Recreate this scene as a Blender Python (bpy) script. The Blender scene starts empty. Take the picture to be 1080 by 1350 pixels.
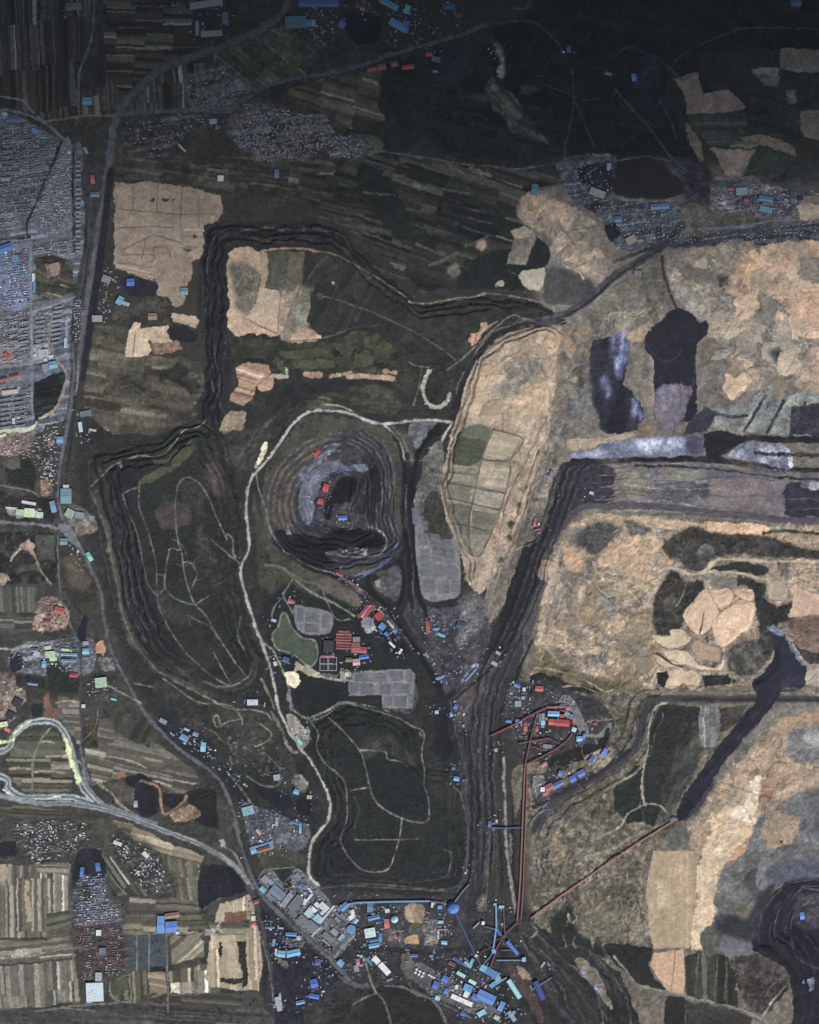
# Open-cast coal district seen from the air.  One map unit = 5 m on the ground.
import bpy, math, random
import numpy as np
random.seed(7)
rng = np.random.RandomState(11)
P = 5.0                      # metres per map unit
STEP = 1.0                   # terrain cell in map units
X0, X1, Y0, Y1 = -60,1140,-60,1410
SC = bpy.context.scene
COLL = SC.collection
K_ALB = 1.0                  # brightness of survey colours -> albedo

def lin(c):
    c = np.asarray(c, float) / 255.0
    return np.where(c <= 0.04045, c / 12.92,((c + 0.055) / 1.055) ** 2.4) * K_ALB * (.985,1.0,1.05)

nx = int((X1 - X0) / STEP) + 1
ny = int((Y1 - Y0) / STEP) + 1
gx = (X0 + np.arange(nx) * STEP).astype(np.float32)
gy = (Y0 + np.arange(ny) * STEP).astype(np.float32)
GX, GY = np.meshgrid(gx, gy)

# hill benches: faces coloured darker, the flats between them paler
# ---------------------------------------------------------------- noise
def vnoise(x, y, seed):
    t = np.random.RandomState(seed).rand(256,256).astype(np.float32)
    xf = np.floor(x); yf = np.floor(y)
    ix = xf.astype(np.int32) & 255; iy = yf.astype(np.int32) & 255
    fx = x - xf; fy = y - yf
    fx = fx * fx * (3 - 2 * fx); fy = fy * fy * (3 - 2 * fy)
    ix1 = (ix + 1) & 255; iy1 = (iy + 1) & 255
    a = t[iy, ix]; b = t[iy, ix1]; c = t[iy1, ix]; d = t[iy1, ix1]
    return (a + (b - a) * fx) * (1 - fy) + (c + (d - c) * fx) * fy - 0.5

def fbm(x, y, s, seed, o=3, g=0.55):
    r = np.zeros_like(x); a = 1.0
    ca, sa = math.cos(0.6), math.sin(0.6)
    for i in range(o):
        r += a * vnoise((x * ca - y * sa) / s + 17.3 * i, (x * sa + y * ca) / s + 5.1 * i, seed + i)
        a *= g; s *= 0.5
    return r

NF = {}                       # unit-variance noise layers
for k, (s, o) in {1: (2.6,2),2: (7,3),3: (24,4),4: (80,4)}.items():
    n = fbm(GX, GY, s, 100 + 10 * k, o)
    NF[k] = (n / n.std()).astype(np.float32)
N0 = rng.randn(ny, nx).astype(np.float32)
WX = NF[1] * 0.3 + NF[2] * 0.5 + np.roll(NF[3],(77,31),(0,1)) * 1.0
WY = np.roll(NF[1],(19,43),(0,1)) * 0.3 + np.roll(NF[2],(55,91),(0,1)) * 0.5 + np.roll(NF[3],(131,207),(0,1)) * 1.0

SX = np.roll(NF[3],(13,151),(0,1)); SY = np.roll(NF[3],(211,71),(0,1))
HGT = np.zeros((ny, nx), np.float32)
RGH = np.full((ny, nx),0.5, np.float32)      # height roughness, metres
COL = np.zeros((ny, nx, 3), np.float32)
COL[:] = lin((57,56,51))
IDM = np.zeros((ny, nx), np.int32)
OBJS = [('ground', 'soil', 'dark brown earth and scrub between the fields, mines and villages')]

def ext(pts):
    o = []
    for x, y in pts:
        if x <= 2: x -= 70
        if x >= 1078: x += 70
        if y <= 2: y -= 70
        if y >= 1348: y += 70
        o.append((x, y))
    return o

def cr(pts, closed, n=5):
    p = np.array(pts, float); m = len(p)
    if m < 3: return p
    idx = range(m if closed else m - 1); out = []
    for i in idx:
        if closed: a, b, c, d = p[(i-1) % m], p[i], p[(i+1) % m], p[(i+2) % m]
        else: a, b, c, d = p[max(i-1,0)], p[i], p[i+1], p[min(i+2, m-1)]
        for t in np.arange(n) / n:
            out.append(0.5 * (2*b + (c-a)*t + (2*a-5*b+4*c-d)*t*t + (3*b-a-3*c+d)*t**3))
    if not closed: out.append(p[-1])
    return np.array(out)

def box(p, pad):
    x0 = max(int((p[:, 0].min() - pad - X0) / STEP),0); x1 = min(int((p[:, 0].max() + pad - X0) / STEP) + 2, nx)
    y0 = max(int((p[:, 1].min() - pad - Y0) / STEP),0); y1 = min(int((p[:, 1].max() + pad - Y0) / STEP) + 2, ny)
    return slice(y0, y1), slice(x0, x1)

def inside(p, x, y):
    m = np.zeros(x.shape, bool); q = np.roll(p, -1,0)
    for (ax, ay),(bx, by) in zip(p, q):
        if ay == by: continue
        lo, hi = min(ay, by), max(ay, by)
        c = (y >= lo) & (y < hi)
        m ^= c & (x < ax + (y - ay) * ((bx - ax) / (by - ay)))
    return m

def sdf(p, x, y, closed=True):
    d = np.full(x.shape, 1e9, np.float32)
    q = np.roll(p, -1,0) if closed else p[1:]
    for a, b in zip(p, q):
        v = b - a; L = v @ v
        if L == 0: continue
        t = np.clip(((x - a[0]) * v[0] + (y - a[1]) * v[1]) / L, 0,1)
        d = np.minimum(d, (x - a[0] - t * v[0]) ** 2 + (y - a[1] - t * v[1]) ** 2)
    d = np.sqrt(d)
    return np.where(inside(p, x, y), d, -d) if closed else d

def sdf_c(p, sl, warp, sm=False):           # signed distance on a slice, via a coarse grid
    s = 4
    x = (GX + warp * (SX if sm else WX))[sl]; y = (GY + warp * (SY if sm else WY))[sl]
    H, W = x.shape
    yy = np.minimum(np.arange(0, H + s, s), H - 1); xx = np.minimum(np.arange(0, W + s, s), W - 1)
    d = sdf(p, x[np.ix_(yy, xx)], y[np.ix_(yy, xx)])
    fy = np.arange(H) / s; fx = np.arange(W) / s
    iy = fy.astype(int); ix = fx.astype(int); ty = (fy - iy)[:, None]; tx = (fx - ix)[None]
    i1 = np.minimum(iy + 1, len(yy) - 1); j1 = np.minimum(ix + 1, len(xx) - 1)
    g = lambda a, b: d[np.ix_(a, b)]
    return ((g(iy, ix) * (1-tx) + g(iy, j1) * tx) * (1-ty) + (g(i1, ix) * (1-tx) + g(i1, j1) * tx) * ty).astype(np.float32)

def blur(m, r):
    r = int(r)
    for ax in (0,1):
        for _ in range(2):
            c = np.cumsum(np.concatenate([np.repeat(np.take(m, [0], ax), r + 1, ax), m, np.repeat(np.take(m, [-1], ax), r, ax)], ax), ax)
            n = m.shape[ax]
            m = (np.take(c, np.arange(2*r+1,2*r+1+n), ax) - np.take(c, np.arange(0, n), ax)) / (2*r+1)
    return m

def hsh(i, j, k=0):
    h = np.sin(i * 127.1 + j * 311.7 + k * 74.7) * 43758.5453
    return h - np.floor(h)

_roll = [0]
def rolled(k, sl):
    _roll[0] += 1
    a = _roll[0]
    return np.roll(NF[k],(a * 37 % ny, a * 101 % nx),(0,1))[sl]

def tex_val(tex, sl, d=None):
    """multiplier field (albedo pattern of the material itself) for a slice"""
    x = GX[sl]; y = GY[sl]
    f = np.ones(x.shape, np.float32)
    tint = np.zeros(x.shape + (3,), np.float32)
    for t in tex:
        k = t[0]
        if k == 'mot':
            a = t[1]
            f *= np.exp(a * (0.55 * rolled(1, sl) + 0.5 * rolled(2, sl) + 0.5 * rolled(3, sl)))
        elif k == 'big':
            f *= np.exp(t[1] * rolled(3, sl))
        elif k == 'str':                       # ploughed strips: angle, width, amplitude, length
            an, w, a, L = t[1:5]; w = w * .68 if w > 3.5 else w; an = math.radians(an)
            wp = t[5] if len(t) > 5 else 0.4
            xx = x + wp * WX[sl]; yy = y + wp * WY[sl]
            u = xx * math.cos(an) + yy * math.sin(an); v = -xx * math.sin(an) + yy * math.cos(an)
            blk = np.floor(u / L + hsh(np.floor(v / (w * 7)),3.0) * 3)
            vv = v / w + hsh(blk, 9.0) * 5
            vv = vv + 0.35 * np.sin(vv * 2.1) + 0.3 * np.sin(vv * 0.73 + blk)
            i = np.floor(vv)
            q = hsh(i, blk); q2 = hsh(i, blk, 4)
            f *= 1.06 * np.exp(1.75 * a * (q * 2 - 1) * (0.6 + 0.8 * q2)) * (1 + 2.4 * a * (q2 > .86) * (q > .45)) * (1 - .9 * a * (q2 < .1))
            e = vv - i
            f *= 1 - 0.25 * a * (e < 0.16)
            f *= 1 - 0.3 * a * (np.abs(u / L + hsh(np.floor(v / (w * 7)),3.0) * 3 - np.round(u / L + hsh(np.floor(v / (w * 7)),3.0) * 3)) * L < 0.8)
            tint[..., 1] += 0.16 * a * (hsh(i, blk, 7) - 0.35)
            tint[..., 0] += 0.10 * a * (hsh(i, blk, 8) - 0.5)
        elif k == 'fur':                       # directional streaks: angle, scale, amplitude
            an = math.radians(t[1]); s = t[2]
            u = (x + WX[sl]) * math.cos(an) + (y + WY[sl]) * math.sin(an); v = -(x + WX[sl]) * math.sin(an) + (y + WY[sl]) * math.cos(an)
            n = fbm(u / 7, v, s, 400 + int(t[1]) % 90,3)
            f *= np.exp(t[3] * n / 0.35)
        elif k == 'lob':                       # tipped heaps: scale, amplitude
            s, a = t[1], t[2]
            xs = (x + 1.6 * WX[sl]) / s; ys = (y + 1.6 * WY[sl]) / s
            cx = np.floor(xs); cy = np.floor(ys)
            f1 = np.full(x.shape, 9., np.float32); f2 = f1.copy(); cid = f1.copy()
            for dx in (-1,0,1):
                for dy in (-1,0,1):
                    jx = cx + dx; jy = cy + dy
                    dd = (jx + hsh(jx, jy, 1) - xs) ** 2 + (jy + hsh(jx, jy, 2) - ys) ** 2
                    b = dd < f1
                    f2 = np.where(b, f1, np.minimum(f2, dd)); cid = np.where(b, hsh(jx, jy, 5), cid); f1 = np.where(b, dd, f1)
            e = np.sqrt(f2) - np.sqrt(f1)
            f *= np.exp(a * (cid * 2 - 1)) * (1 - 0.8 * a * np.exp(-(e * s / 1.1) ** 2))
            tint[..., 0] += 0.12 * a * (cid - 0.5); tint[..., 2] -= 0.2 * a * (cid - 0.5)
        elif k == 'vein':                      # meandering tracks and gullies: scale, amplitude, width
            n = fbm(x, y, t[1],700 + int(abs(x[0,0]) + abs(y[0,0])) % 97,4); n = n / 0.3
            f *= 1 + t[2] * np.exp(-(n / t[3]) ** 2)
        elif k == 'hue':                       # warm and grey patches of the same spoil
            n = np.clip(0.7 * rolled(3, sl) + 0.5 * rolled(2, sl),-1.6,1.6)
            tint[..., 0] += t[1] * n; tint[..., 1] += .55 * t[1] * n; tint[..., 2] -= .1 * t[1] * n
        elif k == 'spk':                       # dark scrub specks
            n = rolled(1, sl) + 0.6 * rolled(2, sl)
            f *= 1 - t[1] * np.clip(n - t[2],0,1)
        elif k == 'lite':                      # pale scuffs
            n = rolled(1, sl) * 0.8 + 0.8 * rolled(2, sl)
            f *= 1 + t[1] * np.clip(n - t[2],0,1.2)
        elif k == 'ctr' and d is not None:     # bench lines following the rim
            v = (d + 1.2 * rolled(3, sl) * t[2] * 0.5) / t[1]
            e = v - np.floor(v)
            f *= 1 + t[3] * (np.exp(-((e - 0.5) / 0.16) ** 2) - 0.35)
    return f, tint

def paint(sl, m, col, tex, d=None, a=1.0):
    f, tint = tex_val(tex, sl, d)
    q = list(col); mx_ = max(q[0], q[1])
    if q[2] > mx_: q[2] = mx_ + (q[2] - mx_) * .85
    c = lin(q)[None, None] * f[..., None] * (1 + tint)
    w = (m * a)[..., None]
    COL[sl] = COL[sl] * (1 - w) + c * w

MORE = {'spoil_heap': (('hue', .08),('fur', 125,10, .05),('vein', 34,-.22, .07),('vein', 17, .12, .08),('spk', .14,1.4)),
        'backfill': (('hue', .16),('mot', .12),('vein', 34,-.35, .09),('vein', 18, .28, .09),('fur', 150,12, .08),('lob', 27, .14),('lite', .2,1.0),('spk', .4,1.2)),
        'scrub_slope': (('hue', .12),('vein', 24, .45, .13),('vein', 14,-.25, .2),('lite', .35,1.2)),
        'waste_tip': (('vein', 30, .16, .1),('mot', .06)), 'heath': (('vein', 60, .3, .05),('mot', .12),('str', 12,9, .1,60)),
        'haul_road': (('lite', .12,1.2),), 'coal_heap': (('vein', 20, .12, .2),), 'coal_yard': (('lite', .5,1.5),('mot', .1)),
        'ash_pond': (('vein', 14,-.2, .25),), 'yard': (('lite', .4,1.3),), 'town_ground': (('lite', .25,1.0),('str', -8,4, .22,60))}
CRISP = ('coal_heap', 'coal_yard', 'haul_road', 'yard', 'waste_tip', 'pit', 'ash_pond', 'settling_pond', 'field', 'reservoir', 'gravel_pad', 'town_ground')
def A(col, pts, tex=(('mot', .18),), obj=None, mat='soil', lab=None, warp=1.0, soft=0, a=1.0, rgh=None, smooth=None, dist=False, z=None):
    """paint an area of ground; obj makes it a ground object of its own"""
    p = ext(pts)
    if smooth is None: smooth = not (obj == 'field' or len(p) < 6)
    if obj == 'field': warp = min(warp, .9)
    if obj in MORE: tex = tuple(tex) + MORE[obj]
    p = cr(p, True) if smooth else np.array(p, float)
    sl = box(p, 6 + 3 * soft)
    if sl[0].stop - sl[0].start < 2 or sl[1].stop - sl[1].start < 2: return
    d = sdf_c(p, sl, warp) if dist else None
    m = inside(p, (GX + warp * WX)[sl],(GY + warp * WY)[sl]).astype(np.float32)
    hard = m > 0.5
    if soft: m = blur(m, soft)
    elif mat == 'soil' and smooth and obj not in CRISP and obj:
        m = np.clip((blur(m, 3) - .5) * 2.6 + .5 + .22 * NF[1][sl] + .2 * NF[2][sl],0,1) * (blur(m, 3) > .08)
    paint(sl, m, col, tex, d, a)
    if rgh is not None: RGH[sl] = RGH[sl] * (1 - m) + rgh * m
    if z is not None: HGT[sl] = HGT[sl] * (1 - m) + z * m
    if obj:
        OBJS.append((obj, mat, lab)); IDM[sl][hard] = len(OBJS) - 1

def R(col, w, pts, obj=None, lab=None, mat='soil', a=1.0, warp=0.3, tex=(('mot', .12),), smooth=True, edge=None, rgh=0.0, dz=0):
    """a road, track or ditch along a centre line"""
    p = ext(pts); p = cr(p, False, 6) if smooth else np.array(p, float)
    sl = box(p, w + 4)
    x = (GX + warp * WX)[sl]; y = (GY + warp * WY)[sl]
    d = np.full(x.shape, 99., np.float32)
    for q, b in zip(p[:-1], p[1:]):
        s2 = box(np.array([q, b]), w + 4)
        s3 = (slice(s2[0].start - sl[0].start, s2[0].stop - sl[0].start), slice(s2[1].start - sl[1].start, s2[1].stop - sl[1].start))
        xx = x[s3]; yy = y[s3]
        if xx.size == 0: continue
        v = b - q; L = max(v @ v, 1e-6)
        t = np.clip(((xx - q[0]) * v[0] + (yy - q[1]) * v[1]) / L, 0,1)
        d[s3] = np.minimum(d[s3], np.hypot(xx - q[0] - t * v[0], yy - q[1] - t * v[1]))
    if edge is not None:
        paint(sl, np.clip(w / 2 + 1.6 - d + 0.5,0,1), edge, (('mot', .15),), None, 0.6 * a)
    wn = 1 + (.22 if w < 6 else .1) * np.clip(NF[2][sl] + .6 * NF[1][sl],-2,2)
    m = np.clip(w / 2 * wn - d + 0.5,0,1) * np.clip(.92 + .14 * NF[3][sl] + .1 * NF[1][sl], .6,1)
    paint(sl, m, col, tex, None, a)
    RGH[sl] = RGH[sl] * (1 - m) + rgh * m
    if dz: HGT[sl] += dz * np.clip((w / 2 + 1.5 - d) / 2,0,1)
    if obj:
        OBJS.append((obj, mat, lab)); IDM[sl][d < max(w / 2,0.8)] = len(OBJS) - 1

def hill(pts, h, w, n=0, warp=1.5, flat_gain=0.25, power=1.0):
    """raise (or dig) a benched mound inside an outline"""
    p = cr(ext(pts), True); sl = box(p, 8)
    d = sdf_c(p, sl, warp * 1.5, True)
    t = np.clip(d / w, 0,1)
    if n:
        t = np.where(t < 1, np.clip(t + .028 * np.sin(13 * t + 2 * SX[sl] * .3) + .02 * np.sin(29 * t),0,1),1)
        v = t * n; i = np.floor(v); e = np.clip((v - i - 0.5) / 0.5,0,1)
        tt = np.where(t >= 1,1,(i + e * e * (3 - 2 * e)) / n)
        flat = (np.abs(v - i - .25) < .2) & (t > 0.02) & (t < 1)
        face = (v - i > .5) & (t < 1); COL[sl] *= (1 - .22 * face)[..., None]  # bench faces darkened in the colour, evenly all round
        COL[sl] *= (1 + flat_gain * flat * (0.7 + 0.5 * rolled(2, sl)))[..., None]
    else:
        tt = t * t * (3 - 2 * t)
    HGT[sl] += (h * tt ** power).astype(np.float32)

def heaps(region, n, r0, r1, cols, seed):
    """overlapping end-tipped lobes with a crisp dark toe"""
    q = np.array(region, float); rr = random.Random(seed); k = 0
    while k < n:
        x, y = rr.uniform(q[:, 0].min(), q[:, 0].max()), rr.uniform(q[:, 1].min(), q[:, 1].max())
        if not inside(q, np.array([x]), np.array([y]))[0]: continue
        k += 1; r = rr.uniform(r0, r1); st = rr.uniform(.4, .95); an = rr.uniform(0,3.14); pts = []
        m = rr.randint(7,11)
        for i in range(m):
            t = 6.283 * i / m; e = r * rr.uniform(.6,1.2); u, v = e * math.cos(t), e * st * math.sin(t)
            pts.append((x + u * math.cos(an) - v * math.sin(an), y + u * math.sin(an) + v * math.cos(an)))
        c = rr.choice(cols); f = rr.uniform(.8,1.14); c = (c[0] * f, c[1] * f, c[2] * f)
        A(c, pts, (('mot', .06),('fur', rr.randint(0,89),7, .05)), warp=1.2, smooth=True, a=rr.uniform(.45, .9))
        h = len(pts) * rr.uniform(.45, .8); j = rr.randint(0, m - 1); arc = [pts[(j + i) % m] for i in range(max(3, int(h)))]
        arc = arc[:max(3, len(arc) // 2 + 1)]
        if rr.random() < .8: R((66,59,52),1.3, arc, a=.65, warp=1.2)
        hill(pts, 3,5)

def zat(x, y):
    i = min(max((x - X0) / STEP, 0), nx - 1.01); j = min(max((y - Y0) / STEP, 0), ny - 1.01)
    a, b = int(j), int(i)
    return float(HGT[a:a+2, b:b+2].mean())

def wx(x): return (x - 540) * P
def wy(y): return (675 - y) * P
S1 = (166,142,116); S2 = (150,134,114); S3 = (128,120,108); S4 = (112,106,98)
# ================================================================ GROUND
F = 'field'
def M(a): return (('mot', a),)
# ---- broad tones
A((62,61,55),[(0,0),(400,0),(520,90),(500,200),(280,300),(0,320)], M(.2), soft=6)
A((52,54,52),[(480,80),(700,20),(1080,0),(1080,120),(900,180),(900,290),(700,380),(560,390),(470,300),(440,220)], M(.2), soft=8)
A((112,104,94),[(700,250),(1080,270),(1080,700),(760,700),(700,560),(720,430)],(('mot',.2),('lob',26,.14)), soft=8)
A((104,97,86),[(700,680),(1080,690),(1080,1350),(760,1350),(700,1200),(690,900)],(('mot',.22),), soft=6)
A((64,63,58),[(0,580),(120,560),(140,800),(300,1000),(330,1180),(350,1350),(0,1350)], M(.18), soft=6)
A((46,48,47),[(110,560),(320,540),(560,540),(610,640),(600,1000),(620,1180),(420,1200),(330,1090),(200,940),(130,760)], M(.16), soft=6)
A((55,54,56),[(330,1160),(620,1180),(760,1220),(830,1350),(340,1350)], M(.2), soft=6)

# ---- north-west farmland
A((66,64,57),[(0,0),(130,0),(108,95),(100,155),(60,158),(0,110)],(('str',88,5,.42,60),('mot',.1)), F, lab='narrow dark plough strips running north to south in the corner of the map')
A((71,68,58),[(132,0),(252,0),(262,68),(205,94),(165,132),(140,98)],(('str',2,6,.42,38),('mot',.1)), F, lab='olive brown plough strips beside the curving main road')
A((70,68,62),[(140,98),(163,134),(152,150),(108,152),(106,100)],(('str',84,5,.35,40),), F)
A((72,69,61),[(205,98),(290,66),(262,142),(182,146),(170,138)],(('str',86,7,.4,50),('mot',.1)), F)
A((58,57,52),[(95,80),(132,75),(140,100),(136,115),(100,118)], M(.2))
A((72,73,62),[(290,62),(360,36),(405,30),(430,60),(400,100),(335,122),(300,110),(285,85)],(('mot',.22),('str',40,7,.2,60)), F)
A((92,88,74),[(362,52),(378,60),(396,56),(393,48),(374,44)], M(.15))
A((88,78,62),[(381,78),(392,78),(390,99),(380,101)], M(.12))
A((52,56,58),[(252,38),(300,36),(298,52),(262,56)], M(.15))
A((50,55,56),[(253,12),(292,12),(292,34),(253,34)], M(.15))
A((88,80,66),[(376,118),(440,100),(520,88),(515,120),(498,140),(508,158),(452,170),(440,150),(395,140),(372,128)],(('str',17,8,.36,46),('mot',.12)), F, lab='brown fallow strips slanting down beside the grey north village')
A((78,76,62),[(440,150),(455,172),(500,178),(508,190),(498,203),(480,206),(472,190),(445,182)],(('str',25,9,.3,60),), F)
A((66,64,56),[(160,205),(235,214),(262,228),(300,212),(390,210),(400,240),(372,262),(300,250),(150,232)],(('mot',.25),('str',8,9,.25,50)), F)
A((72,68,58),[(305,210),(400,208),(440,214),(430,246),(340,248),(302,240)],(('mot',.2),('str',6,6,.3,40)))
A((34,36,44),[(460,18),(496,20),(500,44),(492,56),(464,54),(456,36)], M(.1), 'coal_yard', lab='black coal yard among the blue roofs on the north edge')

# ---- dark heath of the north
HE = (('mot',.12),('big',.07))
A((40,42,43),[(505,95),(525,80),(560,75),(600,62),(650,52),(655,90),(650,112),(668,160),(690,178),(715,183),(745,205),(742,212),(690,212),(600,208),(556,196),(540,176),(520,160),(502,140)], HE, 'heath', lab='large dark heath slope east of the brown fallow strips', warp=2)
A((35,37,40),[(650,36),(700,20),(810,10),(925,30),(985,60),(970,100),(975,150),(925,120),(890,95),(880,130),(905,180),(930,235),(890,205),(850,200),(760,208),(748,200),(730,186),(692,150),(668,118),(662,60)], HE, 'heath', lab='widest dark heath, cut by thin tracks, on the north side', warp=2)
A((49,51,52),[(925,75),(975,68),(1030,92),(1025,125),(1050,140),(1056,185),(1048,192),(1000,182),(975,140),(940,118),(925,100)], HE, 'heath', lab='dark heath between two tan ploughed fields', warp=2)
A((35,37,41),[(700,18),(800,0),(1080,0),(1080,60),(1000,62),(925,30),(820,12)],(('mot',.28),), warp=2)
A((80,80,70),[(640,112),(648,100),(655,108),(672,120),(684,135),(690,152),(680,160),(700,172),(716,180),(722,192),(700,182),(672,172),(668,158),(650,142),(642,130)],(('mot',.2),('str',50,4,.3,60)), soft=1)
A((74,74,66),[(686,112),(702,112),(712,118),(696,126),(686,122)], M(.2), soft=1)
A((66,66,60),[(600,125),(640,122),(648,135),(632,134)], M(.2), soft=2)
A((130,128,122),[(655,98),(660,82),(656,68),(652,58),(660,58),(663,70),(666,90),(664,102)],(('mot',.5),), soft=1)
A((44,44,58),[(560,72),(595,66),(622,80),(618,100),(592,108),(562,100)], M(.22), soft=3)
A((48,46,62),[(836,78),(862,78),(872,108),(880,145),(862,150),(850,125),(835,112)], M(.3), soft=3)
A((104,92,74),[(985,150),(990,150)], M(.1))

# tan parcels of the north-east
TP = (('mot',.14),)
A((124,108,94),[(890,104),(908,97),(921,96),(923,112),(928,122),(945,120),(962,117),(972,130),(983,142),(965,150),(925,150),(905,152),(906,140),(900,122)], TP, F, lab='tan ploughed field with a stepped edge below the dark heath')
A((112,104,92),[(1030,64),(1080,62),(1080,92),(1052,94),(1028,92)], TP, F)
A((128,120,106),[(992,92),(1005,89),(1026,91),(1025,102),(1000,102)], TP)
A((108,98,88),[(1000,104),(1028,101),(1027,114),(1008,112)], TP)
A((60,66,58),[(906,154),(940,150),(984,147),(986,160),(980,178),(962,194),(934,192),(915,172)],(('mot',.12),('str',0,5,.12,90)), F, lab='dark green field between the tan north-east fields')
A((116,104,90),[(904,160),(912,172),(922,188),(928,210),(922,214),(912,196),(904,178)], TP)
A((120,108,92),[(976,180),(1000,178),(1028,182),(1046,196),(1050,206),(1038,204),(1018,194),(985,190)], TP, F)
A((88,88,72),[(970,184),(1002,186),(1000,194),(962,192)],(('str',0,3,.3,90),))
A((132,116,102),[(936,194),(965,195),(998,196),(988,214),(976,230),(958,230),(950,214)], TP, F, lab='pinkish tan field fraying into the red roofed village')
A((58,68,58),[(1000,196),(1030,198),(1046,208),(1030,222),(1008,230),(980,232),(992,212)], TP, F)
A((118,106,94),[(1056,146),(1080,145),(1080,182),(1062,182),(1056,170)], TP, F)
A((48,56,56),[(1016,236),(1040,222),(1068,216),(1074,224),(1050,234),(1028,238)], M(.1))
A((60,62,64),[(1000,232),(1080,180),(1080,250),(1040,260),(1012,245)], M(.18), a=.7)
A((98,96,92),[(1036,118),(1050,116),(1052,134),(1040,136)], M(.35))
A((44,45,48),[(812,206),(845,208),(872,216),(893,232),(905,250),(880,262),(840,262),(814,256),(806,235)], M(.1), 'hill', lab='dark rounded hill above the blue roofed settlement', warp=1.5)
A((58,56,66),[(885,215),(925,214),(945,242),(935,272),(905,275),(898,240)], M(.3), soft=3)

# strip fields under the heath
A((58,59,52),[(470,200),(540,200),(600,216),(690,220),(745,214),(750,240),(700,250),(684,262),(690,300),(660,345),(600,375),(560,385),(520,350),(470,310),(440,290),(430,240)],(('str',18,7,.4,70),('mot',.12)), F, lab='slanting dark olive strip fields between heath and first waste tip', warp=1.5)
A((42,45,43),[(470,218),(505,226),(530,262),(560,300),(575,330),(548,330),(512,300),(480,262)], M(.14), warp=2)
A((40,43,43),[(590,262),(640,270),(668,290),(640,318),(600,310),(575,285)],(('mot',.14),('str',18,6,.15,50)), warp=2)
A((40,43,42),[(610,348),(655,330),(705,328),(706,350),(690,384),(640,380),(600,382)], M(.1), F, lab='near black field beside the pale heart shaped clearing')
A((56,55,46),[(400,228),(470,250),(500,285),(520,320),(470,300),(400,262)],(('str',12,5,.35,60),('mot',.15)), warp=1.5)
for i, (x, y, l, w, an, c) in enumerate([(600,222,24,4,24,104),(634,226,26,5,26,112),(560,246,26,4,14,100),(600,252,36,3,12,98),(676,243,24,4,20,118),(560,326,24,3,22,98),(520,231,26,4,3,92),(500,255,40,3,5,84),(585,342,40,4,-24,92),(628,318,30,4,-26,98),
    (560,300,30,2.4,20,84),(625,276,34,2,14,84),(640,236,18,3,40,90),(480,285,50,3,25,76),(440,270,44,3,14,78),(420,285,30,3,12,74)]):
    a = math.radians(an); ux, uy = math.cos(a)*l/2, math.sin(a)*l/2
    R((c, c-2, c-12), w, [(x-ux,y-uy),(x,y+.6),(x+ux,y+uy)], tex=M(.2), a=.8)
A((150,130,108),[(630,318),(640,316),(644,326),(636,334),(629,328)], M(.1), soft=1)
A((120,112,98),[(590,352),(604,348),(608,360),(596,366)], M(.2), soft=1)

# ---- pale fields west
WT = (('mot',.09),('spk',.25,1.8))
A((140,124,106),[(152,240),(200,240),(290,256),(296,282),(276,300),(272,330),(262,340),(252,345),(254,362),(248,372),(243,402),(232,404),(208,398),(206,366),(180,358),(150,346),(153,330),(148,300)], WT, F, lab='largest pale tan field west of the first waste tip')
A((134,118,101),[(206,340),(252,338),(254,358),(247,372),(207,372)], M(.08), F)
A((134,119,102),[(240,262),(288,262),(285,290),(268,318),(240,318)],(('str',2,9,.1,60),), F)
A((138,119,102),[(156,344),(200,352),(204,368),(186,364),(152,352)],(('str',12,4,.14,60),), F)
R((128,112,92),1.6,[(160,330),(185,318),(205,310),(235,320),(240,322)]); R((120,104,86),1.4,[(192,315),(188,335),(186,340)])
R((126,110,92),1.3,[(155,275),(210,280),(240,282),(280,282)]); R((126,110,92),1.3,[(208,240),(206,280)])
R((122,106,90),1.3,[(200,345),(201,336),(160,336)]); R((124,108,90),1.2,[(202,340),(203,326),(222,328),(224,340)])
for x, y, rx, ry in [(200,263,4,3),(217,262,5,3),(228,264,3,2),(255,312,3,3),(248,326,13,4),(222,234,5,3)]:
    A((66,58,50),[(x-rx,y),(x,y-ry),(x+rx,y),(x,y+ry)], M(.2))
A((42,42,52),[(163,364),(176,362),(205,370),(206,385),(196,396),(172,390),(160,378)], M(.15), 'coal_yard', lab='small black coal yard round the vivid blue shed')
A((60,58,52),[(172,392),(220,392),(232,420),(228,450),(160,452),(150,410)],(('mot',.28),))
A((176,156,130),[(164,470),(168,440),(178,424),(186,426),(184,434),(222,428),(222,440),(200,446),(196,450),(200,462),(194,470),(178,470)], M(.06), F, lab='bright pale field split by a thin dark line south of the blue shed', warp=.4)
A((160,140,118),[(186,434),(222,432),(228,450),(206,454),(190,446)], M(.1))
A((158,138,120),[(226,410),(262,420),(258,432),(228,424)],(('str',14,4,.12,60),))
A((40,38,48),[(222,430),(244,430),(258,440),(258,452),(240,452),(226,446)], M(.12), 'settling_pond', lab='dark settling pond beside the bright pale field')
A((112,92,76),[(196,452),(232,450),(240,462),(205,468)],(('mot',.3),))
R((60,56,50),1.2,[(178,437),(175,466)])
A((72,68,58),[(120,430),(165,430),(165,470),(230,470),(270,480),(268,540),(245,560),(200,575),(140,570),(110,540),(112,490)],(('mot',.2),('str',10,8,.2,60)), F, lab='scrubby olive brown slope with dark gullies west of the first tip', warp=2)
for p in ([(152,510),(175,505),(205,518),(180,516)],[(175,490),(195,491),(192,494),(176,493)],[(211,490),(240,478),(250,490),(235,504),(214,500)],[(225,500),(262,496),(258,522),(240,515)]):
    A((48,48,43), p, M(.25), soft=1, warp=2)
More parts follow.
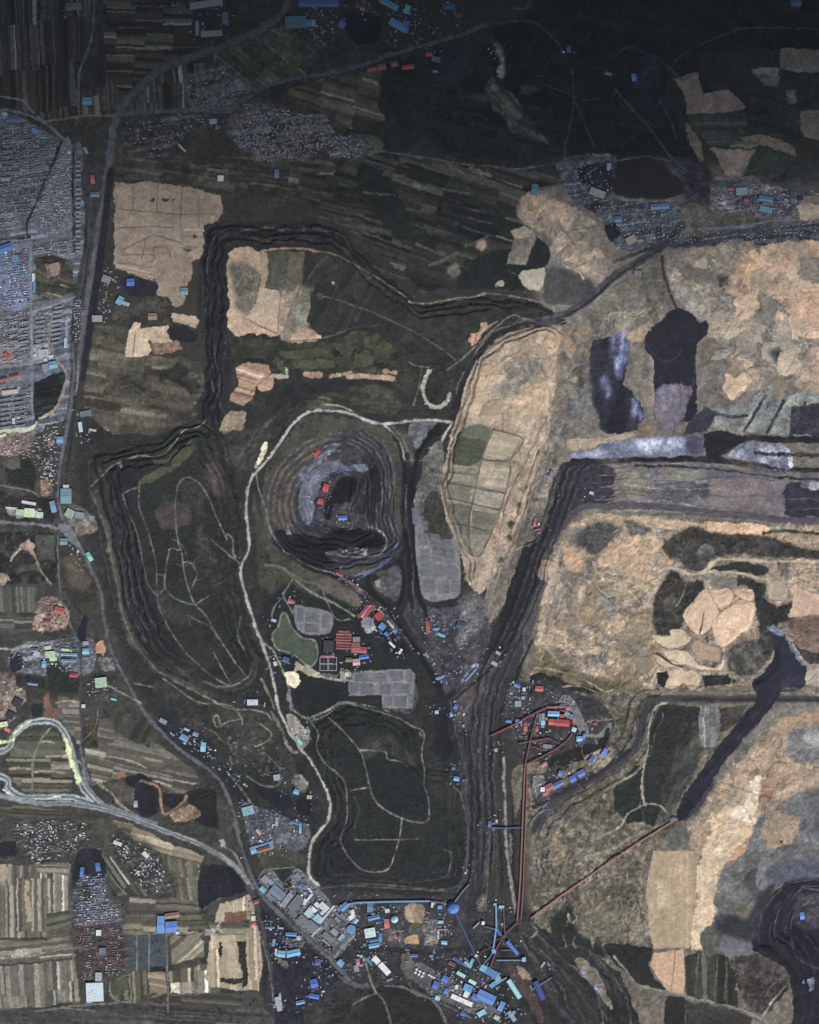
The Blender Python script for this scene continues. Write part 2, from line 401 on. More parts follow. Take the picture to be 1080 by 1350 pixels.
for i in range(14):
    x, y = 150 + (i*37) % 110,505 + (i*23) % 60
    R((98,92,78) if i % 2 else (54,52,47),1.3,[(x,y),(x+18,y-5+(i%3)*3),(x+34,y-9+(i%4)*4)], a=.7, warp=1.5)
A((134,118,96),[(198,482),(214,482),(222,484),(200,486)], M(.1))

# ---- western town ground
A((84,88,97),[(0,145),(10,148),(30,155),(60,172),(82,185),(94,190),(108,196),(112,290),(106,350),(97,388),(93,455),(92,500),(86,552),(60,560),(44,572),(0,588)],(('mot',.2),), 'town_ground', lab='grey streets and yards of the dense western town', warp=.5)
A((98,102,112),[(82,187),(95,192),(94,300),(62,310),(46,300),(52,268),(66,232)],(('mot',.16),), warp=.5)
A((88,96,122),[(0,320),(36,322),(40,400),(30,410),(0,412)],(('mot',.25),))
A((58,56,49),[(46,338),(70,336),(97,345),(98,385),(60,396),(46,388)],(('mot',.25),('str',14,5,.2,40)), F, lab='dull green market garden inside the western town')
R((140,126,100),2.2,[(62,386),(82,391)]); R((132,120,96),2,[(80,376),(91,379)])
A((126,110,98),[(58,350),(72,344),(80,350),(78,362),(62,366)],(('mot',.35),))
A((40,44,43),[(44,505),(62,497),(86,488),(86,500),(78,525),(75,545),(60,552),(44,555)],(('str',-10,5,.3,40),('mot',.12)), F, lab='dark green field at the south end of the western town')
R((132,122,104),4,[(78,478),(86,490),(88,503),(84,512),(80,525)], tex=M(.1)); R((136,124,108),4,[(78,528),(74,540),(62,547),(52,552)], tex=M(.3))
A((138,132,118),[(4,516),(14,512),(27,512),(24,519),(5,520)], M(.15))
A((152,84,76),[(4,466),(14,462),(16,472),(10,479),(4,474)], M(.2)); A((128,110,112),[(0,452),(12,452),(16,480),(0,486)], M(.15), a=.7)
A((132,130,134),[(40,455),(62,450),(66,470),(42,476)], M(.2)); A((96,104,122),[(56,474),(72,472),(75,488),(58,492)], M(.2))
R((34,40,44),4,[(82,184),(74,205),(66,222)], 'ditch', lab='dark drainage canal through the western town', mat='water')
R((32,38,42),2.8,[(66,222),(58,240),(48,266),(36,290),(35,308),(30,314),(0,319)], 'ditch', lab='narrow dark canal bending to the edge of the western town', mat='water')
ROADC = (112,114,122)
R(ROADC, 3.6,[(40,318),(40,400),(42,470),(42,552)], 'street', lab='long straight north to south street of the western town')
R((100,104,112),5,[(0,334),(20,326),(48,320),(70,312),(100,310)], 'street', lab='wide street crossing the western town below the canal')
R(ROADC, 2.6,[(0,415),(38,404)]); R((128,126,122),2.6,[(42,412),(66,404),(100,390)], 'street', lab='slanting street leading to the main road')
R((122,114,102),2.8,[(90,396),(72,412),(64,435),(66,460),(78,476)]); R(ROADC, 3,[(0,492),(40,479),(95,466)], 'street', lab='slanting street below the red lot')
R((112,114,120),2,[(68,420),(68,470)]); R((118,122,140),2.4,[(88,418),(88,455)])
R((30,34,36),3,[(97,196),(96,240),(97,330)], tex=M(.15)); R((46,46,46),7,[(120,190),(120,225)], tex=M(.2))
A((172,172,140),[(0,576),(30,563),(46,556),(46,560),(30,568),(0,582)], M(.1))
R((128,126,124),2,[(0,118),(20,130),(40,145),(44,148)]); R((108,110,116),3,[(0,130),(40,152),(80,180),(92,188)]); R((112,106,96),2,[(58,160),(90,156),(110,152),(150,152)])
R((104,106,108),2,[(128,0),(122,40),(112,72),(104,98),(103,140),(100,165)]); R((96,96,92),1.6,[(118,0),(124,20),(118,60),(108,85)])

# ---- south-west of the town
A((112,98,90),[(0,586),(30,570),(45,566),(42,585),(30,600),(0,604)],(('mot',.35),), warp=1.5)
A((44,48,45),[(5,606),(40,604),(47,620),(44,648),(10,634)], M(.14), F, lab='dark green square field below the rubble lot')
A((84,78,70),[(4,604),(26,603),(26,618),(5,616)],(('mot',.2),))
R((128,122,112),1.6,[(0,630),(30,645),(50,655)])
A((54,52,50),[(0,640),(50,655),(75,660),(72,690),(0,682)],(('mot',.3),))
A((128,98,82),[(52,633),(62,630),(70,640),(69,655),(55,653)],(('mot',.3),), 'brick_yard', lab='orange brick yard beside the main road')
A((92,94,92),[(82,670),(100,668),(124,678),(126,700),(95,705),(84,690)],(('mot',.3),))
A((136,118,98),[(95,692),(112,686),(126,695),(124,702),(100,702)],(('mot',.25),))
A((118,122,116),[(6,668),(55,672),(52,685),(10,680)], M(.25))
A((48,47,46),[(0,700),(76,704),(74,768),(40,770),(0,765)],(('mot',.4),('lite',.8,.9)))
A((72,74,66),[(47,706),(74,706),(72,740),(50,738)], M(.14), F); A((70,70,62),[(18,750),(48,742),(52,752),(20,754)], M(.2))
R((134,120,102),3.2,[(14,738),(24,726),(36,722),(45,733),(52,750),(60,762),(66,770)], tex=M(.4)); A((146,124,108),[(26,718),(38,712),(46,718),(40,726),(28,724)],(('mot',.3),))
A((128,112,96),[(0,750),(8,754),(14,762),(4,772),(0,770)],M(.3))
A((84,84,76),[(0,772),(48,774),(50,808),(0,808)],(('str',88,5,.25,60),), F, lab='square striped field above the red brick hamlet')
A((116,98,88),[(54,790),(64,786),(84,796),(90,812),(86,826),(66,832),(44,830),(46,812)],(('mot',.4),), 'brick_yard', lab='red brick yard and hamlet beside the striped square field')
A((76,74,70),[(0,812),(44,814),(44,832),(0,834)],(('str',0,4,.3,90),))
A((60,58,50),[(78,715),(100,722),(118,752),(128,790),(130,815),(108,812),(90,790),(80,760)],(('mot',.2),), F); A((86,78,68),[(80,735),(100,730),(118,765),(110,780),(92,770)],M(.2),soft=2)
A((80,82,86),[(12,862),(22,852),(60,846),(120,840),(122,884),(84,892),(14,884)],(('mot',.3),), 'town_ground', lab='yards of the mixed roofed village on the western side road', warp=.5)
A((38,38,48),[(12,862),(24,860),(30,872),(26,884),(14,886)], M(.15)); A((34,36,48),[(103,828),(112,812),(117,816),(116,838),(108,846),(103,840)],M(.1),'settling_pond',lab='small dark pond above the mixed roofed village',mat='water')
A((44,52,45),[(60,880),(76,872),(84,882),(106,894),(106,914),(62,912)], M(.14), F, lab='dark green orchard below the mixed roofed village'); A((50,52,50),[(15,890),(58,890),(58,908),(20,906)],M(.3))
A((166,128,96),[(126,852),(134,845),(139,855),(137,864),(128,860)], M(.1)); A((96,96,96),[(130,866),(150,868),(152,884),(135,885)],(('mot',.4),))
A((112,100,90),[(0,890),(12,888),(22,905),(34,920),(20,935),(10,955),(0,975)],(('mot',.4),), warp=1.5)
A((122,90,74),[(56,918),(62,914),(66,930),(76,934),(76,946),(60,946),(56,935)], M(.15)); A((44,48,42),[(40,928),(54,926),(55,942),(42,946)],M(.2))
A((92,88,79),[(76,918),(106,920),(108,985),(82,955),(76,940)],(('str',2,5,.22,90),), F)
A((90,86,77),[(112,945),(160,950),(200,975),(250,1010),(265,1032),(240,1045),(170,1022),(125,1035),(112,1005)],(('str',12,5,.3,80),('mot',.1)), F, lab='curving brown strips between the two railways', warp=1.5)
R((138,128,112),2.4,[(113,993),(135,996),(165,1002),(192,1012)]); R((132,120,102),2.6,[(188,998),(200,1002),(212,1004)])
A((68,62,52),[(110,950),(130,945),(128,985),(112,985)],(('mot',.3),))
A((62,60,54),[(140,940),(185,940),(205,965),(195,985),(150,965)],(('fur',120,5,.3),), warp=1.5)
A((76,74,64),[(10,985),(30,965),(50,958),(75,965),(88,985),(98,1025),(92,1045),(30,1045),(8,1020)],(('str',0,6,.35,70),), F, lab='strip fields enclosed by the motorway loop')
for y, x0, x1 in ((998,60,92),(1014,12,42),(1018,46,86),(978,52,70)): R((150,138,116),3,[(x0,y),((x0+x1)/2,y-1),(x1,y+1)],tex=M(.12))
R((122,116,104),2,[(66,960),(52,978),(44,1000),(43,1020),(42,1048)]); R((110,106,96),1.4,[(20,986),(36,992),(43,1000)])
A((70,66,56),[(0,1052),(30,1062),(110,1072),(160,1085),(165,1100),(118,1085),(20,1076),(0,1080)],(('str',3,4,.3,80),), F)
A((36,36,46),[(165,1028),(178,1022),(190,1022),(205,1035),(208,1052),(209,1070),(200,1078),(182,1070),(176,1050)], M(.12), 'coal_yard', lab='black coal yard with an orange earth bank north of the motorway')
A((38,37,46),[(214,1046),(240,1046),(243,1052),(226,1066),(214,1062)], M(.12), 'coal_yard', lab='smaller black coal yard east of the orange earth bank')
R((146,112,88),3,[(186,1030),(205,1036),(211,1045),(212,1062),(218,1074),(236,1062),(246,1050)],tex=M(.2)); R((140,126,106),3,[(128,1032),(145,1045),(160,1062),(175,1072)],tex=M(.3))
A((78,74,66),[(135,1030),(160,1032),(178,1040),(176,1062),(158,1055)],M(.2)); A((134,96,72),[(154,1018),(166,1018),(166,1024),(155,1024)],M(.1))
A((38,39,40),[(247,1042),(262,1040),(283,1042),(290,1095),(268,1092),(248,1078)], M(.12), F, lab='near black field at the motorway and railway junction')
A((118,100,80),[(228,1072),(246,1062),(262,1070),(264,1078),(246,1084),(232,1082)],(('mot',.3),))

# ---- south-west farmland
A((106,100,88),[(0,1140),(40,1142),(92,1140),(95,1225),(70,1236),(0,1234)],(('str',89,5,.4,70),('mot',.08)), F, lab='north to south plough strips west of the long village')
A((40,39,48),[(0,1114),(18,1110),(22,1120),(20,1130),(0,1138)], M(.1))
A((92,90,82),[(46,1140),(90,1138),(90,1154),(48,1152)],(('str',2,4,.3,60),), F)
A((150,136,112),[(32,1160),(38,1160),(43,1215),(36,1215)], M(.08)); A((142,132,110),[(2,1146),(8,1144),(9,1160),(3,1162)],M(.08))
A((80,78,66),[(62,1205),(94,1200),(95,1232),(60,1240)],(('str',-12,4,.25,60),))
A((102,97,86),[(0,1240),(60,1240),(97,1232),(100,1262),(50,1268),(0,1280)],(('str',-5,4,.28,70),), F)
A((102,98,88),[(0,1280),(60,1270),(98,1266),(106,1322),(45,1328),(0,1334)],(('str',86,6,.32,70),('mot',.08)), F, lab='north to south plough strips south of the white village road')
R((134,128,118),2,[(0,1266),(30,1262),(60,1256),(97,1250)],'track',lab='white track across the south-west fields',tex=M(.3)); A((140,132,120),[(12,1254),(34,1250),(40,1262),(18,1264)],(('mot',.3),))
R((130,118,96),2.4,[(94,1245),(98,1280),(102,1312)])
A((66,63,60),[(0,1330),(50,1332),(110,1322),(225,1322),(275,1332),(360,1340),(340,1350),(0,1350)],(('str',4,4,.25,80),('mot',.2)), 'verge')
R((62,62,66),4,[(0,1338),(60,1341),(140,1342),(200,1346)],'road',lab='dark road along the southern edge'); R((112,106,94),2,[(45,1334),(110,1326),(180,1320),(222,1308)])
A((74,72,60),[(120,1078),(145,1080),(150,1110),(142,1120),(118,1112)], M(.14), F)
A((64,63,54),[(131,1130),(152,1128),(172,1158),(195,1180),(150,1182),(140,1165)],(('str',55,6,.5,70),), F, lab='wedge of diagonal strips between the two southern villages')
A((112,102,84),[(145,1080),(170,1088),(215,1108),(270,1128),(262,1140),(212,1124),(180,1112),(160,1098)],(('str',14,5,.25,60),), F)
A((96,92,78),[(212,1126),(262,1140),(262,1190),(232,1185),(228,1160),(215,1140)],(('mot',.16),('str',80,8,.25,40)), F)
A((84,80,70),[(171,1182),(262,1188),(300,1180),(262,1202),(172,1206)],(('str',3,6,.3,60),), F)
A((88,84,70),[(160,1206),(270,1206),(272,1230),(162,1232)],(('str',1,5,.32,60),), F)
A((66,74,78),[(162,1233),(220,1233),(220,1278),(198,1279),(168,1281)], M(.1), F, lab='blue grey paddies in four blocks east of the long village')
for p in ([(180,1233),(181,1280)],[(196.5,1233),(197,1280)],[(219,1232),(221,1280),(222,1335)]): R((112,112,106),1.6,p)
R((120,116,104),1.6,[(162,1232),(270,1231)]); R((110,108,98),1.5,[(150,1292),(175,1284),(220,1280)])
A((38,42,44),[(198,1276),(220,1275),(220,1290),(200,1290)],M(.1))
A((84,80,66),[(170,1284),(196,1280),(198,1322),(172,1324)],(('str',88,5,.4,80),), F); A((124,108,90),[(196,1284),(220,1282),(220,1308),(198,1312)],(('str',10,4,.2,50),),F)
A((78,78,62),[(146,1292),(168,1288),(170,1318),(152,1320),(146,1306)],(('str',88,8,.3,80),),F); R((128,126,116),1.4,[(146,1290),(145,1306),(152,1319),(170,1322)])
A((104,97,82),[(222,1234),(272,1232),(268,1262),(226,1272)],(('str',-42,5,.5,90),), F, lab='diagonal strips beside the blue grey paddies')
A((110,104,90),[(224,1282),(272,1272),(290,1310),(224,1308)],(('str',88,9,.5,30),), F)
R((128,122,104),2,[(224,1310),(240,1302),(272,1310)])
A((146,132,110),[(290,1192),(330,1180),(336,1200),(342,1240),(346,1262),(340,1308),(278,1302),(270,1290),(278,1240)],(('str',88,7,.16,90),('mot',.06)), F, lab='pale tan strip field with dark hedges west of the power plant')
A((46,48,42),[(311,1242),(323,1242),(326,1300),(320,1304),(316,1280)],M(.14)); A((44,46,40),[(344,1268),(352,1266),(352,1306),(346,1308)],M(.14))
A((46,48,42),[(290,1290),(318,1291),(318,1296),(290,1296)],M(.14)); A((46,47,42),[(289,1242),(293,1242),(292,1262),(289,1262)],M(.14))
A((84,80,66),[(275,1216),(330,1212),(332,1232),(280,1232)],(('str',1,5,.3,90),), F); A((112,84,66),[(296,1202),(326,1200),(328,1214),(298,1216)],M(.1)); R((150,146,136),2,[(284,1228),(290,1218),(294,1208)]); R((150,146,136),2,[(286,1222),(294,1230)])
A((140,138,132),[(270,1226),(284,1224),(286,1234),(270,1234)],(('mot',.3),))
A((37,36,47),[(265,1144),(300,1142),(322,1150),(326,1172),(312,1180),(285,1186),(264,1196)], M(.14), 'coal_yard', lab='black coal yard west of the railway junction')
A((72,68,62),[(225,1310),(345,1310),(350,1335),(300,1330),(225,1328)],(('str',5,5,.3,80),), F)

for c, p in (((92,91,88),[(250,96),(288,88),(316,104),(326,124),(300,142),(262,142),(244,118)]),((94,92,89),[(322,136),(350,134),(395,148),(438,158),(442,172),(490,184),(494,202),(468,208),(436,206),(430,196),(400,212),(376,208),(350,214),(332,206),(308,190),(300,158)]),((66,65,62),[(165,158),(220,150),(268,150),(300,158),(290,172),(250,176),(215,205),(180,204),(160,190)]),
    ((64,63,60),[(22,1082),(75,1078),(118,1084),(116,1110),(92,1130),(48,1142),(26,1124),(18,1100)]),((64,63,60),[(145,1098),(165,1098),(192,1112),(214,1134),(232,1168),(216,1186),(192,1178),(168,1152),(150,1124)]),((82,84,90),[(104,1120),(136,1120),(142,1184),(160,1190),(160,1220),(97,1222),(96,1176),(103,1172)]),((68,58,56),[(97,1221),(160,1221),(167,1286),(140,1294),(106,1294)])):
    A(c, p, (('mot',.3),('spk',.6,.8)), 'town_ground', lab=None, warp=2, soft=3, a=.8, smooth=True)
A((40,42,48),[(104,1122),(120,1118),(134,1124),(138,1150),(126,1158),(106,1154),(98,1172),(95,1150)],M(.2)); A((62,60,56),[(108,1166),(122,1166),(122,1190),(108,1188)],M(.2))
for p in ([(345,150),(372,168)],[(396,178),(402,200)],[(425,180),(418,196),(432,204)],[(430,152),(440,170)],[(318,178),(338,192)]): R((52,52,50),3,p,tex=M(.2),warp=1.5)

for k in range(34):
    x, y = 155 + 130*hsh(k, 51.),242 + 150*hsh(k, 52.); L = 10 + 26*hsh(k, 53.); v = hsh(k, 54.)
    if x + L > 250 and y > 320 or y > 348 or x + L > 282: continue
    A((128,112,96) if v < .5 else (148,132,114),[(x,y),(x+L,y+1.5),(x+L,y+4+7*v),(x,y+3+7*v)], M(.08), a=.5, warp=.3)
for k in range(40):
    x, y = 150 + 150*hsh(k, 55.),205 + 30*hsh(k, 56.); R((96,90,78) if k % 2 else (54,52,47),2.4,[(x,y),(x+22,y+2)], a=.5, tex=M(.2))
for p in ([(160,330),(185,318),(205,310),(235,320),(240,322)],[(192,315),(188,335),(186,340)],[(155,275),(210,280),(240,282),(280,282)],[(208,240),(206,280)],[(200,345),(201,336),(160,336)],[(202,340),(203,326),(222,328),(224,340)],[(240,246),(238,300),(240,316)],[(262,256),(262,300)],[(154,300),(200,298),(236,300)],[(176,244),(175,275)],[(156,346),(200,352)],[(158,353),(204,362)]): R((98,86,73),1.3,p,tex=M(.25))
# ---- roads & rails of the west
A((60,60,62),[(108,225),(136,225),(130,330),(122,400),(112,470),(98,500),(95,480),(98,400),(106,350),(112,290)], M(.15), warp=.4)
R((84,86,90),9,[(410,-40),(378,5),(350,33),(310,54),(270,69),(235,82),(205,96),(183,115),(165,135),(153,158),(147,185),(143,215)], 'road', lab='broad grey main road curving in from the north edge', tex=M(.08), edge=(66,68,64))
R((88,88,92),7,[(143,215),(137,250),(129,300),(124,335),(118,375),(111,425),(106,465),(102,500)], 'road', lab='grey main road running south beside the dark railway cutting', tex=M(.08))
R((36,35,46),10,[(146,224),(141,260),(136,310),(131,345),(125,390),(119,430),(113,465),(108,498)], 'railway_bed', lab='broad black coal stained railway bed beside the western main road', tex=M(.1))
R((40,42,46),4,[(112,300),(114,340),(108,380),(104,398)]); R((70,72,78),2,[(122,225),(118,290),(112,350),(103,400)])
R((90,92,100),3.8,[(95,455),(97,490),(94,535),(89,560),(84,585),(79,615),(76,648),(78,668),(86,690),(95,705),(108,725),(122,755),(133,785),(136,810),(142,845),(152,870),(170,905),(187,935),(205,957),(240,990),(270,1012),(290,1030),(302,1055),(311,1085),(318,1108)], 'road', lab='long grey road winding south past the western waste tip', tex=M(.07), edge=(60,60,62))
R((44,44,50),3.4,[(100,505),(97,545),(94,575),(91,605),(88,622)], tex=M(.1)); R((110,108,106),2,[(103,478),(102,505),(99,520)])
R((112,112,118),4,[(0,685),(40,691),(78,697)], 'road', lab='side road joining from the western edge', tex=M(.08))
A((108,108,114),[(78,690),(92,694),(102,710),(108,722),(98,718),(84,706)],M(.1))
R((96,94,92),2,[(77,702),(76,740),(80,790),(88,815),(100,838)]); R((66,66,70),3,[(105,845),(107,880),(106,930),(108,960),(107,985),(110,1005)], 'road', lab='straight dark lane south of the mixed roofed village')
R((146,142,132),2.4,[(0,852),(25,857)]); R((126,124,120),1.6,[(15,868),(30,850),(48,846)]); R((138,136,130),2,[(140,903),(160,914),(185,927)])
R((124,118,108),1.5,[(175,900),(200,906),(225,916),(240,935),(250,948),(270,962)]); R((150,140,124),2,[(72,927),(90,924),(104,926)])
R((108,104,98),1.3,[(110,975),(125,960),(130,935)])
# motorway with its loop
R((150,160,160),8,[(186,1082),(150,1068),(125,1060),(95,1052),(60,1051),(30,1051),(12,1040),(3,1024),(2,1008),(6,990),(16,972),(30,958),(46,952),(66,951),(80,960),(90,977),(96,1000),(102,1022),(112,1042),(130,1063)], 'motorway', lab='pale motorway slip road making a closed loop', tex=M(.08), edge=(78,78,74))
R((78,82,88),2.6,[(186,1082),(150,1068),(125,1060),(95,1052),(60,1051),(30,1051),(12,1040),(3,1024),(2,1008),(6,990),(16,972),(30,958),(46,952),(66,951),(80,960),(90,977),(96,1000),(102,1022),(112,1042),(130,1063)], tex=M(.1))
R((206,212,150),4,[(0,988),(8,978),(18,970)],tex=M(.1)); R((196,200,150),2.5,[(18,968),(28,959),(40,952)],tex=M(.1)); R((202,212,148),5.5,[(86,975),(91,988),(95,1004),(101,1020),(105,1030)],tex=M(.12)); R((196,210,190),2,[(5,1042),(20,1051),(50,1054),(80,1050)],tex=M(.1))
R((128,134,138),6,[(0,1032),(25,1055),(60,1060),(95,1060),(130,1066),(170,1078),(200,1090),(240,1104),(270,1117),(295,1131),(315,1148),(333,1172)], 'motorway', lab='pale grey motorway running south-east to the power plant', tex=M(.08), edge=(80,78,72))
R((70,72,76),1.4,[(60,1060),(95,1060),(130,1066),(170,1078),(200,1090),(240,1104),(270,1117),(295,1131)])
R((110,112,118),4,[(96,1000),(108,1010),(114,1032),(126,1050),(140,1062),(170,1073),(205,1086)], 'motorway', lab='grey motorway carriageway passing the loop on its east side', tex=M(.08))
R((96,96,98),3,[(106,985),(112,1015),(122,1035)])

# ---- first waste tip (north)
T1 = [(272,302),(300,294),(350,296),(400,294),(440,300),(465,318),(500,350),(540,384),(570,398),(640,386),(700,394),(735,412),(720,424),(690,422),(655,436),(630,468),(614,500),(604,545),(560,552),(500,546),(440,540),(400,544),(372,566),(345,602),(318,650),(296,640),(280,600),(262,560),(268,500),(268,420),(266,350)]
A((50,50,47), T1,(('mot',.16),('spk',.3,1.2)), 'waste_tip', lab='first waste tip, a broad plateau with a tan western half and dark banks', rgh=1.2, warp=1.5)
A((40,40,46),[(268,330),(284,310),(300,335),(300,440),(304,500),(290,560),(300,600),(284,610),(264,560),(268,480)],(('mot',.18),), warp=1.5, soft=2)
A((56,50,46),[(300,312),(340,308),(390,312),(420,318),(470,330),(500,352),(470,346),(420,330),(370,324),(320,328),(300,334)],(('mot',.2),), soft=2)
A((166,142,116),[(301,334),(312,326),(330,325),(343,332),(345,345),(340,380),(345,410),(368,420),(372,440),(352,446),(335,438),(312,445),(301,430),(303,400),(300,370)],(('mot',.1),('lite',.1,.6)), F, lab='tan earth patch on the western half of the first waste tip', rgh=.5)
A((98,94,82),[(305,352),(318,342),(335,350),(342,372),(344,402),(330,412),(316,400),(306,380)],(('mot',.3),), soft=3, warp=2); A((92,88,78),[(308,395),(330,400),(338,412),(326,415),(312,405)],(('mot',.25),),soft=2)
A((82,82,70),[(346,340),(358,330),(383,330),(378,360),(372,384),(353,380)],(('mot',.14),), F, lab='grey green rectangle on top of the first waste tip', warp=.5)
A((150,132,108),[(342,334),(352,334),(352,378),(344,380)], M(.08)); A((98,94,80),[(384,332),(402,332),(398,370),(390,400),(374,386)],(('mot',.12),),warp=.5)
A((164,144,120),[(343,378),(368,384),(372,400),(368,440),(355,436),(340,422),(328,418),(338,400)], M(.07), F, warp=.5, lab='smoothest tan rectangle on top of the first waste tip')
A((138,122,104),[(370,386),(388,382),(398,374),(404,380),(412,400),(408,430),(420,442),(400,452),(385,452),(372,446)],(('mot',.2),), soft=1, warp=1.5)
A((108,104,92),[(402,376),(414,382),(410,404),(412,426),(404,436),(396,430),(388,442),(378,438),(386,412)],(('mot',.22),), soft=2, warp=1.5)
A((160,134,112),[(385,446),(400,434),(412,438),(425,446),(415,452),(395,454)], M(.15))
R((98,86,72),1.6,[(402,334),(398,372),(385,404),(377,430),(375,448)]); R((104,92,78),1.3,[(384,332),(376,370),(370,392),(367,440)]); R((90,80,66),1.5,[(320,418),(340,428),(365,440)])
R((150,124,98),2.6,[(345,332),(365,328),(385,327),(405,329),(416,332)],tex=M(.1)); R((134,116,96),2.2,[(416,332),(445,338),(480,356),(510,374),(535,392)],tex=M(.15))
A((46,45,44),[(410,404),(408,388),(420,372),(440,360),(470,352),(500,372),(510,400),(500,425),(470,432),(445,440),(420,438),(406,424)],(('mot',.1),('str',-60,16,.12,90)), F, lab='dark field of broad bands on the first waste tip', warp=1, rgh=.7)
A((56,58,50),[(424,334),(450,342),(470,352),(440,358),(418,370),(404,378),(406,352),(412,338)],(('mot',.2),), soft=1)
A((50,50,46),[(500,368),(535,392),(560,402),(620,396),(700,398),(712,412),(690,418),(650,432),(625,462),(606,500),(600,480),(560,450),(520,430),(502,410)],(('mot',.2),), soft=2)
A((58,60,47),[(300,448),(340,440),(380,452),(440,452),(470,436),(500,440),(530,470),(545,500),(535,520),(510,500),(450,492),(380,486),(310,484)],(('mot',.2),('lob',24,.2)), F, lab='olive green patchwork along the south side of the first waste tip', warp=1.5)
for p in ([(446,456),(455,448),(466,462),(462,470),(452,470)],[(480,446),(500,440),(494,462),(482,458)],[(506,446),(520,455),(512,475),(500,464)],[(466,470),(484,462),(494,474),(488,485),(464,484)],[(385,476),(440,474),(440,486),(390,486)],[(368,462),(430,460),(436,470),(400,474),(370,470)]):
    A((72,72,56), p, M(.14), warp=1)
for p in ([(440,470),(452,470),(446,462),(440,460)],[(494,480),(506,478),(512,486),(500,490)],[(343,440),(355,440),(360,446),(348,447)],[(312,474),(345,472),(352,480),(316,480)]): A((38,42,36), p, M(.15), warp=1)
A((146,118,98),[(310,484),(330,478),(355,482),(358,492),(345,498),(338,510),(334,526),(322,536),(305,530),(306,522),(316,506),(312,494)],(('str',18,5,.22,90),('mot',.05)), F, lab='pinkish ribbed field on the shoulder of the first waste tip', warp=.8)
A((160,130,108),[(340,500),(352,494),(360,502),(356,512),(344,516),(338,508)], M(.1)); R((96,82,70),1.2,[(330,520),(340,508),(352,496)])
R((160,148,126),5,[(358,496),(380,497)],tex=M(.05)); R((152,122,100),7,[(404,494),(422,495)],tex=M(.05)); R((160,138,112),4.5,[(436,496),(452,494),(462,491)],tex=M(.15)); R((164,140,114),7,[(460,496),(490,497),(518,499)],tex=M(.08)); R((150,122,98),5,[(508,490),(521,492)],tex=M(.1)); R((88,90,76),10,[(366,476),(376,490)],tex=(('str',88,3,.4,90),))
A((62,62,52),[(435,512),(460,510),(500,508),(520,520),(530,540),(500,544),(455,536),(425,540),(400,544),(420,522)],(('mot',.18),('str',12,7,.2,50)), soft=1)
R((150,140,116),2,[(425,534),(445,534),(465,542)]); A((40,41,42),[(365,520),(400,505),(440,500),(470,506),(420,520),(385,535),(362,540)],M(.16),soft=2)
R((94,90,82),1.6,[(418,391),(435,393),(465,403),(500,416),(540,435),(575,455),(600,475)],'track',lab='thin pale track crossing the first waste tip from its ring'); R((98,94,86),1.3,[(403,372),(418,352),(432,338)]); 
for p in ([(450,365),(438,392),(420,436)],[(490,366),(470,405),(455,436)],[(420,392),(410,385),(412,391)]): R((66,64,60),1.2,p)
R((110,104,96),1.5,[(424,388),(424,394),(420,395),(419,389),(424,388)]); A((150,148,140),[(438,369),(442,368),(443,373),(439,373)],M(.1))
R((84,80,68),1.6,[(375,450),(420,448),(445,440),(470,432),(490,430),(500,428)])
A((152,122,98),[(617,450),(620,440),(630,438),(634,428),(642,426),(645,434),(636,440),(630,450),(622,458)], M(.08), F, lab='small tan bare patch beside the tip haul road')
R((134,124,104),3,[(645,430),(656,424)]); R((110,106,98),1.6,[(590,488),(610,472),(640,445),(660,426),(676,415),(690,420),(706,422)])
R((150,148,134),5,[(567,490),(560,500),(557,515),(562,530),(572,537),(582,536),(590,528),(592,520)],'spoil_bank',lab='pale hook shaped bank on the south-east of the first waste tip',tex=M(.08))
R((100,98,90),1.4,[(540,478),(550,483),(566,485)]); R((92,90,82),1.2,[(556,487),(552,510),(545,535)])
R((122,114,98),3,[(540,398),(560,400),(590,396),(620,392),(640,386)],tex=M(.15)); R((108,102,90),3.6,[(400,297),(402,306)]); R((110,108,100),2,[(640,386),(680,391),(720,400),(740,406)])
for c, w, p in (((38,40,42),4,[(262,420),(266,340),(275,312),(292,301),(320,297),(380,295),(440,300),(470,324),(500,352)]),((80,80,78),2.2,[(272,420),(275,340),(284,314),(300,307),(340,303),(400,301),(440,306),(470,330)]),((38,38,42),6,[(284,430),(285,350),(292,325),(312,313),(370,307),(420,308),(455,322),(490,350),(520,375)]),((70,62,56),3,[(300,322),(330,316),(380,318),(425,322)]),((60,62,62),1.6,[(300,440),(292,500),(290,540),(298,580)]),((76,78,78),1.5,[(280,430),(283,470),(278,500),(290,530),(300,560)])): R(c,w,p,tex=M(.2),warp=.8)
hill(T1,32,26,3, flat_gain=.3)

# ---- pale spoil island north of the tip
TAN = (('mot',.16),('lob',15,.16))
A((152,136,118),[(682,280),(684,262),(698,254),(720,258),(740,264),(758,272),(772,282),(788,292),(792,306),(790,325),(786,345),(792,362),(800,375),(788,388),(770,376),(750,362),(738,346),(722,338),(726,320),(716,306),(700,300),(690,292)], TAN, 'spoil_heap', lab='pale spoil island with scalloped lobes south of the dark heath', rgh=1.6, warp=1.6)
A((170,144,116),[(690,272),(700,262),(730,264),(755,272),(752,290),(738,296),(715,288),(700,284)], TAN, warp=2, soft=1)
A((122,116,108),[(725,335),(745,348),(770,360),(790,380),(780,395),(760,398),(738,405),(720,400),(712,380),(720,360)],(('mot',.22),), soft=3, warp=2)
A((76,74,72),[(724,354),(750,356),(780,372),(785,390),(765,400),(740,404),(718,398),(716,380)],(('mot',.14),), soft=2); R((118,116,112),2,[(735,402),(755,404),(770,398),(790,392)])
A((44,46,47),[(704,312),(716,318),(724,330),(720,352),(694,352),(700,332)], M(.1), warp=.5)
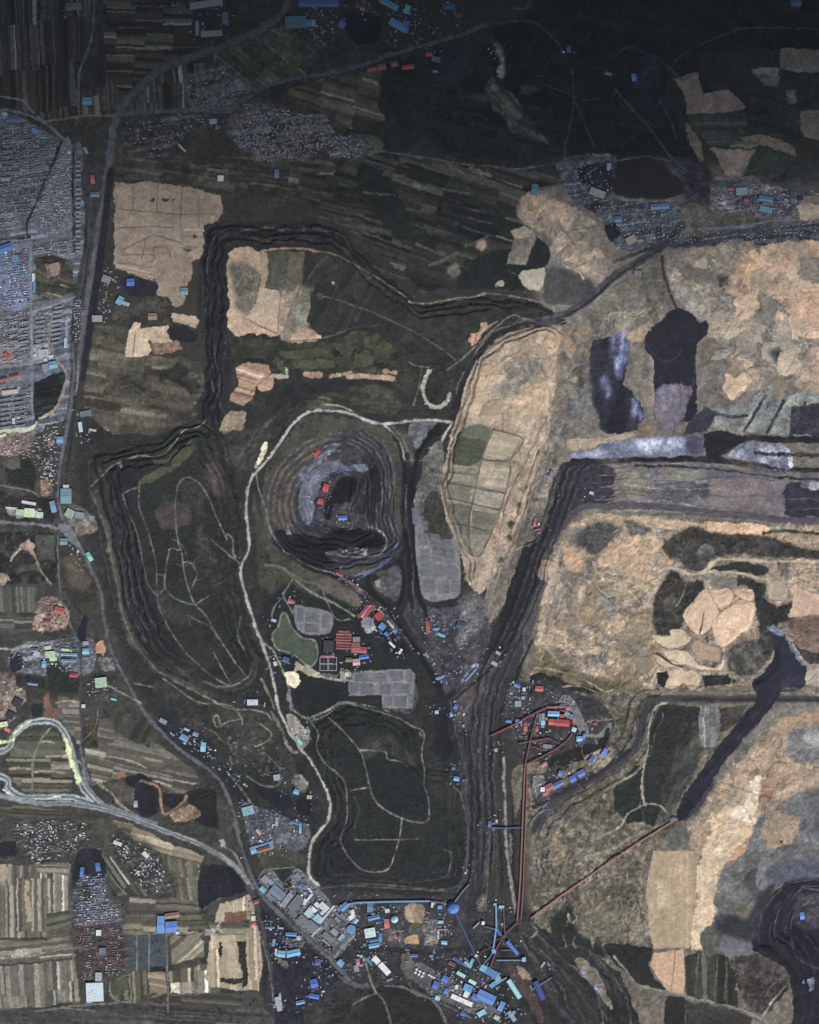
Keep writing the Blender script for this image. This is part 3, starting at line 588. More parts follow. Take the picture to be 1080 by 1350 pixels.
A((128,120,108),[(676,302),(690,298),(703,302),(707,315),(700,332),(694,349),(668,348),(674,328),(678,316)],(('mot',.15),('fur',100,5,.2)), F, lab='grey tan tongue of spoil west of the pale island', warp=.7)
A((158,142,120),[(675,303),(690,299),(702,304),(698,312),(680,314)], M(.1))
A((164,154,134),[(684,362),(690,355),(719,354),(719,372),(712,384),(700,383),(690,376)], M(.07), F, lab='pale heart shaped clearing', warp=.8)
A((150,144,128),[(655,374),(662,369),(668,371),(666,378),(657,378)],M(.1))
R((150,146,138),2,[(745,352),(762,358),(770,368)],tex=M(.3)); R((140,136,128),2,[(790,395),(795,378),(800,370)])

# ---- settlement ground north-east
A((72,74,80),[(740,210),(810,205),(808,258),(850,266),(905,268),(905,300),(880,318),(820,330),(800,300),(785,280),(755,262),(742,240)],(('mot',.35),('lite',.6,1.0)), 'town_ground', lab='coal dusted yards of the settlement below the dark hill')
A((46,46,62),[(760,220),(790,216),(808,222),(806,250),(785,248),(768,240)], M(.2)); A((40,42,52),[(798,296),(812,292),(820,308),(806,318)],M(.2))
A((82,80,82),[(940,242),(990,238),(1040,248),(1060,262),(1035,285),(990,285),(945,275)],(('mot',.35),('lite',.5,1.0)), 'town_ground', lab='yards of the red and blue roofed village')
A((92,88,80),[(905,270),(945,275),(990,286),(1040,286),(1060,268),(1080,262),(1080,300),(1000,304),(900,310)],(('mot',.25),))
A((60,62,68),[(868,300),(900,310),(1000,300),(1080,288),(1080,316),(1000,322),(920,325),(870,322)],(('mot',.3),), 'town_ground', lab='terrace of yards along the long blue walled row')
R((92,106,144),1.8,[(920,302),(980,298),(1030,290),(1080,286)])

# ---- road over the north
R((84,86,92),5,[(150,152),(182,148),(225,146),(268,144),(300,146),(322,131),(350,114),(390,103),(440,95),(480,84),(520,70),(600,48),(640,32)],'road',lab='dark road passing the north village',tex=M(.1))
R((76,76,72),3,[(330,55),(365,62),(400,68),(425,60),(440,50)]); R((78,80,78),2.4,[(640,32),(700,28),(735,55),(745,75)])
R((92,92,88),1.5,[(675,10),(698,4),(706,-6)]); R((80,80,78),1.6,[(755,90),(757,130),(752,165),(746,190),(744,215)]); R((80,80,78),1.5,[(720,112),(745,122),(768,131),(790,130)]); R((78,78,76),1.5,[(757,130),(770,160),(785,195)])
R((86,88,88),2,[(812,118),(840,150),(862,175),(884,205),(905,225)]); R((84,84,80),1.5,[(870,130),(885,160),(893,185)]); R((88,88,84),1.8,[(810,212),(850,206),(885,212)]); R((94,92,86),1.8,[(500,198),(560,208),(600,214),(680,222),(745,214),(800,210)],tex=M(.3)); R((72,74,70),3,[(900,105),(870,80),(830,62),(810,75)])
R((76,78,76),2,[(880,92),(910,66),(960,44),(1000,36),(1080,40)])

# ---- eastern spoil country
A((106,100,90),[(810,385),(840,362),(875,352),(886,380),(890,405),(872,422),(855,445),(835,448),(815,440),(790,450),(768,440),(800,410)],(('mot',.18),('fur',70,8,.18)), 'spoil_heap', lab='grey tan apron of spoil north of the black coal stacks', rgh=1.6, warp=2)
A((156,134,108),[(812,436),(825,426),(828,440),(848,432),(856,436),(846,450),(832,448)], M(.1), soft=1)
A((128,119,106),[(880,340),(930,325),(990,318),(1000,360),(975,380),(990,410),(1000,440),(960,470),(930,440),(925,420),(905,405),(890,380)],(('mot',.2),('lob',22,.18)), 'spoil_heap', lab='mottled grey tan spoil with faint heaps in the north-east', rgh=2, warp=2)
for p, c in (([(966,370),(974,345),(990,330),(1004,340),(1002,368),(998,392),(985,402),(975,395)],(184,150,112)),([(1002,330),(1040,318),(1080,320),(1080,390),(1050,420),(1036,405),(1015,385),(1002,360)],(176,146,120)),([(1036,390),(1080,380),(1080,440),(1056,448),(1040,420)],(178,146,120)),([(1022,420),(1032,412),(1048,420),(1068,434),(1050,448),(1030,440),(1024,432)],(184,154,128)),([(964,474),(975,468),(990,478),(1000,495),(1008,508),(996,516),(980,508),(972,490)],(170,148,120)),([(1056,470),(1080,440),(1080,512),(1060,516),(1046,502),(1050,490)],(172,146,122)),([(1050,270),(1080,256),(1080,286),(1055,288)],(156,140,118)),([(1068,252),(1080,248),(1080,268)],(150,138,118))):
    A(c, p, (('mot',.1),('lob',14,.07)), 'spoil_heap', 'soil', {184: 'orange tan leaf shaped spoil lobe', 176: 'widest orange tan spoil field at the north-east edge'}.get(c[0]) if c != (184,154,128) else 'rounded pale orange spoil knob', rgh=1.2, warp=1.5)
heaps([(1000,330),(1080,322),(1080,440),(1030,440)],12,7,16,[(184,156,126),(170,140,114),(160,136,112)],21); heaps([(900,345),(1000,345),(1000,520),(930,520)],26,6,16,[S2,S3,S4,(140,130,114)],22)
A((132,126,118),[(895,380),(912,380),(930,395),(938,412),(925,420),(905,402)],(('mot',.2),)); A((130,124,116),[(943,375),(956,390),(968,396),(975,402),(958,402),(945,388)],M(.15))
A((66,64,62),[(945,362),(962,360),(964,376),(950,378)],(('mot',.2),),soft=1)
A((108,100,92),[(925,450),(940,446),(955,460),(950,480),(955,512),(935,525),(922,520),(922,480)],(('mot',.16),), 'spoil_heap', rgh=1.2); A((104,100,98),[(955,480),(970,500),(985,512),(980,540),(962,535),(952,505)],(('mot',.2),),warp=2)
A((140,132,118),[(1006,464),(1012,454),(1030,452),(1046,456),(1050,470),(1038,482),(1018,482),(1008,474)],M(.12)); A((70,74,66),[(1014,462),(1028,456),(1040,462),(1036,476),(1020,478)],M(.15),soft=2); A((48,58,48),[(1020,462),(1030,464),(1036,474),(1024,474)],M(.1),soft=1)
R((84,84,76),2,[(1036,468),(1048,462),(1056,454)]); R((98,88,82),2.4,[(1050,482),(1060,468),(1070,455)],tex=M(.2))
S1 = (166,142,116); S2 = (150,134,114); S3 = (128,120,108); S4 = (112,106,98)
heaps([(884,345),(1080,322),(1080,520),(960,520),(920,440)],34,8,24,[S1, S2, S2, S3, S4],1)
heaps([(688,270),(740,266),(790,295),(794,360),(740,340),(712,300)],14,7,16,[S1, S2, S2, S3],2)
heaps([(800,400),(870,356),(888,400),(860,440),(770,445)],12,8,18,[S3, S4,(112,104,90)],3)
# blue-black coal stacks
COALT = (('mot',.09),)
A((45,44,58),[(781,458),(790,448),(805,444),(826,444),(832,460),(828,485),(824,505),(836,520),(848,535),(850,555),(838,568),(815,573),(795,568),(784,545),(778,520)],(('mot',.14),('fur',100,8,.2)), 'coal_heap', lab='black coal stack with pale blue ridges, western of two', rgh=1.6, warp=1.2)
for p in ([(803,444),(826,443),(831,462),(826,484),(816,500),(812,480),(806,465)],[(830,520),(842,530),(850,550),(846,560),(836,545)],[(792,500),(800,490),(806,515),(798,525)]): A((92,96,128), p, (('mot',.3),('fur',100,5,.4)), soft=2, warp=1.5)
A((40,38,50),[(852,440),(862,428),(876,420),(884,410),(898,406),(914,412),(922,425),(934,424),(932,440),(920,452),(918,470),(920,520),(916,550),(898,556),(866,556),(863,510),(862,476),(851,458)], COALT, 'coal_heap', lab='smooth black coal field with a scalloped north edge, eastern of two', rgh=.5, warp=.8)
R((58,58,74),1.4,[(852,452),(866,470),(880,476),(893,470),(900,460)]); R((62,62,78),1.3,[(917,470),(915,510)])
R((46,45,52),4,[(873,338),(875,358),(884,385),(892,405)],'haul_road',lab='narrow black haul road coming down to the eastern coal field')
A((104,97,106),[(868,509),(913,511),(907,532),(901,554),(880,570),(866,560)],(('mot',.15),('fur',95,5,.14)), 'spoil_heap', lab='pinkish grey square of settled spoil below the coal field', warp=.6)
A((112,116,110),[(922,540),(960,536),(980,540),(1000,520),(1015,510),(1030,530),(1050,520),(1080,510),(1080,576),(960,566),(935,558)],(('mot',.2),('fur',-58,9,.2)), 'spoil_heap', lab='grey green ribbed spoil above the ash ponds', rgh=1.5)
heaps([(870,540),(1080,520),(1080,570),(930,560)],6,7,14,[(108,108,104), S4,(92,92,92)],6)
for p in ([(982,568),(996,545),(1010,522)],[(1012,570),(1024,548),(1034,528)],[(940,544),(965,550),(985,548)],[(1042,575),(1056,550),(1062,530)]): R((54,52,66),4,p,tex=M(.15))
A((62,58,70),[(1046,536),(1080,520),(1080,580),(1040,572)],(('mot',.25),)); A((56,54,68),[(915,548),(932,535),(945,545),(930,566),(900,575)],(('mot',.15),))
A((110,92,78),[(840,560),(856,556),(866,566),(860,578),(842,575)],(('mot',.2),))

# ---- central pale tip
CT = [(598,560),(606,530),(614,500),(632,468),(656,444),(688,430),(715,426),(738,432),(742,452),(736,480),(732,520),(728,560),(716,600),(700,640),(684,690),(664,735),(648,770),(622,780),(606,730),(590,690),(582,640),(588,600)]
A((150,132,112), CT, (('mot',.17),('fur',60,8,.1)), 'waste_tip', lab='central pale tan waste tip, long and tongue shaped', rgh=1.3, warp=1.2)
A((118,112,100),[(660,500),(664,480),(676,470),(690,478),(712,470),(715,490),(702,510),(690,520),(672,525),(662,515)],(('mot',.2),('fur',60,6,.2)), soft=4, warp=2)
A((168,142,114),[(708,440),(722,434),(736,440),(738,455),(726,470),(718,460)], M(.08), soft=1); A((172,148,120),[(640,525),(660,530),(690,520),(712,505),(728,505),(724,535),(700,552),(660,556),(630,556),(616,548),(622,525)],(('mot',.12),),soft=2)
A((164,142,116),[(622,500),(640,478),(656,484),(648,510),(632,522),(618,524)],M(.1),soft=2)
A((110,102,92),[(738,432),(768,438),(778,470),(780,520),(790,560),(765,575),(745,590),(730,640),(712,690),(690,750),(664,800),(640,830),(625,815),(640,780),(664,735),(684,690),(702,640),(718,600),(728,560),(734,500)],(('mot',.2),('fur',112,7,.2)), 'spoil_heap', lab='grey tan flank east of the central tip, streaked by haul tracks', rgh=1.4, warp=1.5)
A((104,104,104),[(752,480),(772,478),(782,520),(780,560),(756,568),(745,540)],(('mot',.22),('fur',100,6,.2)), soft=4, warp=2); A((140,118,94),[(740,440),(752,446),(760,460),(748,470),(740,460)],M(.12),soft=1); A((134,116,94),[(765,432),(778,424),(782,435),(772,448)],M(.15),soft=1)
A((86,72,60),[(756,488),(766,484),(774,505),(764,512)],(('mot',.2),),soft=2)
heaps([(735,440),(775,440),(785,540),(740,600),(728,560)],10,7,14,[S3, S4,(124,112,98)],5)
for p in ([(728,540),(700,590),(676,640),(662,690),(652,740),(640,790)],[(736,545),(712,590),(694,640),(676,700),(660,750),(645,800)],[(742,560),(715,610),(700,655),(684,700),(668,745)],[(700,600),(690,612),(680,640)],[(720,600),(704,640),(690,690)]):
    R((140,122,106),1.5,p,tex=M(.2)); 
for p in ([(724,548),(698,598),(672,650),(658,700)],[(734,560),(708,604),(690,650),(672,708)],[(690,690),(676,735),(660,780)]): R((82,76,72),1.4,p,tex=M(.2),warp=1)
for x, y, r in ((688,643,4),(684,665,5),(673,690,6),(670,708,6),(660,740,6),(718,596,4),(694,640,3),(730,612,5)): A((66,66,58),[(x-r,y),(x,y-r),(x+r,y+1),(x,y+r)], M(.25), soft=1, warp=1.5)
heaps([(620,500),(700,434),(738,440),(726,520),(690,548),(616,548)],9,9,18,[S1, S2,(158,138,114)],4)
# fields on its southern half
CF = [(603,572),(618,560),(635,558),(648,565),(670,570),(688,578),(682,596),(672,608),(674,622),(666,650),(658,675),(648,705),(635,732),(622,730),(606,716),(598,690),(588,664),(588,640),(592,610)]
A((128,120,104), CF, (('mot',.1),('str',10,5,.05,40)), F, lab='cropped terrace field laid out in blocks on the central tip', warp=.6, rgh=.4)
A((74,80,60),[(604,574),(618,562),(634,560),(648,566),(640,590),(633,608),(620,614),(598,612),(596,596)],(('str',8,7,.1,60),('mot',.12)), F, lab='green block of crops on the central tip', warp=.5, rgh=.3)
A((92,96,82),[(618,562),(634,560),(648,566),(642,582),(606,577)], M(.1), warp=.5); A((110,106,92),[(590,632),(622,640),(620,662),(590,656)],(('str',10,5,.08,60),('mot',.1)),warp=.4); A((98,96,86),[(590,660),(622,668),(618,708),(606,704),(596,684)],(('str',8,8,.07,40),('mot',.1)),warp=.5); A((104,102,90),[(624,672),(655,678),(646,705),(620,705)],(('str',8,8,.07,40),('mot',.1)),warp=.5)
A((138,132,114),[(624,645),(664,652),(658,670),(622,664)],(('str',8,6,.07,40),('mot',.1)),warp=.4); A((152,138,117),[(648,568),(686,577),(676,594),(664,606),(640,600)],(('str',8,9,.08,60),),warp=.4); A((142,130,111),[(634,608),(672,616),(668,648),(628,640)],(('str',8,6,.07,40),('mot',.1)),warp=.4)
for p in ([(650,567),(637,600),(630,630),(624,660),(618,690),(619,726)],[(588,598),(620,602),(640,606),(668,608)],[(590,636),(625,642),(664,650)],[(590,656),(625,664),(658,672)],[(594,690),(620,694),(640,700)],[(604,574),(640,590)]): R((78,72,62),1.9,p,tex=M(.1))
for p in ([(594,604),(588,640),(588,664),(598,690),(606,716),(620,730),(632,732),(642,714),(654,688),(660,668)],[(670,606),(673,620),(666,652),(660,672)],[(650,566),(688,577),(680,596),(668,608),(655,606)]): R((92,82,70),2,p,tex=M(.1))
for k in range(11): R((90,82,66),1.6,[(592+k*.2,622+k*.1),(600+3*k,622+k*.4),(612+2*k,624)], a=.25)
A((140,124,104),[(615,742),(630,738),(642,738),(636,755),(626,768),(614,768),(611,755)], M(.12), 'spoil_heap', lab='smooth tan knoll at the south foot of the central tip', rgh=.8)
hill(CT, 18,14,2, flat_gain=.1)

# ---- dark haul canyon down the middle
A((62,60,66),[(552,690),(562,790),(590,800),(630,800),(650,830),(640,862),(610,895),(590,925),(575,900),(555,860),(530,820),(545,770)],(('mot',.3),('lite',.5,1.2)), 'yard', lab='grey works yard in the fork of the haul roads', warp=1.5)
A((92,90,90),[(606,790),(625,782),(640,795),(630,830),(612,850),(600,845),(610,820)],(('mot',.35),),soft=2)
A((55,52,58),[(735,640),(752,612),(800,612),(818,634),(812,655),(780,668),(752,680),(734,700),(718,750),(700,800),(684,850),(668,890),(656,930),(640,1000),(640,1180),(612,1180),(616,1080),(606,1010),(590,960),(588,925),(612,895),(650,860),(684,795),(700,745),(722,690)],(('mot',.14),('fur',105,6,.16)), 'haul_road', lab='broad dark haul canyon running south through the coal district', warp=1.2, rgh=1)
A((32,31,39),[(691,718),(700,714),(714,714),(716,722),(706,762),(690,802),(672,842),(656,862),(640,868),(646,846),(660,812),(672,775),(682,742)], COALT, 'coal_heap', lab='long black coal bed in the haul canyon', warp=.8)
R((33,32,39),9,[(1080,622),(1040,620),(990,613),(940,606),(870,606),(800,608),(766,606),(748,618),(738,650),(724,690),(708,730)],'haul_road',lab='black haul road curving west from the ash ponds',tex=M(.1))
R((35,34,41),9,[(1080,580),(1030,579),(985,578),(962,590),(942,602)],'haul_road',lab='black haul road above the eastern ash pond',tex=M(.1)); A((37,36,43),[(926,572),(950,568),(985,577),(965,590),(945,603),(930,598)],M(.1))
A((98,101,122),[(752,598),(770,592),(800,584),(830,580),(862,576),(900,575),(926,573),(928,588),(930,600),(900,602),(850,603),(800,604),(760,605)],(('mot',.2),('fur',5,6,.3)), 'ash_pond', lab='western strip of pale blue ash beside the black haul road', rgh=.8)
for p in ([(770,594),(790,590),(800,600),(775,602)],[(838,582),(870,578),(880,590),(850,598)],[(876,577),(900,580),(905,592),(885,590)]): A((150,153,170), p, (('mot',.3),), soft=2, warp=2)
A((74,72,92),[(902,576),(926,574),(930,600),(904,601)],M(.15),soft=2); A((150,134,112),[(750,578),(790,578),(830,572),(830,578),(790,586),(758,594),(748,588)],M(.12))
A((112,114,128),[(962,600),(972,590),(985,583),(1010,585),(1036,587),(1043,600),(1046,616),(1038,619),(1010,613),(985,608)],(('mot',.3),), 'ash_pond', lab='eastern pale blue ash pond with a straight edge', rgh=.8, warp=.8); A((168,172,190),[(1034,588),(1040,590),(1046,614),(1042,618)],M(.15))
A((150,156,176),[(1000,590),(1020,592),(1030,604),(1005,604)],(('mot',.35),),soft=2)
A((108,102,104),[(818,614),(870,612),(940,612),(1000,620),(1080,632),(1080,690),(1000,676),(930,670),(860,662),(820,664),(812,640)],(('mot',.16),('fur',5,9,.1)), 'spoil_heap', lab='grey pink bench between the two eastern haul roads', rgh=1)
A((120,120,108),[(870,634),(890,624),(920,620),(936,626),(920,634)], M(.12)); A((118,106,104),[(938,632),(1010,634),(1010,672),(936,666)],(('mot',.12),)); R((74,72,82),2,[(865,638),(900,636),(940,630),(980,628),(1022,634)]); A((72,68,78),[(912,640),(936,636),(936,655),(920,660)],(('mot',.2),),soft=2)
A((92,88,92),[(862,642),(910,640),(930,662),(860,662)],(('mot',.3),)); A((112,106,94),[(818,620),(850,622),(862,640),(830,660),(814,655)],(('mot',.25),),soft=2)
A((50,48,60),[(1034,648),(1042,636),(1058,634),(1064,642),(1080,646),(1080,682),(1042,680),(1036,664)],(('mot',.16),), 'coal_heap', lab='ragged black coal stack on the eastern bench', warp=1.6); A((150,146,150),[(1068,636),(1080,632),(1080,648),(1070,645)],M(.2))
A((54,51,60),[(742,616),(800,614),(808,626),(800,655),(770,662),(742,660),(736,645)],(('mot',.25),('lite',.4,1.3)), soft=2)
R((78,76,86),6,[(1080,692),(1040,686),(990,680),(930,675),(870,668),(810,667),(770,668),(752,680),(738,704),(722,750),(708,795),(694,840)],'haul_road',lab='grey haul road rimming the eastern pit',tex=M(.08),edge=(54,52,56))
R((54,52,58),7,[(694,840),(678,880),(664,915),(657,950)],'haul_road',lab='dark haul road west of the eastern pit rim',tex=M(.1))
for p in ([(600,960),(612,1010),(625,1080),(628,1170)],[(640,930),(632,1000),(640,1080),(640,1170)],[(620,940),(640,960),(650,1000)],[(612,920),(622,980),(634,1040),(640,1060)],[(650,900),(640,960),(646,1040),(650,1100)]): R((78,74,78),1.4,p,tex=M(.2),warp=1)
for p in ([(592,930),(600,990),(606,1040)],[(608,940),(616,1000),(630,1060),(650,1090)],[(636,880),(620,930)],[(660,880),(650,930),(648,990),(652,1060)]): R((36,35,42),2.2,p,tex=M(.1),warp=1)
R((132,126,118),3.4,[(664,1000),(665,1030),(667,1080),(668,1120),(672,1150),(678,1185),(680,1205)],'road',lab='light concrete road beside the red belt galleries',tex=M(.08)); R((88,86,84),2,[(692,840),(690,870),(688,880)])
R((70,68,72),2.4,[(654,1060),(655,1110),(656,1180)]); R((104,96,84),1.5,[(646,1085),(644,1140),(641,1200)])
A((92,90,92),[(673,1100),(678,1098),(677,1135),(671,1142)],(('mot',.3),)); A((104,98,94),[(628,1190),(636,1176),(642,1178),(640,1200),(632,1200)],(('mot',.4),))
A((34,33,44),[(573,945),(585,942),(592,960),(597,985),(592,998),(578,998),(572,985),(574,965)], COALT, 'coal_heap', lab='small black coal bed beside the southern waste tip')
R((38,36,45),8,[(545,850),(562,878),(578,905),(590,935),(596,965),(604,1000)],'haul_road',lab='black haul road slanting past the solar fields',tex=M(.1)); R((38,36,45),7,[(664,836),(645,865),(622,890),(604,910),(590,920)],'haul_road',lab='short black haul road at the canyon fork',tex=M(.1))
A((84,88,110),[(606,900),(618,886),(628,876),(632,880),(618,895),(608,906)],(('mot',.4),)); A((96,86,78),[(596,925),(640,870),(660,860),(655,880),(640,920),(625,935),(606,960)],(('mot',.25),('fur',120,5,.25)),a=.45,soft=3)

R((40,39,45),10,[(742,424),(712,426),(684,430),(655,442),(630,466),(612,496),(602,530),(594,560)],'haul_road',lab='dark haul road hugging the north-west side of the central tip',tex=M(.15)); R((96,88,82),2,[(720,424),(690,424),(656,436),(632,458),(612,486),(600,520)],warp=1); R((110,96,86),1.6,[(700,432),(665,446),(640,468),(622,498),(612,530)],warp=1)
R((66,66,72),11,[(900,296),(880,318),(850,340),(815,360),(795,378),(775,396),(750,412),(715,424)],'haul_road',lab='wide grey haul road between the settlement and the central tip',tex=M(.22)); R((44,44,52),3,[(895,300),(870,328),(830,352),(800,378),(772,402),(735,420)],tex=M(.2),warp=1); R((108,104,100),2,[(860,350),(820,370),(795,395),(765,415),(735,428)],warp=1)
R((52,52,56),5,[(810,345),(850,330),(880,322)],tex=M(.2)); R((120,112,100),2,[(790,440),(800,425),(830,412),(860,405)],tex=M(.3),warp=1)
for i in range(46):
    x, y = 475 + hsh(i, 21.)*220,205 + hsh(i, 22.)*165; L = 14 + 34*hsh(i, 23.); a = math.radians(14 + 12*hsh(i, 24.)); k = 60 + 46*hsh(i, 25.)
    if x - 560 > (y - 205) * 1.3 and y > 330: continue
    R((k,k-1,k-10) if i % 3 else (38,40,40),1.2 + 3*hsh(i, 26.)*(i % 3 == 0),[(x-L/2*math.cos(a),y-L/2*math.sin(a)),(x,y+1),(x+L/2*math.cos(a),y+L/2*math.sin(a))], a=.7, tex=M(.2))
for i in range(26):
    x = 596 + 56*hsh(i, 31.); y = 905 + hsh(i, 32.)*230; L = 30 + 60*hsh(i, 33.); d = (hsh(i, 34.)-.5)*10
    R(((76,73,76),(34,33,39),(88,82,78))[i % 3],1.3,[(x+d,y-L/2),(x,y),(x-d*.6,y+L/2)], a=.7, tex=M(.25), warp=1.2)
for i in range(16):
    x = 640 + i*.6; R(((74,72,76),(40,38,44))[i % 2],1.4,[(760-i*3,628+i*2.6),(738-i*2.4,660),(712-i*1.6,725),(690-i*1.4,790),(664-i*1.2,850)], a=.3 if i > 6 else .6, tex=M(.25), warp=1)
A((112,112,113),[(541,664),(556,660),(566,690),(590,705),(604,720),(606,780),(590,790),(560,788),(548,740)],M(.1),warp=.4)

for c, w, p in (((34,33,40),5,[(1080,604),(1000,598),(1046,600)]),((32,31,38),4,[(760,606),(748,616),(740,640),(728,680),(716,715)]),((34,33,39),3,[(716,720),(706,765),(690,806),(672,846),(650,880),(620,905),(598,925)]),((34,33,39),3,[(1080,636),(1020,628),(960,620),(900,616),(840,614)]),((34,33,39),3.4,[(700,845),(684,885),(668,920),(660,960),(658,1010)]),((88,84,86),1.6,[(722,722),(712,765),(697,806),(680,846),(662,885),(648,925)]),((34,33,39),3,[(690,1010),(680,1040),(677,1090),(678,1150),(684,1190)]),((36,35,40),3,[(656,940),(648,990),(650,1050),(660,1110),(662,1170)]),((36,35,40),3.4,[(622,1000),(630,1060),(624,1120),(616,1170)])): R(c,w,p,tex=M(.12),warp=.8)

for k in range(15):
    y = 610 + k*5.2; c = ((128,122,118),(60,57,66),(92,88,92))[k % 3]; x0 = 775 + 22*hsh(k,61.)+ (k > 9)*20; x1 = x0 + 90 + 220*hsh(k,62.)
    R(c, 1.1 + .9*hsh(k,63.),[(x0,y+2),(x0+(x1-x0)*.3,y),(x0+(x1-x0)*.65,y+3),(x1,y+7+6*hsh(k,64.))], a=.6, tex=M(.35), warp=.8)
def tracks(poly, n, seed, cols, L0=20, L1=60):
    q = np.array(poly, float); rr = random.Random(seed); k = 0
    while k < n:
        x, y = rr.uniform(q[:, 0].min(), q[:, 0].max()), rr.uniform(q[:, 1].min(), q[:, 1].max())
        if not inside(q, np.array([x]), np.array([y]))[0]: continue
        k += 1; t = rr.uniform(0,6.28); p = [(x, y)]; dt = rr.uniform(-.35, .35)
        for _ in range(int(rr.uniform(L0, L1) / 7)):
            x += 7 * math.cos(t); y += 7 * math.sin(t); t += dt + rr.uniform(-.2, .2)
            if not inside(q, np.array([x]), np.array([y]))[0]: break
            p.append((x, y))
        if len(p) > 2: R(rr.choice(cols), rr.uniform(1,1.7), p, a=rr.uniform(.4, .75), tex=M(.3), warp=.6)
PT = [(152,138,116),(140,128,110),(70,64,58),(160,146,124)]
tracks([(884,345),(1080,322),(1080,510),(960,510),(925,440)],26,1, PT); tracks([(800,400),(880,350),(888,400),(860,440),(770,445)],9,2, PT); tracks([(700,260),(790,290),(794,360),(740,345)],8,3, PT, 15,40); tracks([(620,500),(700,434),(738,440),(726,520),(690,548)],12,4,[(172,152,126),(120,106,90)],15,50); tracks([(740,440),(780,450),(785,550),(700,740),(660,780),(720,600)],14,5, PT)
# ---- western waste tip
T2 = [(118,606),(126,594),(145,592),(165,586),(200,580),(225,566),(245,556),(268,556),(290,580),(312,640),(318,690),(316,730),(324,790),(336,830),(348,870),(346,900),(332,912),(300,916),(268,908),(232,896),(204,878),(180,846),(166,812),(156,770),(148,720),(138,680),(124,640)]
A((45,47,45), T2,(('mot',.13),('spk',.2,1.3)), 'waste_tip', lab='western waste tip, dark and overgrown with looping pale tracks', rgh=1.2, warp=1.2)
A((39,41,47),[(150,622),(190,604),(180,640),(176,690),(186,740),(198,790),(216,830),(244,866),(222,862),(192,832),(174,790),(164,740),(158,690),(148,650)],(('mot',.1),), soft=3)
R((78,74,64),9,[(128,652),(138,690),(146,735),(154,775),(163,815),(178,848),(205,880),(240,900),(268,914)],tex=(('mot',.2),),a=.8,warp=1)
R((106,102,92),1.5,[(120,648),(136,690),(146,735),(155,780),(164,818),(180,852),(208,884),(240,903),(272,920)]); R((70,70,68),1.4,[(117,610),(118,650),(130,700),(142,760),(152,800)])
R((112,108,98),1.8,[(120,642),(134,628),(150,613),(170,606),(186,601),(210,602),(222,594),(236,576),(244,566),(262,562),(272,554)],'track',lab='pale rim track on the north of the western waste tip'); A((132,126,112),[(154,612),(160,611),(160,617),(155,617)],M(.1))
A((80,80,60),[(184,636),(190,628),(206,620),(225,606),(240,592),(252,580),(258,592),(246,606),(232,616),(215,628),(198,638),(186,640)], M(.1), F, lab='olive leaf shaped slope on the western waste tip'); A((66,66,58),[(200,600),(236,592),(228,604),(206,614)],M(.2),soft=1)
A((70,64,60),[(206,676),(214,664),(230,660),(248,664),(254,680),(250,692),(232,698),(214,697)], M(.1), F, lab='brown hexagonal clearing on the western waste tip'); A((60,57,54),[(235,640),(246,630),(264,638),(272,655),(260,668),(240,660)],M(.14),soft=2); A((60,57,54),[(205,780),(216,776),(240,800),(258,812),(240,822),(215,810)],M(.14),soft=2)
A((62,64,60),[(260,668),(268,672),(272,700),(282,730),(290,760),(280,770),(266,740),(260,700)],(('mot',.5),),a=.5,soft=2); A((68,62,58),[(270,600),(290,612),(300,640),(286,660),(274,640)],M(.15),soft=3)
TR = (104,103,97)
for p in ([(162,652),(172,678),(182,706),(190,745),(196,770),(208,786)],[(185,640),(185,668),(194,695),(204,730),(208,765),(209,795),(216,812),(228,836),(250,864),(275,888),(300,904)],[(162,652),(166,649),(184,643)],[(184,641),(187,636)],[(235,640),(245,629),(258,633),(270,645),(282,672),(294,698),(300,712)],[(235,640),(232,662),(233,690),(236,716),(240,728),(243,752),(248,772),(258,796),(272,810),(288,838),(300,858),(324,890)],[(238,725),(226,723),(222,735),(219,758),(219,774),(228,786),(242,793),(258,797)],[(209,757),(220,758)],[(219,774),(212,782)],[(242,742),(252,742),(260,756),(254,774)],[(209,795),(218,806)],[(258,797),(268,790),(276,786)],[(280,712),(307,736),(308,734)],[(282,860),(304,900)]): R(TR,1.4,p,tex=M(.25))
R((96,94,86),1.5,[(248,810),(262,818),(278,826),(290,843)],a=.8); R((90,88,82),1.4,[(318,812),(314,838),(322,856)]); R((110,106,98),1.5,[(300,704),(307,712),(308,730),(316,736)])
R((60,62,60),5,[(232,880),(260,900),(290,908),(315,908),(332,896),(338,876),(334,858)],tex=M(.12)); R((92,88,80),2.2,[(268,898),(290,906),(312,902),(328,890),(334,872)],tex=M(.2))
for k in range(7): R(((84,82,74),(42,44,50))[k % 2],1.6,[(132+k*5,668-k*2),(146+k*5,730),(156+k*5,782),(172+k*4.6,830-k*2),(200+k*4,868-k*3)], a=.5, warp=1)
hill(T2,42,36,4, flat_gain=.3)
A((58,56,52),[(200,900),(250,920),(300,925),(350,930),(362,960),(385,990),(395,1040),(330,1010),(280,985),(240,950)],(('mot',.25),),soft=2,warp=2)
for p in ([(215,895),(260,925),(300,930),(318,945),(320,955)],[(270,918),(300,934),(330,936),(350,940),(358,950)],[(345,955),(358,968),(350,978),(335,985)],[(280,946),(284,958),(290,956),(286,944),(280,948)],[(290,958),(300,952),(318,948)]): R((116,110,96),1.6,p,tex=M(.3))
R((112,104,92),2.6,[(345,895),(355,915),(362,935)],tex=M(.15)); R((108,102,92),4,[(358,940),(372,965),(380,985),(392,992)],tex=M(.25))
R((116,112,104),2,[(300,1018),(320,1044),(336,1064),(352,1072),(366,1076)],tex=M(.3)); R((104,98,86),1.4,[(270,960),(285,968),(296,980),(310,985)])
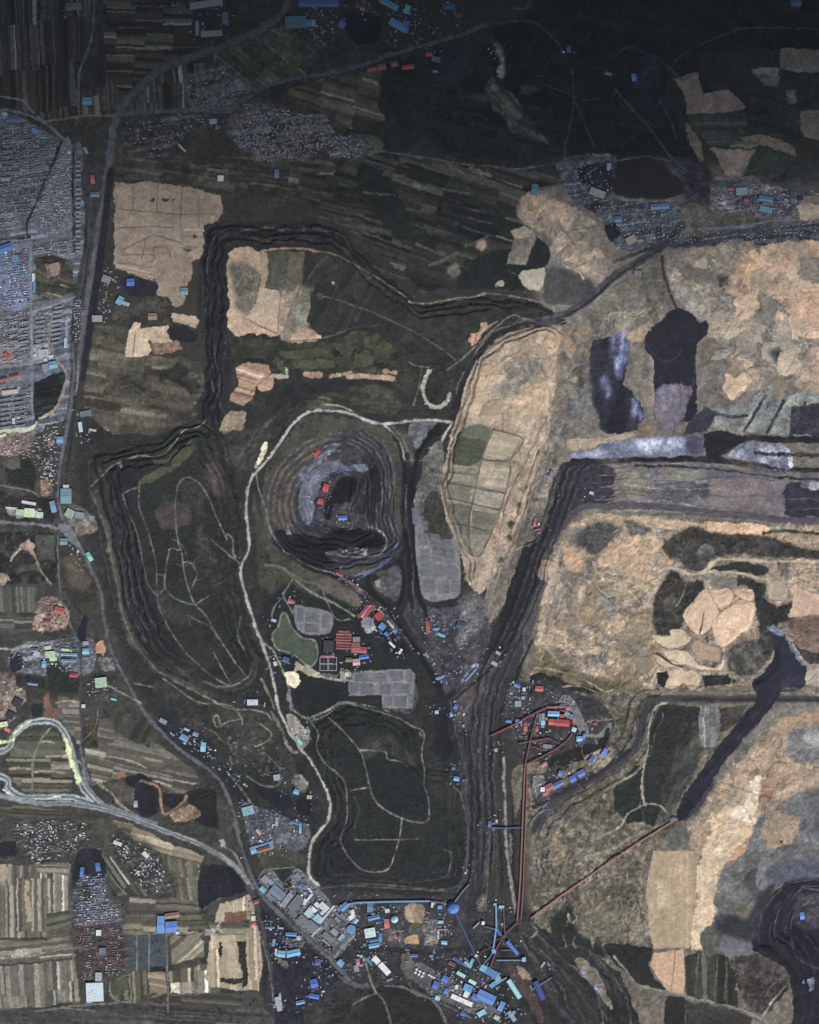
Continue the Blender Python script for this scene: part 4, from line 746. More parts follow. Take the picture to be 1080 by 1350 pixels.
for i in range(70):
    x, y = 300 + hsh(i, 1.)*75,970 + hsh(i, 2.)*55
    A((104,102,92) if i % 3 else (40,42,36),[(x-2.5,y),(x,y-2),(x+2.5,y+.5),(x,y+2)], M(.2), a=.7)
A((42,42,54),[(252,966),(275,975),(285,995),(268,1005),(240,985),(216,965),(205,948),(212,942),(230,952)],(('mot',.2),),'coal_yard',lab='narrow black coal yard beside the winding grey road')
A((36,35,48),[(330,1028),(338,1030),(350,1038),(366,1042),(380,1048),(388,1058),(384,1066),(368,1068),(352,1054),(336,1042)], M(.08), 'settling_pond', lab='long dark settling pond above the railway junction')
A((33,33,42),[(391,1056),(411,1055),(412,1074),(392,1073)],M(.08),'settling_pond',lab='square dark settling pond east of the long one'); A((104,100,90),[(388,1024),(400,1020),(408,1032),(402,1048),(390,1040)],(('mot',.4),))
R((108,106,102),1.6,[(326,1024),(345,1036),(365,1036),(372,1026),(362,1018)]); 
A((74,76,80),[(318,1060),(345,1066),(380,1078),(410,1090),(400,1120),(360,1140),(340,1128),(328,1100)],(('mot',.35),('lite',.5,1.1)),'yard',lab='grey works yard above the power plant')
A((66,64,54),[(345,1130),(375,1118),(398,1130),(396,1148),(375,1145),(350,1148)],M(.16),soft=1); A((42,46,44),[(352,1146),(385,1140),(392,1150),(374,1166),(356,1158)],M(.14),F)
R((118,116,108),2,[(290,1110),(298,1118),(310,1126),(322,1152)]); R((120,118,112),1.6,[(355,1146),(385,1144)])
A((148,142,124),[(290,1108),(296,1107),(300,1114),(294,1118)],M(.1))

# ---- white ring road of the centre and the scrub round the pit
A((70,68,60),[(380,575),(400,552),(430,546),(480,556),(530,560),(545,580),(540,640),(536,700),(520,750),(470,760),(420,770),(380,760),(350,730),(345,660),(355,610)],(('mot',.18),), warp=1.5)
A((70,72,56),[(332,650),(345,690),(350,735),(365,750),(390,762),(420,775),(400,790),(372,795),(360,770),(342,770),(340,720),(334,690)],M(.14),soft=1); A((64,64,54),[(345,760),(372,764),(380,778),(370,790),(346,772)],M(.16))
A((132,118,98),[(292,560),(300,544),(312,543),(326,545),(322,560),(310,566),(298,574),(291,570)],(('mot',.16),)); A((110,100,86),[(312,560),(324,558),(322,568),(310,568)],M(.2)); R((90,88,80),1.8,[(300,590),(315,600),(328,588),(345,566),(362,548)],warp=2)
A((54,56,50),[(290,575),(320,570),(345,565),(360,575),(340,600),(320,620),(300,610)],(('mot',.25),),soft=2)
A((186,176,150),[(337,612),(342,600),(346,585),(352,584),(350,598),(344,610),(339,616)],M(.15))
PIT = [(351,668),(356,640),(374,606),(398,585),(424,574),(452,567),(480,569),(500,581),(516,604),(521,640),(519,676),(527,700),(529,716),(516,731),(490,743),(462,752),(438,752),(406,744),(379,731),(357,710)]
A((61,60,67), PIT, (('mot', .2),), 'pit', lab='round open pit with stepped benches and a dark floor', rgh=.8, warp=1.2)
A((78,72,66),[(353,668),(358,640),(376,608),(400,588),(424,577),(440,574),(420,592),(400,612),(390,640),(388,690),(372,700),(358,690)],(('mot',.2),),soft=1)
RIM = [(360,706),(353,680),(354,655),(362,628),(378,604),(400,586),(424,575),(450,569)]
for k in range(13):
    f = k * .045; R(((104,100,96),(54,52,52))[k % 2],1.5,[(x+(446-x)*f, y+(660-y)*f) for x, y in RIM[:8-(k > 7)]], a=.75, warp=.6, tex=M(.3))
ER = [(480,570),(500,582),(515,605),(520,640),(517,676),(526,702)]
for k in range(9): R(((92,88,88),(40,39,42))[k % 2],1.7,[(x-k*2.6, y+k*1.6) for x, y in ER], a=.75, warp=.6, tex=M(.3))
A((47,46,49),[(484,600),(500,612),(502,640),(498,672),(490,690),(482,664),(484,640)],M(.2),soft=1)
A((98,102,118),[(394,627),(409,609),(438,588),(450,584),(440,594),(415,613),(400,632)],(('mot',.35),)); A((92,95,108),[(398,686),(396,645),(408,624),(432,608),(480,611),(481,622),(440,618),(422,638),(413,660),(412,688)],(('mot',.2),)); A((60,57,60),[(440,600),(470,594),(492,600),(488,612),(450,612)],(('mot',.25),))
A((56,53,56),[(413,690),(424,640),(440,622),(482,624),(490,650),(482,662),(490,692),(450,700),(420,702)],M(.22)); A((30,29,36),[(437,648),(446,630),(465,627),(468,647),(455,661),(440,664),(434,684),(428,678),(428,660)],M(.1)); A((76,72,73),[(438,676),(459,662),(480,680),(488,696),(460,700),(440,692)],(('mot',.3),))
A((37,36,42),[(357,710),(366,700),(382,701),(409,708),(430,704),(444,700),(474,697),(502,703),(510,714),(486,724),(450,723),(428,729),(440,742),(438,750),(406,743),(379,730)],M(.14),warp=1.2)
R((120,116,110),1.5,[(486,694),(501,700),(510,710),(508,723),(496,732),(468,735),(446,732),(430,729)],tex=M(.4)); A((108,104,102),[(447,726),(466,722),(486,724),(484,732),(460,731)],(('mot',.5),)); A((120,120,126),[(372,690),(380,692),(386,706),(378,704)],(('mot',.5),)); R((30,29,34),2,[(496,612),(486,640),(484,662),(490,688)])
for i in range(150):
    x, y = 410 + hsh(i, 3.)*24,620 + hsh(i, 4.)*75
    if i % 3 == 0: x, y = 428 + hsh(i, 5.)*30,616 + hsh(i, 6.)*8
    A((70,88,150) if i % 2 else (96,102,118),[(x-1.2,y),(x,y-1.2),(x+1.2,y),(x,y+1.2)], M(.2), a=.65, warp=0)
hill(PIT, -74,60,9, flat_gain=.15, warp=1.6)
R((118,114,108),2,[(338,610),(340,640),(350,670),(355,695),(366,716)]); R((88,86,82),2.4,[(344,660),(352,690),(356,706)],a=.7)
R((60,58,60),3,[(520,600),(530,640),(533,690),(530,715)],tex=M(.15),warp=1); R((104,102,102),1.6,[(516,560),(530,576),(540,600),(545,607),(558,606)]); R((66,64,66),2,[(500,580),(512,620),(510,660),(524,690),(530,716)],warp=1)
R((40,39,46),8,[(536,600),(538,650),(536,700),(526,740),(492,752),(500,770),(520,800),(540,835),(556,866)],'haul_road',lab='black haul road leaving the round pit',tex=M(.12)); R((40,38,46),7,[(400,744),(440,757),(470,770),(500,790),(525,815)],'haul_road',lab='black haul road under the south rim of the round pit',tex=M(.12))
A((112,104,120),[(440,755),(450,757),(485,785),(482,790)],M(.3),a=.6)
A((84,82,88),[(494,768),(505,755),(522,746),(530,752),(530,770),(524,790),(518,796),(506,784),(496,778)],(('mot',.25),),'spoil_heap',lab='grey three cornered heap between the pit haul roads'); A((140,126,106),[(493,765),(500,766),(502,776),(496,774)],M(.2))
A((92,86,78),[(416,768),(430,762),(455,772),(475,790),(470,800),(445,788),(425,778)],M(.15),soft=1)
R((36,36,40),7,[(582,566),(562,580),(550,600),(545,640),(543,690),(544,740),(550,780),(560,800)],'haul_road',lab='dark lane between the round pit and the solar field',tex=M(.1)); R((150,148,142),2.6,[(597,556),(584,578),(572,600),(560,625),(553,645),(545,664)],'track',lab='white track west of the central tip',tex=M(.15))
A((96,98,102),[(541,562),(552,557),(572,556),(580,562),(566,570),(556,584),(545,588)],(('mot',.3),)); A((92,90,84),[(560,600),(580,580),(586,600),(582,650),(590,690),(600,730),(596,740),(570,720),(556,690),(548,660)],(('mot',.32),),warp=1.5)
A((62,60,54),[(560,655),(580,650),(590,690),(594,715),(575,705),(562,700)],(('mot',.2),))
W = (158,156,148)
R(W,3.1,[(593,556),(570,554),(540,555),(515,558),(498,558),(478,552),(458,544),(436,541),(412,542),(396,550),(382,564),(370,582),(358,600),(344,616),(332,630),(326,648),(324,672),(327,700),(329,715),(326,730),(319,744),(318,760),(324,785),(331,808),(341,838),(350,862),(358,888),(364,916),(368,938),(376,955),(390,978),(408,1000),(424,1026),(434,1050),(436,1066),(432,1082),(422,1096),(412,1110),(408,1126),(406,1146),(410,1160),(420,1168)],'road',lab='white ring road winding from the central tip to the power plant',tex=M(.06),edge=(72,70,64))
R((108,106,94),2,[(318,744),(310,735),(307,712)])

# ---- middle fields, pond and small works
A((40,43,43),[(350,800),(378,770),(420,790),(470,800),(545,860),(548,930),(530,940),(480,936),(455,925),(440,935),(415,950),(392,930),(380,900),(370,870),(355,830)],(('mot',.1),),soft=2)
A((37,40,42),[(388,895),(400,886),(420,892),(450,897),(458,910),(455,922),(438,936),(412,948),(398,944),(388,925)],M(.07),F,lab='dark field south of the reservoir and its tanks')
A((74,72,66),[(480,790),(500,800),(520,820),(505,822)],M(.25),soft=2); A((96,90,84),[(510,935),(548,900),(552,915),(545,945),(530,940)],(('mot',.3),),a=.5)
R((120,118,110),2.2,[(350,744),(372,748),(386,762),(410,780),(440,795),(468,812)],tex=M(.15)); R((118,116,108),1.8,[(386,762),(376,780),(374,786),(385,806),(397,830)]); R((108,106,96),1.6,[(374,786),(362,800),(358,815)]); R((112,110,102),1.6,[(425,778),(430,790),(440,812),(450,818),(462,816)]); R((100,98,84),1.6,[(350,744),(380,754),(400,766),(420,770),(436,782)])
A((74,84,66),[(370,812),(374,808),(378,812),(384,826),(392,836),(400,842),(414,845),(418,856),(417,868),(412,876),(404,874),(392,864),(378,858),(366,855),(361,846),(360,836),(368,826)],(('mot',.03),), 'reservoir', 'water', 'green reservoir with a pale kerbed bank', warp=.2, z=-1)
R((122,126,118),2,[(370,812),(374,807),(378,811),(384,826),(392,836),(400,842),(414,845),(419,856),(418,868),(412,878),(404,876),(392,866),(378,859),(366,856),(360,847),(359,836),(367,826),(370,812)],tex=M(.08))
R((140,136,124),2.6,[(404,877),(418,888),(430,894),(445,897),(462,897)],tex=M(.1)); A((150,142,120),[(392,872),(402,878),(420,886),(424,893),(410,890),(396,884),(388,886)],(('mot',.2),))
R((128,124,112),2.2,[(344,846),(358,856),(366,870),(376,892),(380,905),(382,925),(388,938),(406,948),(412,945),(420,960),(417,970)],tex=M(.15)); R((104,106,104),5,[(380,905),(381,918),(385,935)],tex=M(.2)); R((124,120,108),2.2,[(410,946),(430,938),(446,928),(456,926),(480,930),(510,938),(540,952),(556,970)],tex=M(.2))
A((132,126,116),[(376,946),(386,944),(400,958),(408,968),(402,984),(396,986),(388,970),(378,958)],(('mot',.25),)); A((208,196,162),[(376,890),(381,886),(390,887),(394,893),(392,901),(387,907),(379,902)],(('mot',.15),),'gravel_pad',lab='cream round gravel pad beside the white ring road')
A((128,124,110),[(450,886),(456,884),(464,886),(463,895),(450,896)],M(.12)); A((96,96,88),[(418,890),(448,890),(444,897),(430,895)],M(.2)); A((118,122,128),[(480,812),(492,816),(495,830),(484,836),(476,824)],(('mot',.25),))
A((34,32,40),[(500,834),(520,836),(536,852),(538,860),(524,866),(512,852)],M(.12),'coal_yard',lab='black coal yard behind the red striped sheds')

# ---- southern waste tip
T3 = [(408,975),(416,950),(436,936),(458,928),(490,932),(530,944),(552,962),(560,992),(575,1008),(598,1014),(608,1040),(612,1090),(614,1140),(610,1166),(590,1176),(550,1180),(490,1178),(440,1174),(416,1162),(410,1140),(414,1116),(430,1098),(440,1080),(440,1058),(430,1034),(414,1004)]
A((41,44,43), T3,(('mot',.1),('spk',.2,1.4)), 'waste_tip', lab='southern waste tip, near black with one winding pale track', rgh=1, warp=1)
A((38,42,42),[(484,990),(520,1004),(556,1000),(560,1040),(560,1080),(520,1070),(495,1050),(486,1020)],M(.06),F,lab='darkest field on top of the southern waste tip'); A((64,64,58),[(478,975),(520,972),(528,985),(550,998),(540,1006),(505,992),(485,1000),(478,985)],(('mot',.25),),soft=2,a=.8)
A((58,58,56),[(560,1010),(585,1016),(600,1030),(606,1070),(600,1090),(585,1060),(570,1050)],(('mot',.15),),soft=3,a=.6); A((38,41,43),[(440,1090),(456,1100),(470,1140),(510,1152),(560,1150),(600,1140),(600,1165),(540,1172),(450,1164),(430,1140)],M(.1),soft=2)
R((96,94,88),1.3,[(585,1120),(594,1126),(594,1142),(588,1156)]); R((70,70,66),1.2,[(464,1044),(474,1066),(469,1085),(468,1107)])
R((80,78,70),2,[(420,1172),(470,1166),(520,1168),(580,1174),(604,1168)],tex=M(.3)); R((78,76,74),2,[(612,1010),(616,1060),(618,1110),(612,1150),(600,1176)],warp=1)
for k in range(5): R(((74,74,70),(36,38,40))[k % 2],1.5,[(416+k*5,1130),(424+k*5,1108),(440+k*4,1085),(448+k*4,1058),(440+k*4,1034),(424+k*5,1006),(416+k*5,975)], a=.45, warp=1); R(((74,74,70),(36,38,40))[k % 2],1.5,[(430,1168-k*4),(480,1170-k*4),(540,1172-k*4),(596,1166-k*5)], a=.45, warp=1)
hill(T3,14,26,3, flat_gain=.2)

# ---- eastern pit and backfill
EP = [(700,890),(704,850),(712,800),(720,755),(736,712),(752,690),(790,680),(860,680),(930,690),(1000,696),(1080,706),(1080,912),(1030,908),(970,906),(910,912),(860,916),(820,910),(775,904),(740,896)]
A((140,125,107), EP, (('mot',.2),('lob',13,.12),('spk',.25,1.2)), 'backfill', lab='broad lumpy tan backfill of the eastern pit', rgh=2.2, warp=1.5)
A((150,130,106),[(790,678),(850,682),(920,690),(960,696),(1020,702),(1080,708),(1080,718),(1010,712),(960,708),(910,702),(860,696),(800,690)],(('mot',.18),)); A((186,152,118),[(934,686),(975,690),(1010,694),(1012,702),(985,706),(950,700),(934,696)],M(.1)); R((92,76,60),1.4,[(932,686),(932,698)])
R((150,134,112),5,[(712,880),(712,840),(722,790),(732,745),(744,712),(764,692)],tex=M(.18),warp=1.5); R((98,82,66),2.4,[(720,850),(726,805),(735,760),(748,722),(768,700),(800,690)],tex=M(.2),warp=1)
heaps([(722,720),(760,690),(850,690),(880,760),(860,800),(815,870),(840,900),(720,880)],40,7,22,[S1,(160,136,110), S2, S3,(104,98,88)],7)
heaps([(1000,700),(1080,712),(1080,735),(1000,726)],10,5,9,[S1, S2],8); heaps([(1040,815),(1080,810),(1080,860),(1050,845)],8,7,13,[(120,102,90), S2, S4],9)
A((78,76,74),[(766,700),(790,688),(808,690),(820,700),(808,716),(795,732),(775,730),(762,718)],(('mot',.25),), soft=2, warp=2); A((86,84,80),[(820,684),(845,690),(860,698),(850,706),(832,706)],(('mot',.3),),soft=1)
A((160,132,104),[(744,730),(752,720),(764,728),(770,745),(760,755),(748,750)],(('mot',.14),),soft=1); A((164,136,108),[(790,735),(806,716),(815,718),(805,735),(796,748)],M(.12),soft=1)
for p, c in (([(812,722),(828,710),(842,704),(858,712),(864,722),(852,730),(856,745),(850,764),(836,768),(820,758),(806,745)],(168,142,114)),([(870,730),(880,724),(888,740),(880,752),(866,748)],(156,134,108)),([(876,705),(886,700),(892,708),(882,716)],(150,126,106))): A(c, p, (('mot',.1),('lob',10,.08)), 'spoil_heap', lab='orange tan spoil lobe on the eastern backfill beside the track fan' if c[0] == 168 else 'small tan spoil lobe on the eastern backfill', warp=1)
for p in ([(812,760),(840,775),(865,760),(880,748)],[(790,770),(830,780),(870,758)],[(800,790),(850,775),(878,756)],[(818,800),(860,775),(880,758)]): R((146,132,108),2,p,tex=M(.2),a=.7,warp=1)
DK = (('mot',.2),('spk',.3,1.2))
A((62,60,56),[(878,716),(896,704),(916,694),(940,700),(1000,708),(1040,716),(1058,722),(1080,730),(1080,744),(1040,736),(1000,732),(960,732),(940,738),(926,752),(910,752),(895,740),(880,730)], DK, 'scrub_slope', lab='dark scrubby slope between pale benches on the eastern backfill', warp=1.5)
A((88,86,80),[(922,722),(932,716),(944,726),(940,740),(926,748),(920,738)],(('mot',.3),)); R((48,42,38),4,[(1008,704),(1030,700),(1060,702),(1080,706)],tex=M(.1))
R((166,152,126),3.6,[(892,750),(905,756),(925,756),(938,748),(946,738),(960,737),(1000,739),(1040,740),(1080,741)],'track',lab='pale bench track crossing the eastern backfill',tex=M(.12)); R((158,146,122),3,[(925,757),(945,754),(970,756),(995,762),(1012,764)],tex=M(.12)); R((158,144,120),3,[(1050,762),(1066,758),(1080,752)])
A((52,52,50),[(938,750),(960,744),(1012,744),(1012,758),(985,756),(960,752)], M(.14)); A((50,50,48),[(970,762),(1010,768),(1012,790),(1030,800),(1050,790),(1052,812),(1020,825),(1002,840),(1000,800),(990,776),(972,772)],DK,'scrub_slope',lab='dark scrub hollow east of the scalloped tan fields',warp=1.2)
A((56,54,50),[(862,820),(864,790),(872,768),(884,752),(900,758),(908,772),(912,768),(926,766),(930,780),(918,795),(905,805),(900,824),(888,838),(868,838)], DK, 'scrub_slope', lab='dark hollow west of the scalloped tan fields', warp=1.2); A((84,76,68),[(876,792),(886,780),(892,790),(888,806),(880,808)],M(.14),soft=1); R((130,120,100),1.6,[(892,800),(900,786),(904,772)])
A((128,116,94),[(818,850),(822,830),(834,812),(848,804),(862,800),(858,830),(852,852),(836,864),(822,866)],(('mot',.16),),'spoil_heap',lab='pear shaped tan spoil lobe west of the dark hollow',warp=1); A((112,108,98),[(938,766),(944,758),(958,760),(972,764),(973,776),(952,780),(940,776)],(('lob',8,.12),))
SCAL = [((924,782),(934,778),(940,788),(946,798),(948,812),(936,830),(924,838),(912,830),(904,818),(902,806)),((934,778),(948,778),(960,776),(968,784),(964,796),(952,804),(944,796)),((950,806),(968,796),(984,790),(996,794),(998,806),(990,826),(978,836),(968,846),(958,852),(946,852),(942,838),(940,820)),((972,776),(984,776),(996,780),(994,792),(980,790),(970,784)),((862,838),(884,838),(884,830),(898,828),(908,836),(914,840),(904,850),(888,856),(870,850)),((876,858),(892,856),(906,858),(914,868),(920,874),(944,880),(954,868),(952,882),(930,884),(906,878),(888,876),(880,868)),((912,852),(922,844),(938,852),(950,856),(950,870),(936,872),(918,866)),((862,862),(872,866),(890,872),(894,878),(880,880),(868,874)),((878,890),(888,880),(898,878),(904,886),(915,884),(924,894),(920,906),(910,912),(902,902),(890,908),(878,906)),((836,870),(842,866),(860,868),(862,880),(848,888),(840,880)),((1012,772),(1026,766),(1038,772),(1040,786),(1030,792),(1016,790)),((1042,776),(1052,770),(1064,780),(1080,790),(1080,815),(1060,812),(1040,812),(1046,796))]
for i, p in enumerate(SCAL):
    c = [(186,158,130),(188,158,130),(192,162,134),(182,154,126),(176,158,130),(186,166,138),(150,128,106),(178,156,130),(182,158,128),(130,118,100),(160,144,122),(176,148,124)][i]
    A(c, list(p),(('mot',.07),), F, smooth=True, lab=['pinkish tan scalloped field with an hourglass outline','small square tan field north of its scalloped neighbours','largest scalloped tan field on the eastern backfill','small tan field at the north tip of the scalloped group','cream scalloped field at the western end of the group','long cream scalloped strip under the brown wedge','brown wedge field inside the scalloped group','narrow curved pale field at the south-west of the group','heart shaped tan field above the black cross road','grey tan block west of the heart shaped field','grey tan rounded field above the dark scrub hollow','pink tan lobed field at the eastern edge'][i], warp=.7, rgh=.3)
    R((78,66,54),1.4, list(p) + [p[0]], a=.55, warp=.7)
A((44,40,40),[(866,888),(878,882),(880,892),(876,906),(868,902)],M(.1)); R((40,36,36),2.2,[(866,862),(874,866),(888,876),(900,880)]); R((60,46,44),2,[(928,808),(926,826),(924,836)])
A((68,66,60),[(1000,840),(1016,826),(1030,830),(1024,850),(1008,876),(992,890),(968,886),(958,872),(966,852),(984,846)],(('mot',.25),('fur',60,5,.3)),'scrub_slope',lab='grey ribbed slope beside the black triangular coal heap',warp=1); A((52,52,48),[(925,892),(960,888),(970,900),(930,908)],DK)
R((140,124,100),2,[(915,884),(940,884),(968,886)]); R((132,118,96),2,[(966,890),(966,902),(985,906)])
A((46,46,62),[(1014,828),(1022,822),(1034,836),(1044,848),(1056,868),(1066,888),(1066,902),(1050,912),(1024,914),(1002,914),(990,905),(1004,890),(1018,870),(1022,850)],(('mot',.1),), 'coal_heap', lab='black triangular coal heap at the eastern cross road', rgh=.8, warp=1)
for p in ([(1012,826),(1022,822),(1036,838),(1032,840),(1020,834)],[(1036,838),(1050,856),(1062,878),(1058,878),(1044,858)]): A((112,118,140), p, (('mot',.35),), a=.8)
A((112,92,80),[(1040,820),(1060,815),(1080,820),(1080,860),(1062,858),(1048,840)],(('mot',.2),('lob',12,.12)),soft=1); A((70,62,58),[(1046,846),(1060,858),(1080,862),(1080,880),(1066,878)],M(.2)); A((150,138,124),[(1064,876),(1080,874),(1080,910),(1066,908)],M(.12))
A((104,94,74),[(700,868),(720,858),(735,872),(760,884),(800,896),(840,900),(850,912),(800,912),(750,902),(705,890)],(('mot',.22),),soft=1)
for p in ([(706,845),(716,860),(712,876)],[(724,830),(722,850),(730,866),(745,878)]): R((140,128,104),2.6,p,tex=M(.2),warp=1)
A((46,46,42),[(698,890),(720,890),(750,900),(780,906),(795,914),(770,916),(730,908),(702,900)],M(.16)); R((134,122,100),2,[(700,880),(740,886),(765,894),(785,905),(800,912),(815,905),(830,896)],tex=M(.3)); R((130,118,98),2,[(720,908),(760,904),(785,912),(798,918)],tex=M(.2))
hill(EP, -9,14,0)
for p in SCAL[:4] + SCAL[5:6] + SCAL[8:9]: hill(list(p),6,6)
hill([(1014,828),(1034,836),(1056,868),(1066,902),(1024,914),(990,905),(1018,870)],16,16)

# ---- south-east
A((96,90,78),[(700,920),(860,915),(900,930),(960,930),(940,1000),(900,1080),(860,1120),(850,1200),(860,1260),(800,1270),(740,1220),(705,1200),(700,1100),(690,1000)],(('mot',.3),('spk',.3,1.0)), 'scrub_slope', lab='rough scrub slope either side of the diagonal belt gallery', rgh=2, warp=1.5)
A((46,48,46),[(856,925),(870,928),(895,930),(925,932),(922,990),(900,1010),(880,1050),(862,1090),(850,1090),(846,1060),(852,1010),(856,970)],(('mot',.1),), F, lab='dark green field east of the pale field track', warp=1); A((62,62,56),[(895,960),(920,950),(922,1000),(900,1050),(876,1078),(874,1040),(890,1000)],(('fur',120,5,.28),('mot',.15)),soft=1)
A((44,48,46),[(810,1040),(840,1010),(850,1012),(845,1060),(848,1085),(826,1085),(810,1070)],M(.1),F,lab='dark green field west of the pale field track')
A((100,100,98),[(923,930),(950,930),(950,960),(945,985),(928,985),(922,970)],(('str',88,3,.22,60),('mot',.15)),F,lab='pale grey ribbed plot south of the cross road',warp=.5); A((66,62,56),[(950,932),(985,930),(975,950),(950,965)],M(.2))
R((150,142,122),3,[(880,927),(868,930),(860,940),(856,960),(855,985),(850,1008),(847,1035),(850,1058),(852,1062)],'track',lab='pale field track dropping south from the cross road',tex=M(.15)); R((140,132,112),2.6,[(852,1006),(835,1022),(815,1032),(800,1042)],tex=M(.25)); R((140,132,112),2.2,[(852,1060),(830,1072),(818,1090),(800,1100),(780,1110)],tex=M(.25)); R((140,132,112),2,[(852,1060),(870,1062),(880,1072)]); R((132,126,108),2.4,[(775,1128),(790,1126),(812,1118),(830,1106),(850,1098)],tex=M(.25)); R((120,114,98),1.6,[(752,1118),(748,1132),(742,1150),(738,1165)])
A((126,114,92),[(726,1112),(738,1110),(748,1118),(742,1135),(730,1142),(725,1128)],(('mot',.18),)); A((120,112,96),[(757,1116),(770,1120),(764,1128),(756,1124)],M(.2)); R((108,104,92),2.4,[(735,1080),(720,1090),(708,1102),(706,1120),(712,1138)],tex=M(.3),warp=1)
R((62,60,66),7,[(1080,924),(1020,922),(960,922),(900,921),(870,921),(855,928),(848,950),(840,980),(820,1005),(790,1022),(760,1040),(735,1055),(715,1075),(704,1095)],'haul_road',lab='dark cross road sweeping round to the red washery',tex=M(.12),edge=(58,56,56)); R((44,42,48),3,[(1080,925),(1000,923),(900,922)]); R((122,112,102),2,[(890,914),(920,912),(970,912),(985,908)],tex=M(.3))
A((62,62,72),[(905,1082),(898,1074),(905,1050),(925,1020),(950,990),(985,950),(1010,930),(1020,930),(1000,955),(970,990),(945,1030),(925,1062)],(('mot',.12),('fur',-50,6,.12)),'haul_road',lab='dark diagonal coal road running down to the belt gallery',warp=1); R((44,43,54),4,[(1014,926),(985,960),(950,1000),(925,1040),(904,1074)],tex=M(.1))
# far south-east tan country
A((146,128,106),[(1080,935),(1040,945),(1000,975),(965,1010),(938,1048),(915,1080),(905,1100),(912,1120),(960,1130),(1000,1110),(1080,1120)],(('mot',.2),('lob',20,.12)), 'spoil_heap', lab='broad tan spoil country in the south-east', rgh=1.8, warp=1.5)
A((112,108,98),[(1080,932),(1050,940),(1015,962),(985,990),(960,1020),(945,1030),(955,1005),(990,965),(1020,938),(1050,930)],(('mot',.2),),soft=3,warp=2); A((158,130,104),[(1020,960),(1060,940),(1080,934),(1080,948),(1040,966),(1020,985),(1008,1000),(1000,990)],(('mot',.16),),soft=2)
heaps([(1080,950),(1010,975),(950,1040),(920,1090),(960,1125),(1010,1080),(1080,1050)],30,8,22,[(150,130,106), S1, S2,(160,136,112),(140,120,100)],10)
A((200,182,156),[(968,1050),(985,1034),(1000,1022),(1012,1026),(1008,1040),(1002,1060),(1000,1085),(985,1100),(966,1090),(964,1068)],(('mot',.07),), F, lab='pale cream tongue of bare ground in the south-east', warp=1); A((150,116,90),[(1004,1030),(1016,1028),(1024,1050),(1016,1085),(1004,1090),(1002,1062)],(('mot',.14),),soft=1)
heaps([(1080,945),(1020,975),(960,1050),(1000,1080),(1080,1040)],24,6,17,[S1,S2,(158,134,108),(146,124,102)],23); heaps([(1005,1120),(1080,1070),(1080,1140),(960,1190)],12,7,16,[(98,98,97),(112,110,106),(82,82,86)],24)
A((110,110,108),[(1040,970),(1060,958),(1080,955),(1080,1000),(1062,1004),(1046,1000),(1038,985)],(('mot',.18),),soft=2,warp=2); A((142,142,138),[(1060,966),(1080,962),(1080,985),(1064,988)],M(.14),soft=2); R((150,120,98),2,[(1026,992),(1045,1010),(1060,1024),(1074,1012)]); A((156,130,106),[(1025,1010),(1040,1010),(1060,1026),(1050,1038),(1030,1034),(1020,1022)],M(.14),soft=1)
A((98,98,97),[(1000,1080),(1030,1060),(1060,1045),(1080,1040),(1080,1170),(1040,1160),(1010,1180),(985,1190),(960,1210),(950,1250),(938,1240),(940,1200),(946,1160),(975,1130),(990,1110)],(('mot',.2),('lob',18,.12)),'spoil_heap',lab='grey spoil around the south-eastern pit',rgh=1.5,warp=1.5)
heaps([(1000,1110),(1080,1050),(1080,1140),(1000,1170),(950,1215)],14,8,20,[(98,98,97),(108,106,102),(84,84,88)],11)
A((146,128,106),[(1006,1090),(1020,1078),(1040,1074),(1056,1080),(1054,1098),(1040,1116),(1024,1120),(1010,1108)],(('mot',.12),),'spoil_heap',lab='round tan spoil island on grey spoil',warp=1.2); A((120,104,88),[(1005,1062),(1030,1055),(1040,1072),(1015,1080)],M(.16)); A((58,52,46),[(1028,1108),(1034,1108),(1033,1114),(1029,1113)],M(.1))
A((186,164,134),[(936,1080),(960,1072),(985,1085),(995,1095),(990,1108),(975,1118),(962,1134),(950,1150),(944,1170),(940,1190),(946,1200),(940,1215),(944,1230),(930,1250),(912,1250),(914,1200),(918,1160),(924,1130),(928,1110),(940,1095)],(('mot',.1),), 'spoil_heap', lab='bright tan spoil edge beside the long striped field', warp=1.2); A((172,130,96),[(960,1132),(972,1122),(988,1112),(985,1122),(970,1134)],M(.12))
A((150,128,104),[(910,1104),(925,1100),(935,1110),(920,1122),(912,1118)],M(.15),soft=1); A((88,86,80),[(878,1096),(900,1085),(912,1100),(905,1118),(880,1118)],(('mot',.2),),soft=1)
A((154,134,108),[(862,1122),(890,1122),(922,1123),(920,1150),(916,1200),(910,1250),(890,1250),(862,1252),(857,1230),(855,1200),(852,1180),(856,1150)],(('str',90,7,.06,300),('mot',.06)), F, lab='long tan striped field beside the diagonal belt gallery', warp=.4); A((176,156,126),[(866,1160),(876,1160),(880,1195),(866,1200)],M(.08),soft=2)
A((176,144,114),[(862,1258),(875,1256),(902,1252),(904,1280),(902,1312),(882,1308),(868,1290),(858,1274)],(('mot',.06),), F, lab='orange tan tapering field split by a thin track', warp=.5); R((120,96,76),1.4,[(891,1254),(888,1285),(885,1312)])
A((42,43,40),[(800,1245),(850,1250),(860,1256),(856,1275),(868,1295),(880,1306),(850,1300),(830,1290),(806,1265)],M(.12)); R((122,120,110),2.4,[(810,1262),(825,1280),(835,1293),(850,1302),(880,1308),(910,1316),(950,1324),(980,1333),(1000,1342)],'track',lab='thin pale track along the south-eastern fields',tex=M(.15))
A((56,54,48),[(904,1262),(930,1252),(960,1262),(970,1280),(972,1330),(940,1322),(904,1312)],(('str',88,5,.25,200),('mot',.1)),F,lab='dark strip field divided by thin pale tracks'); 
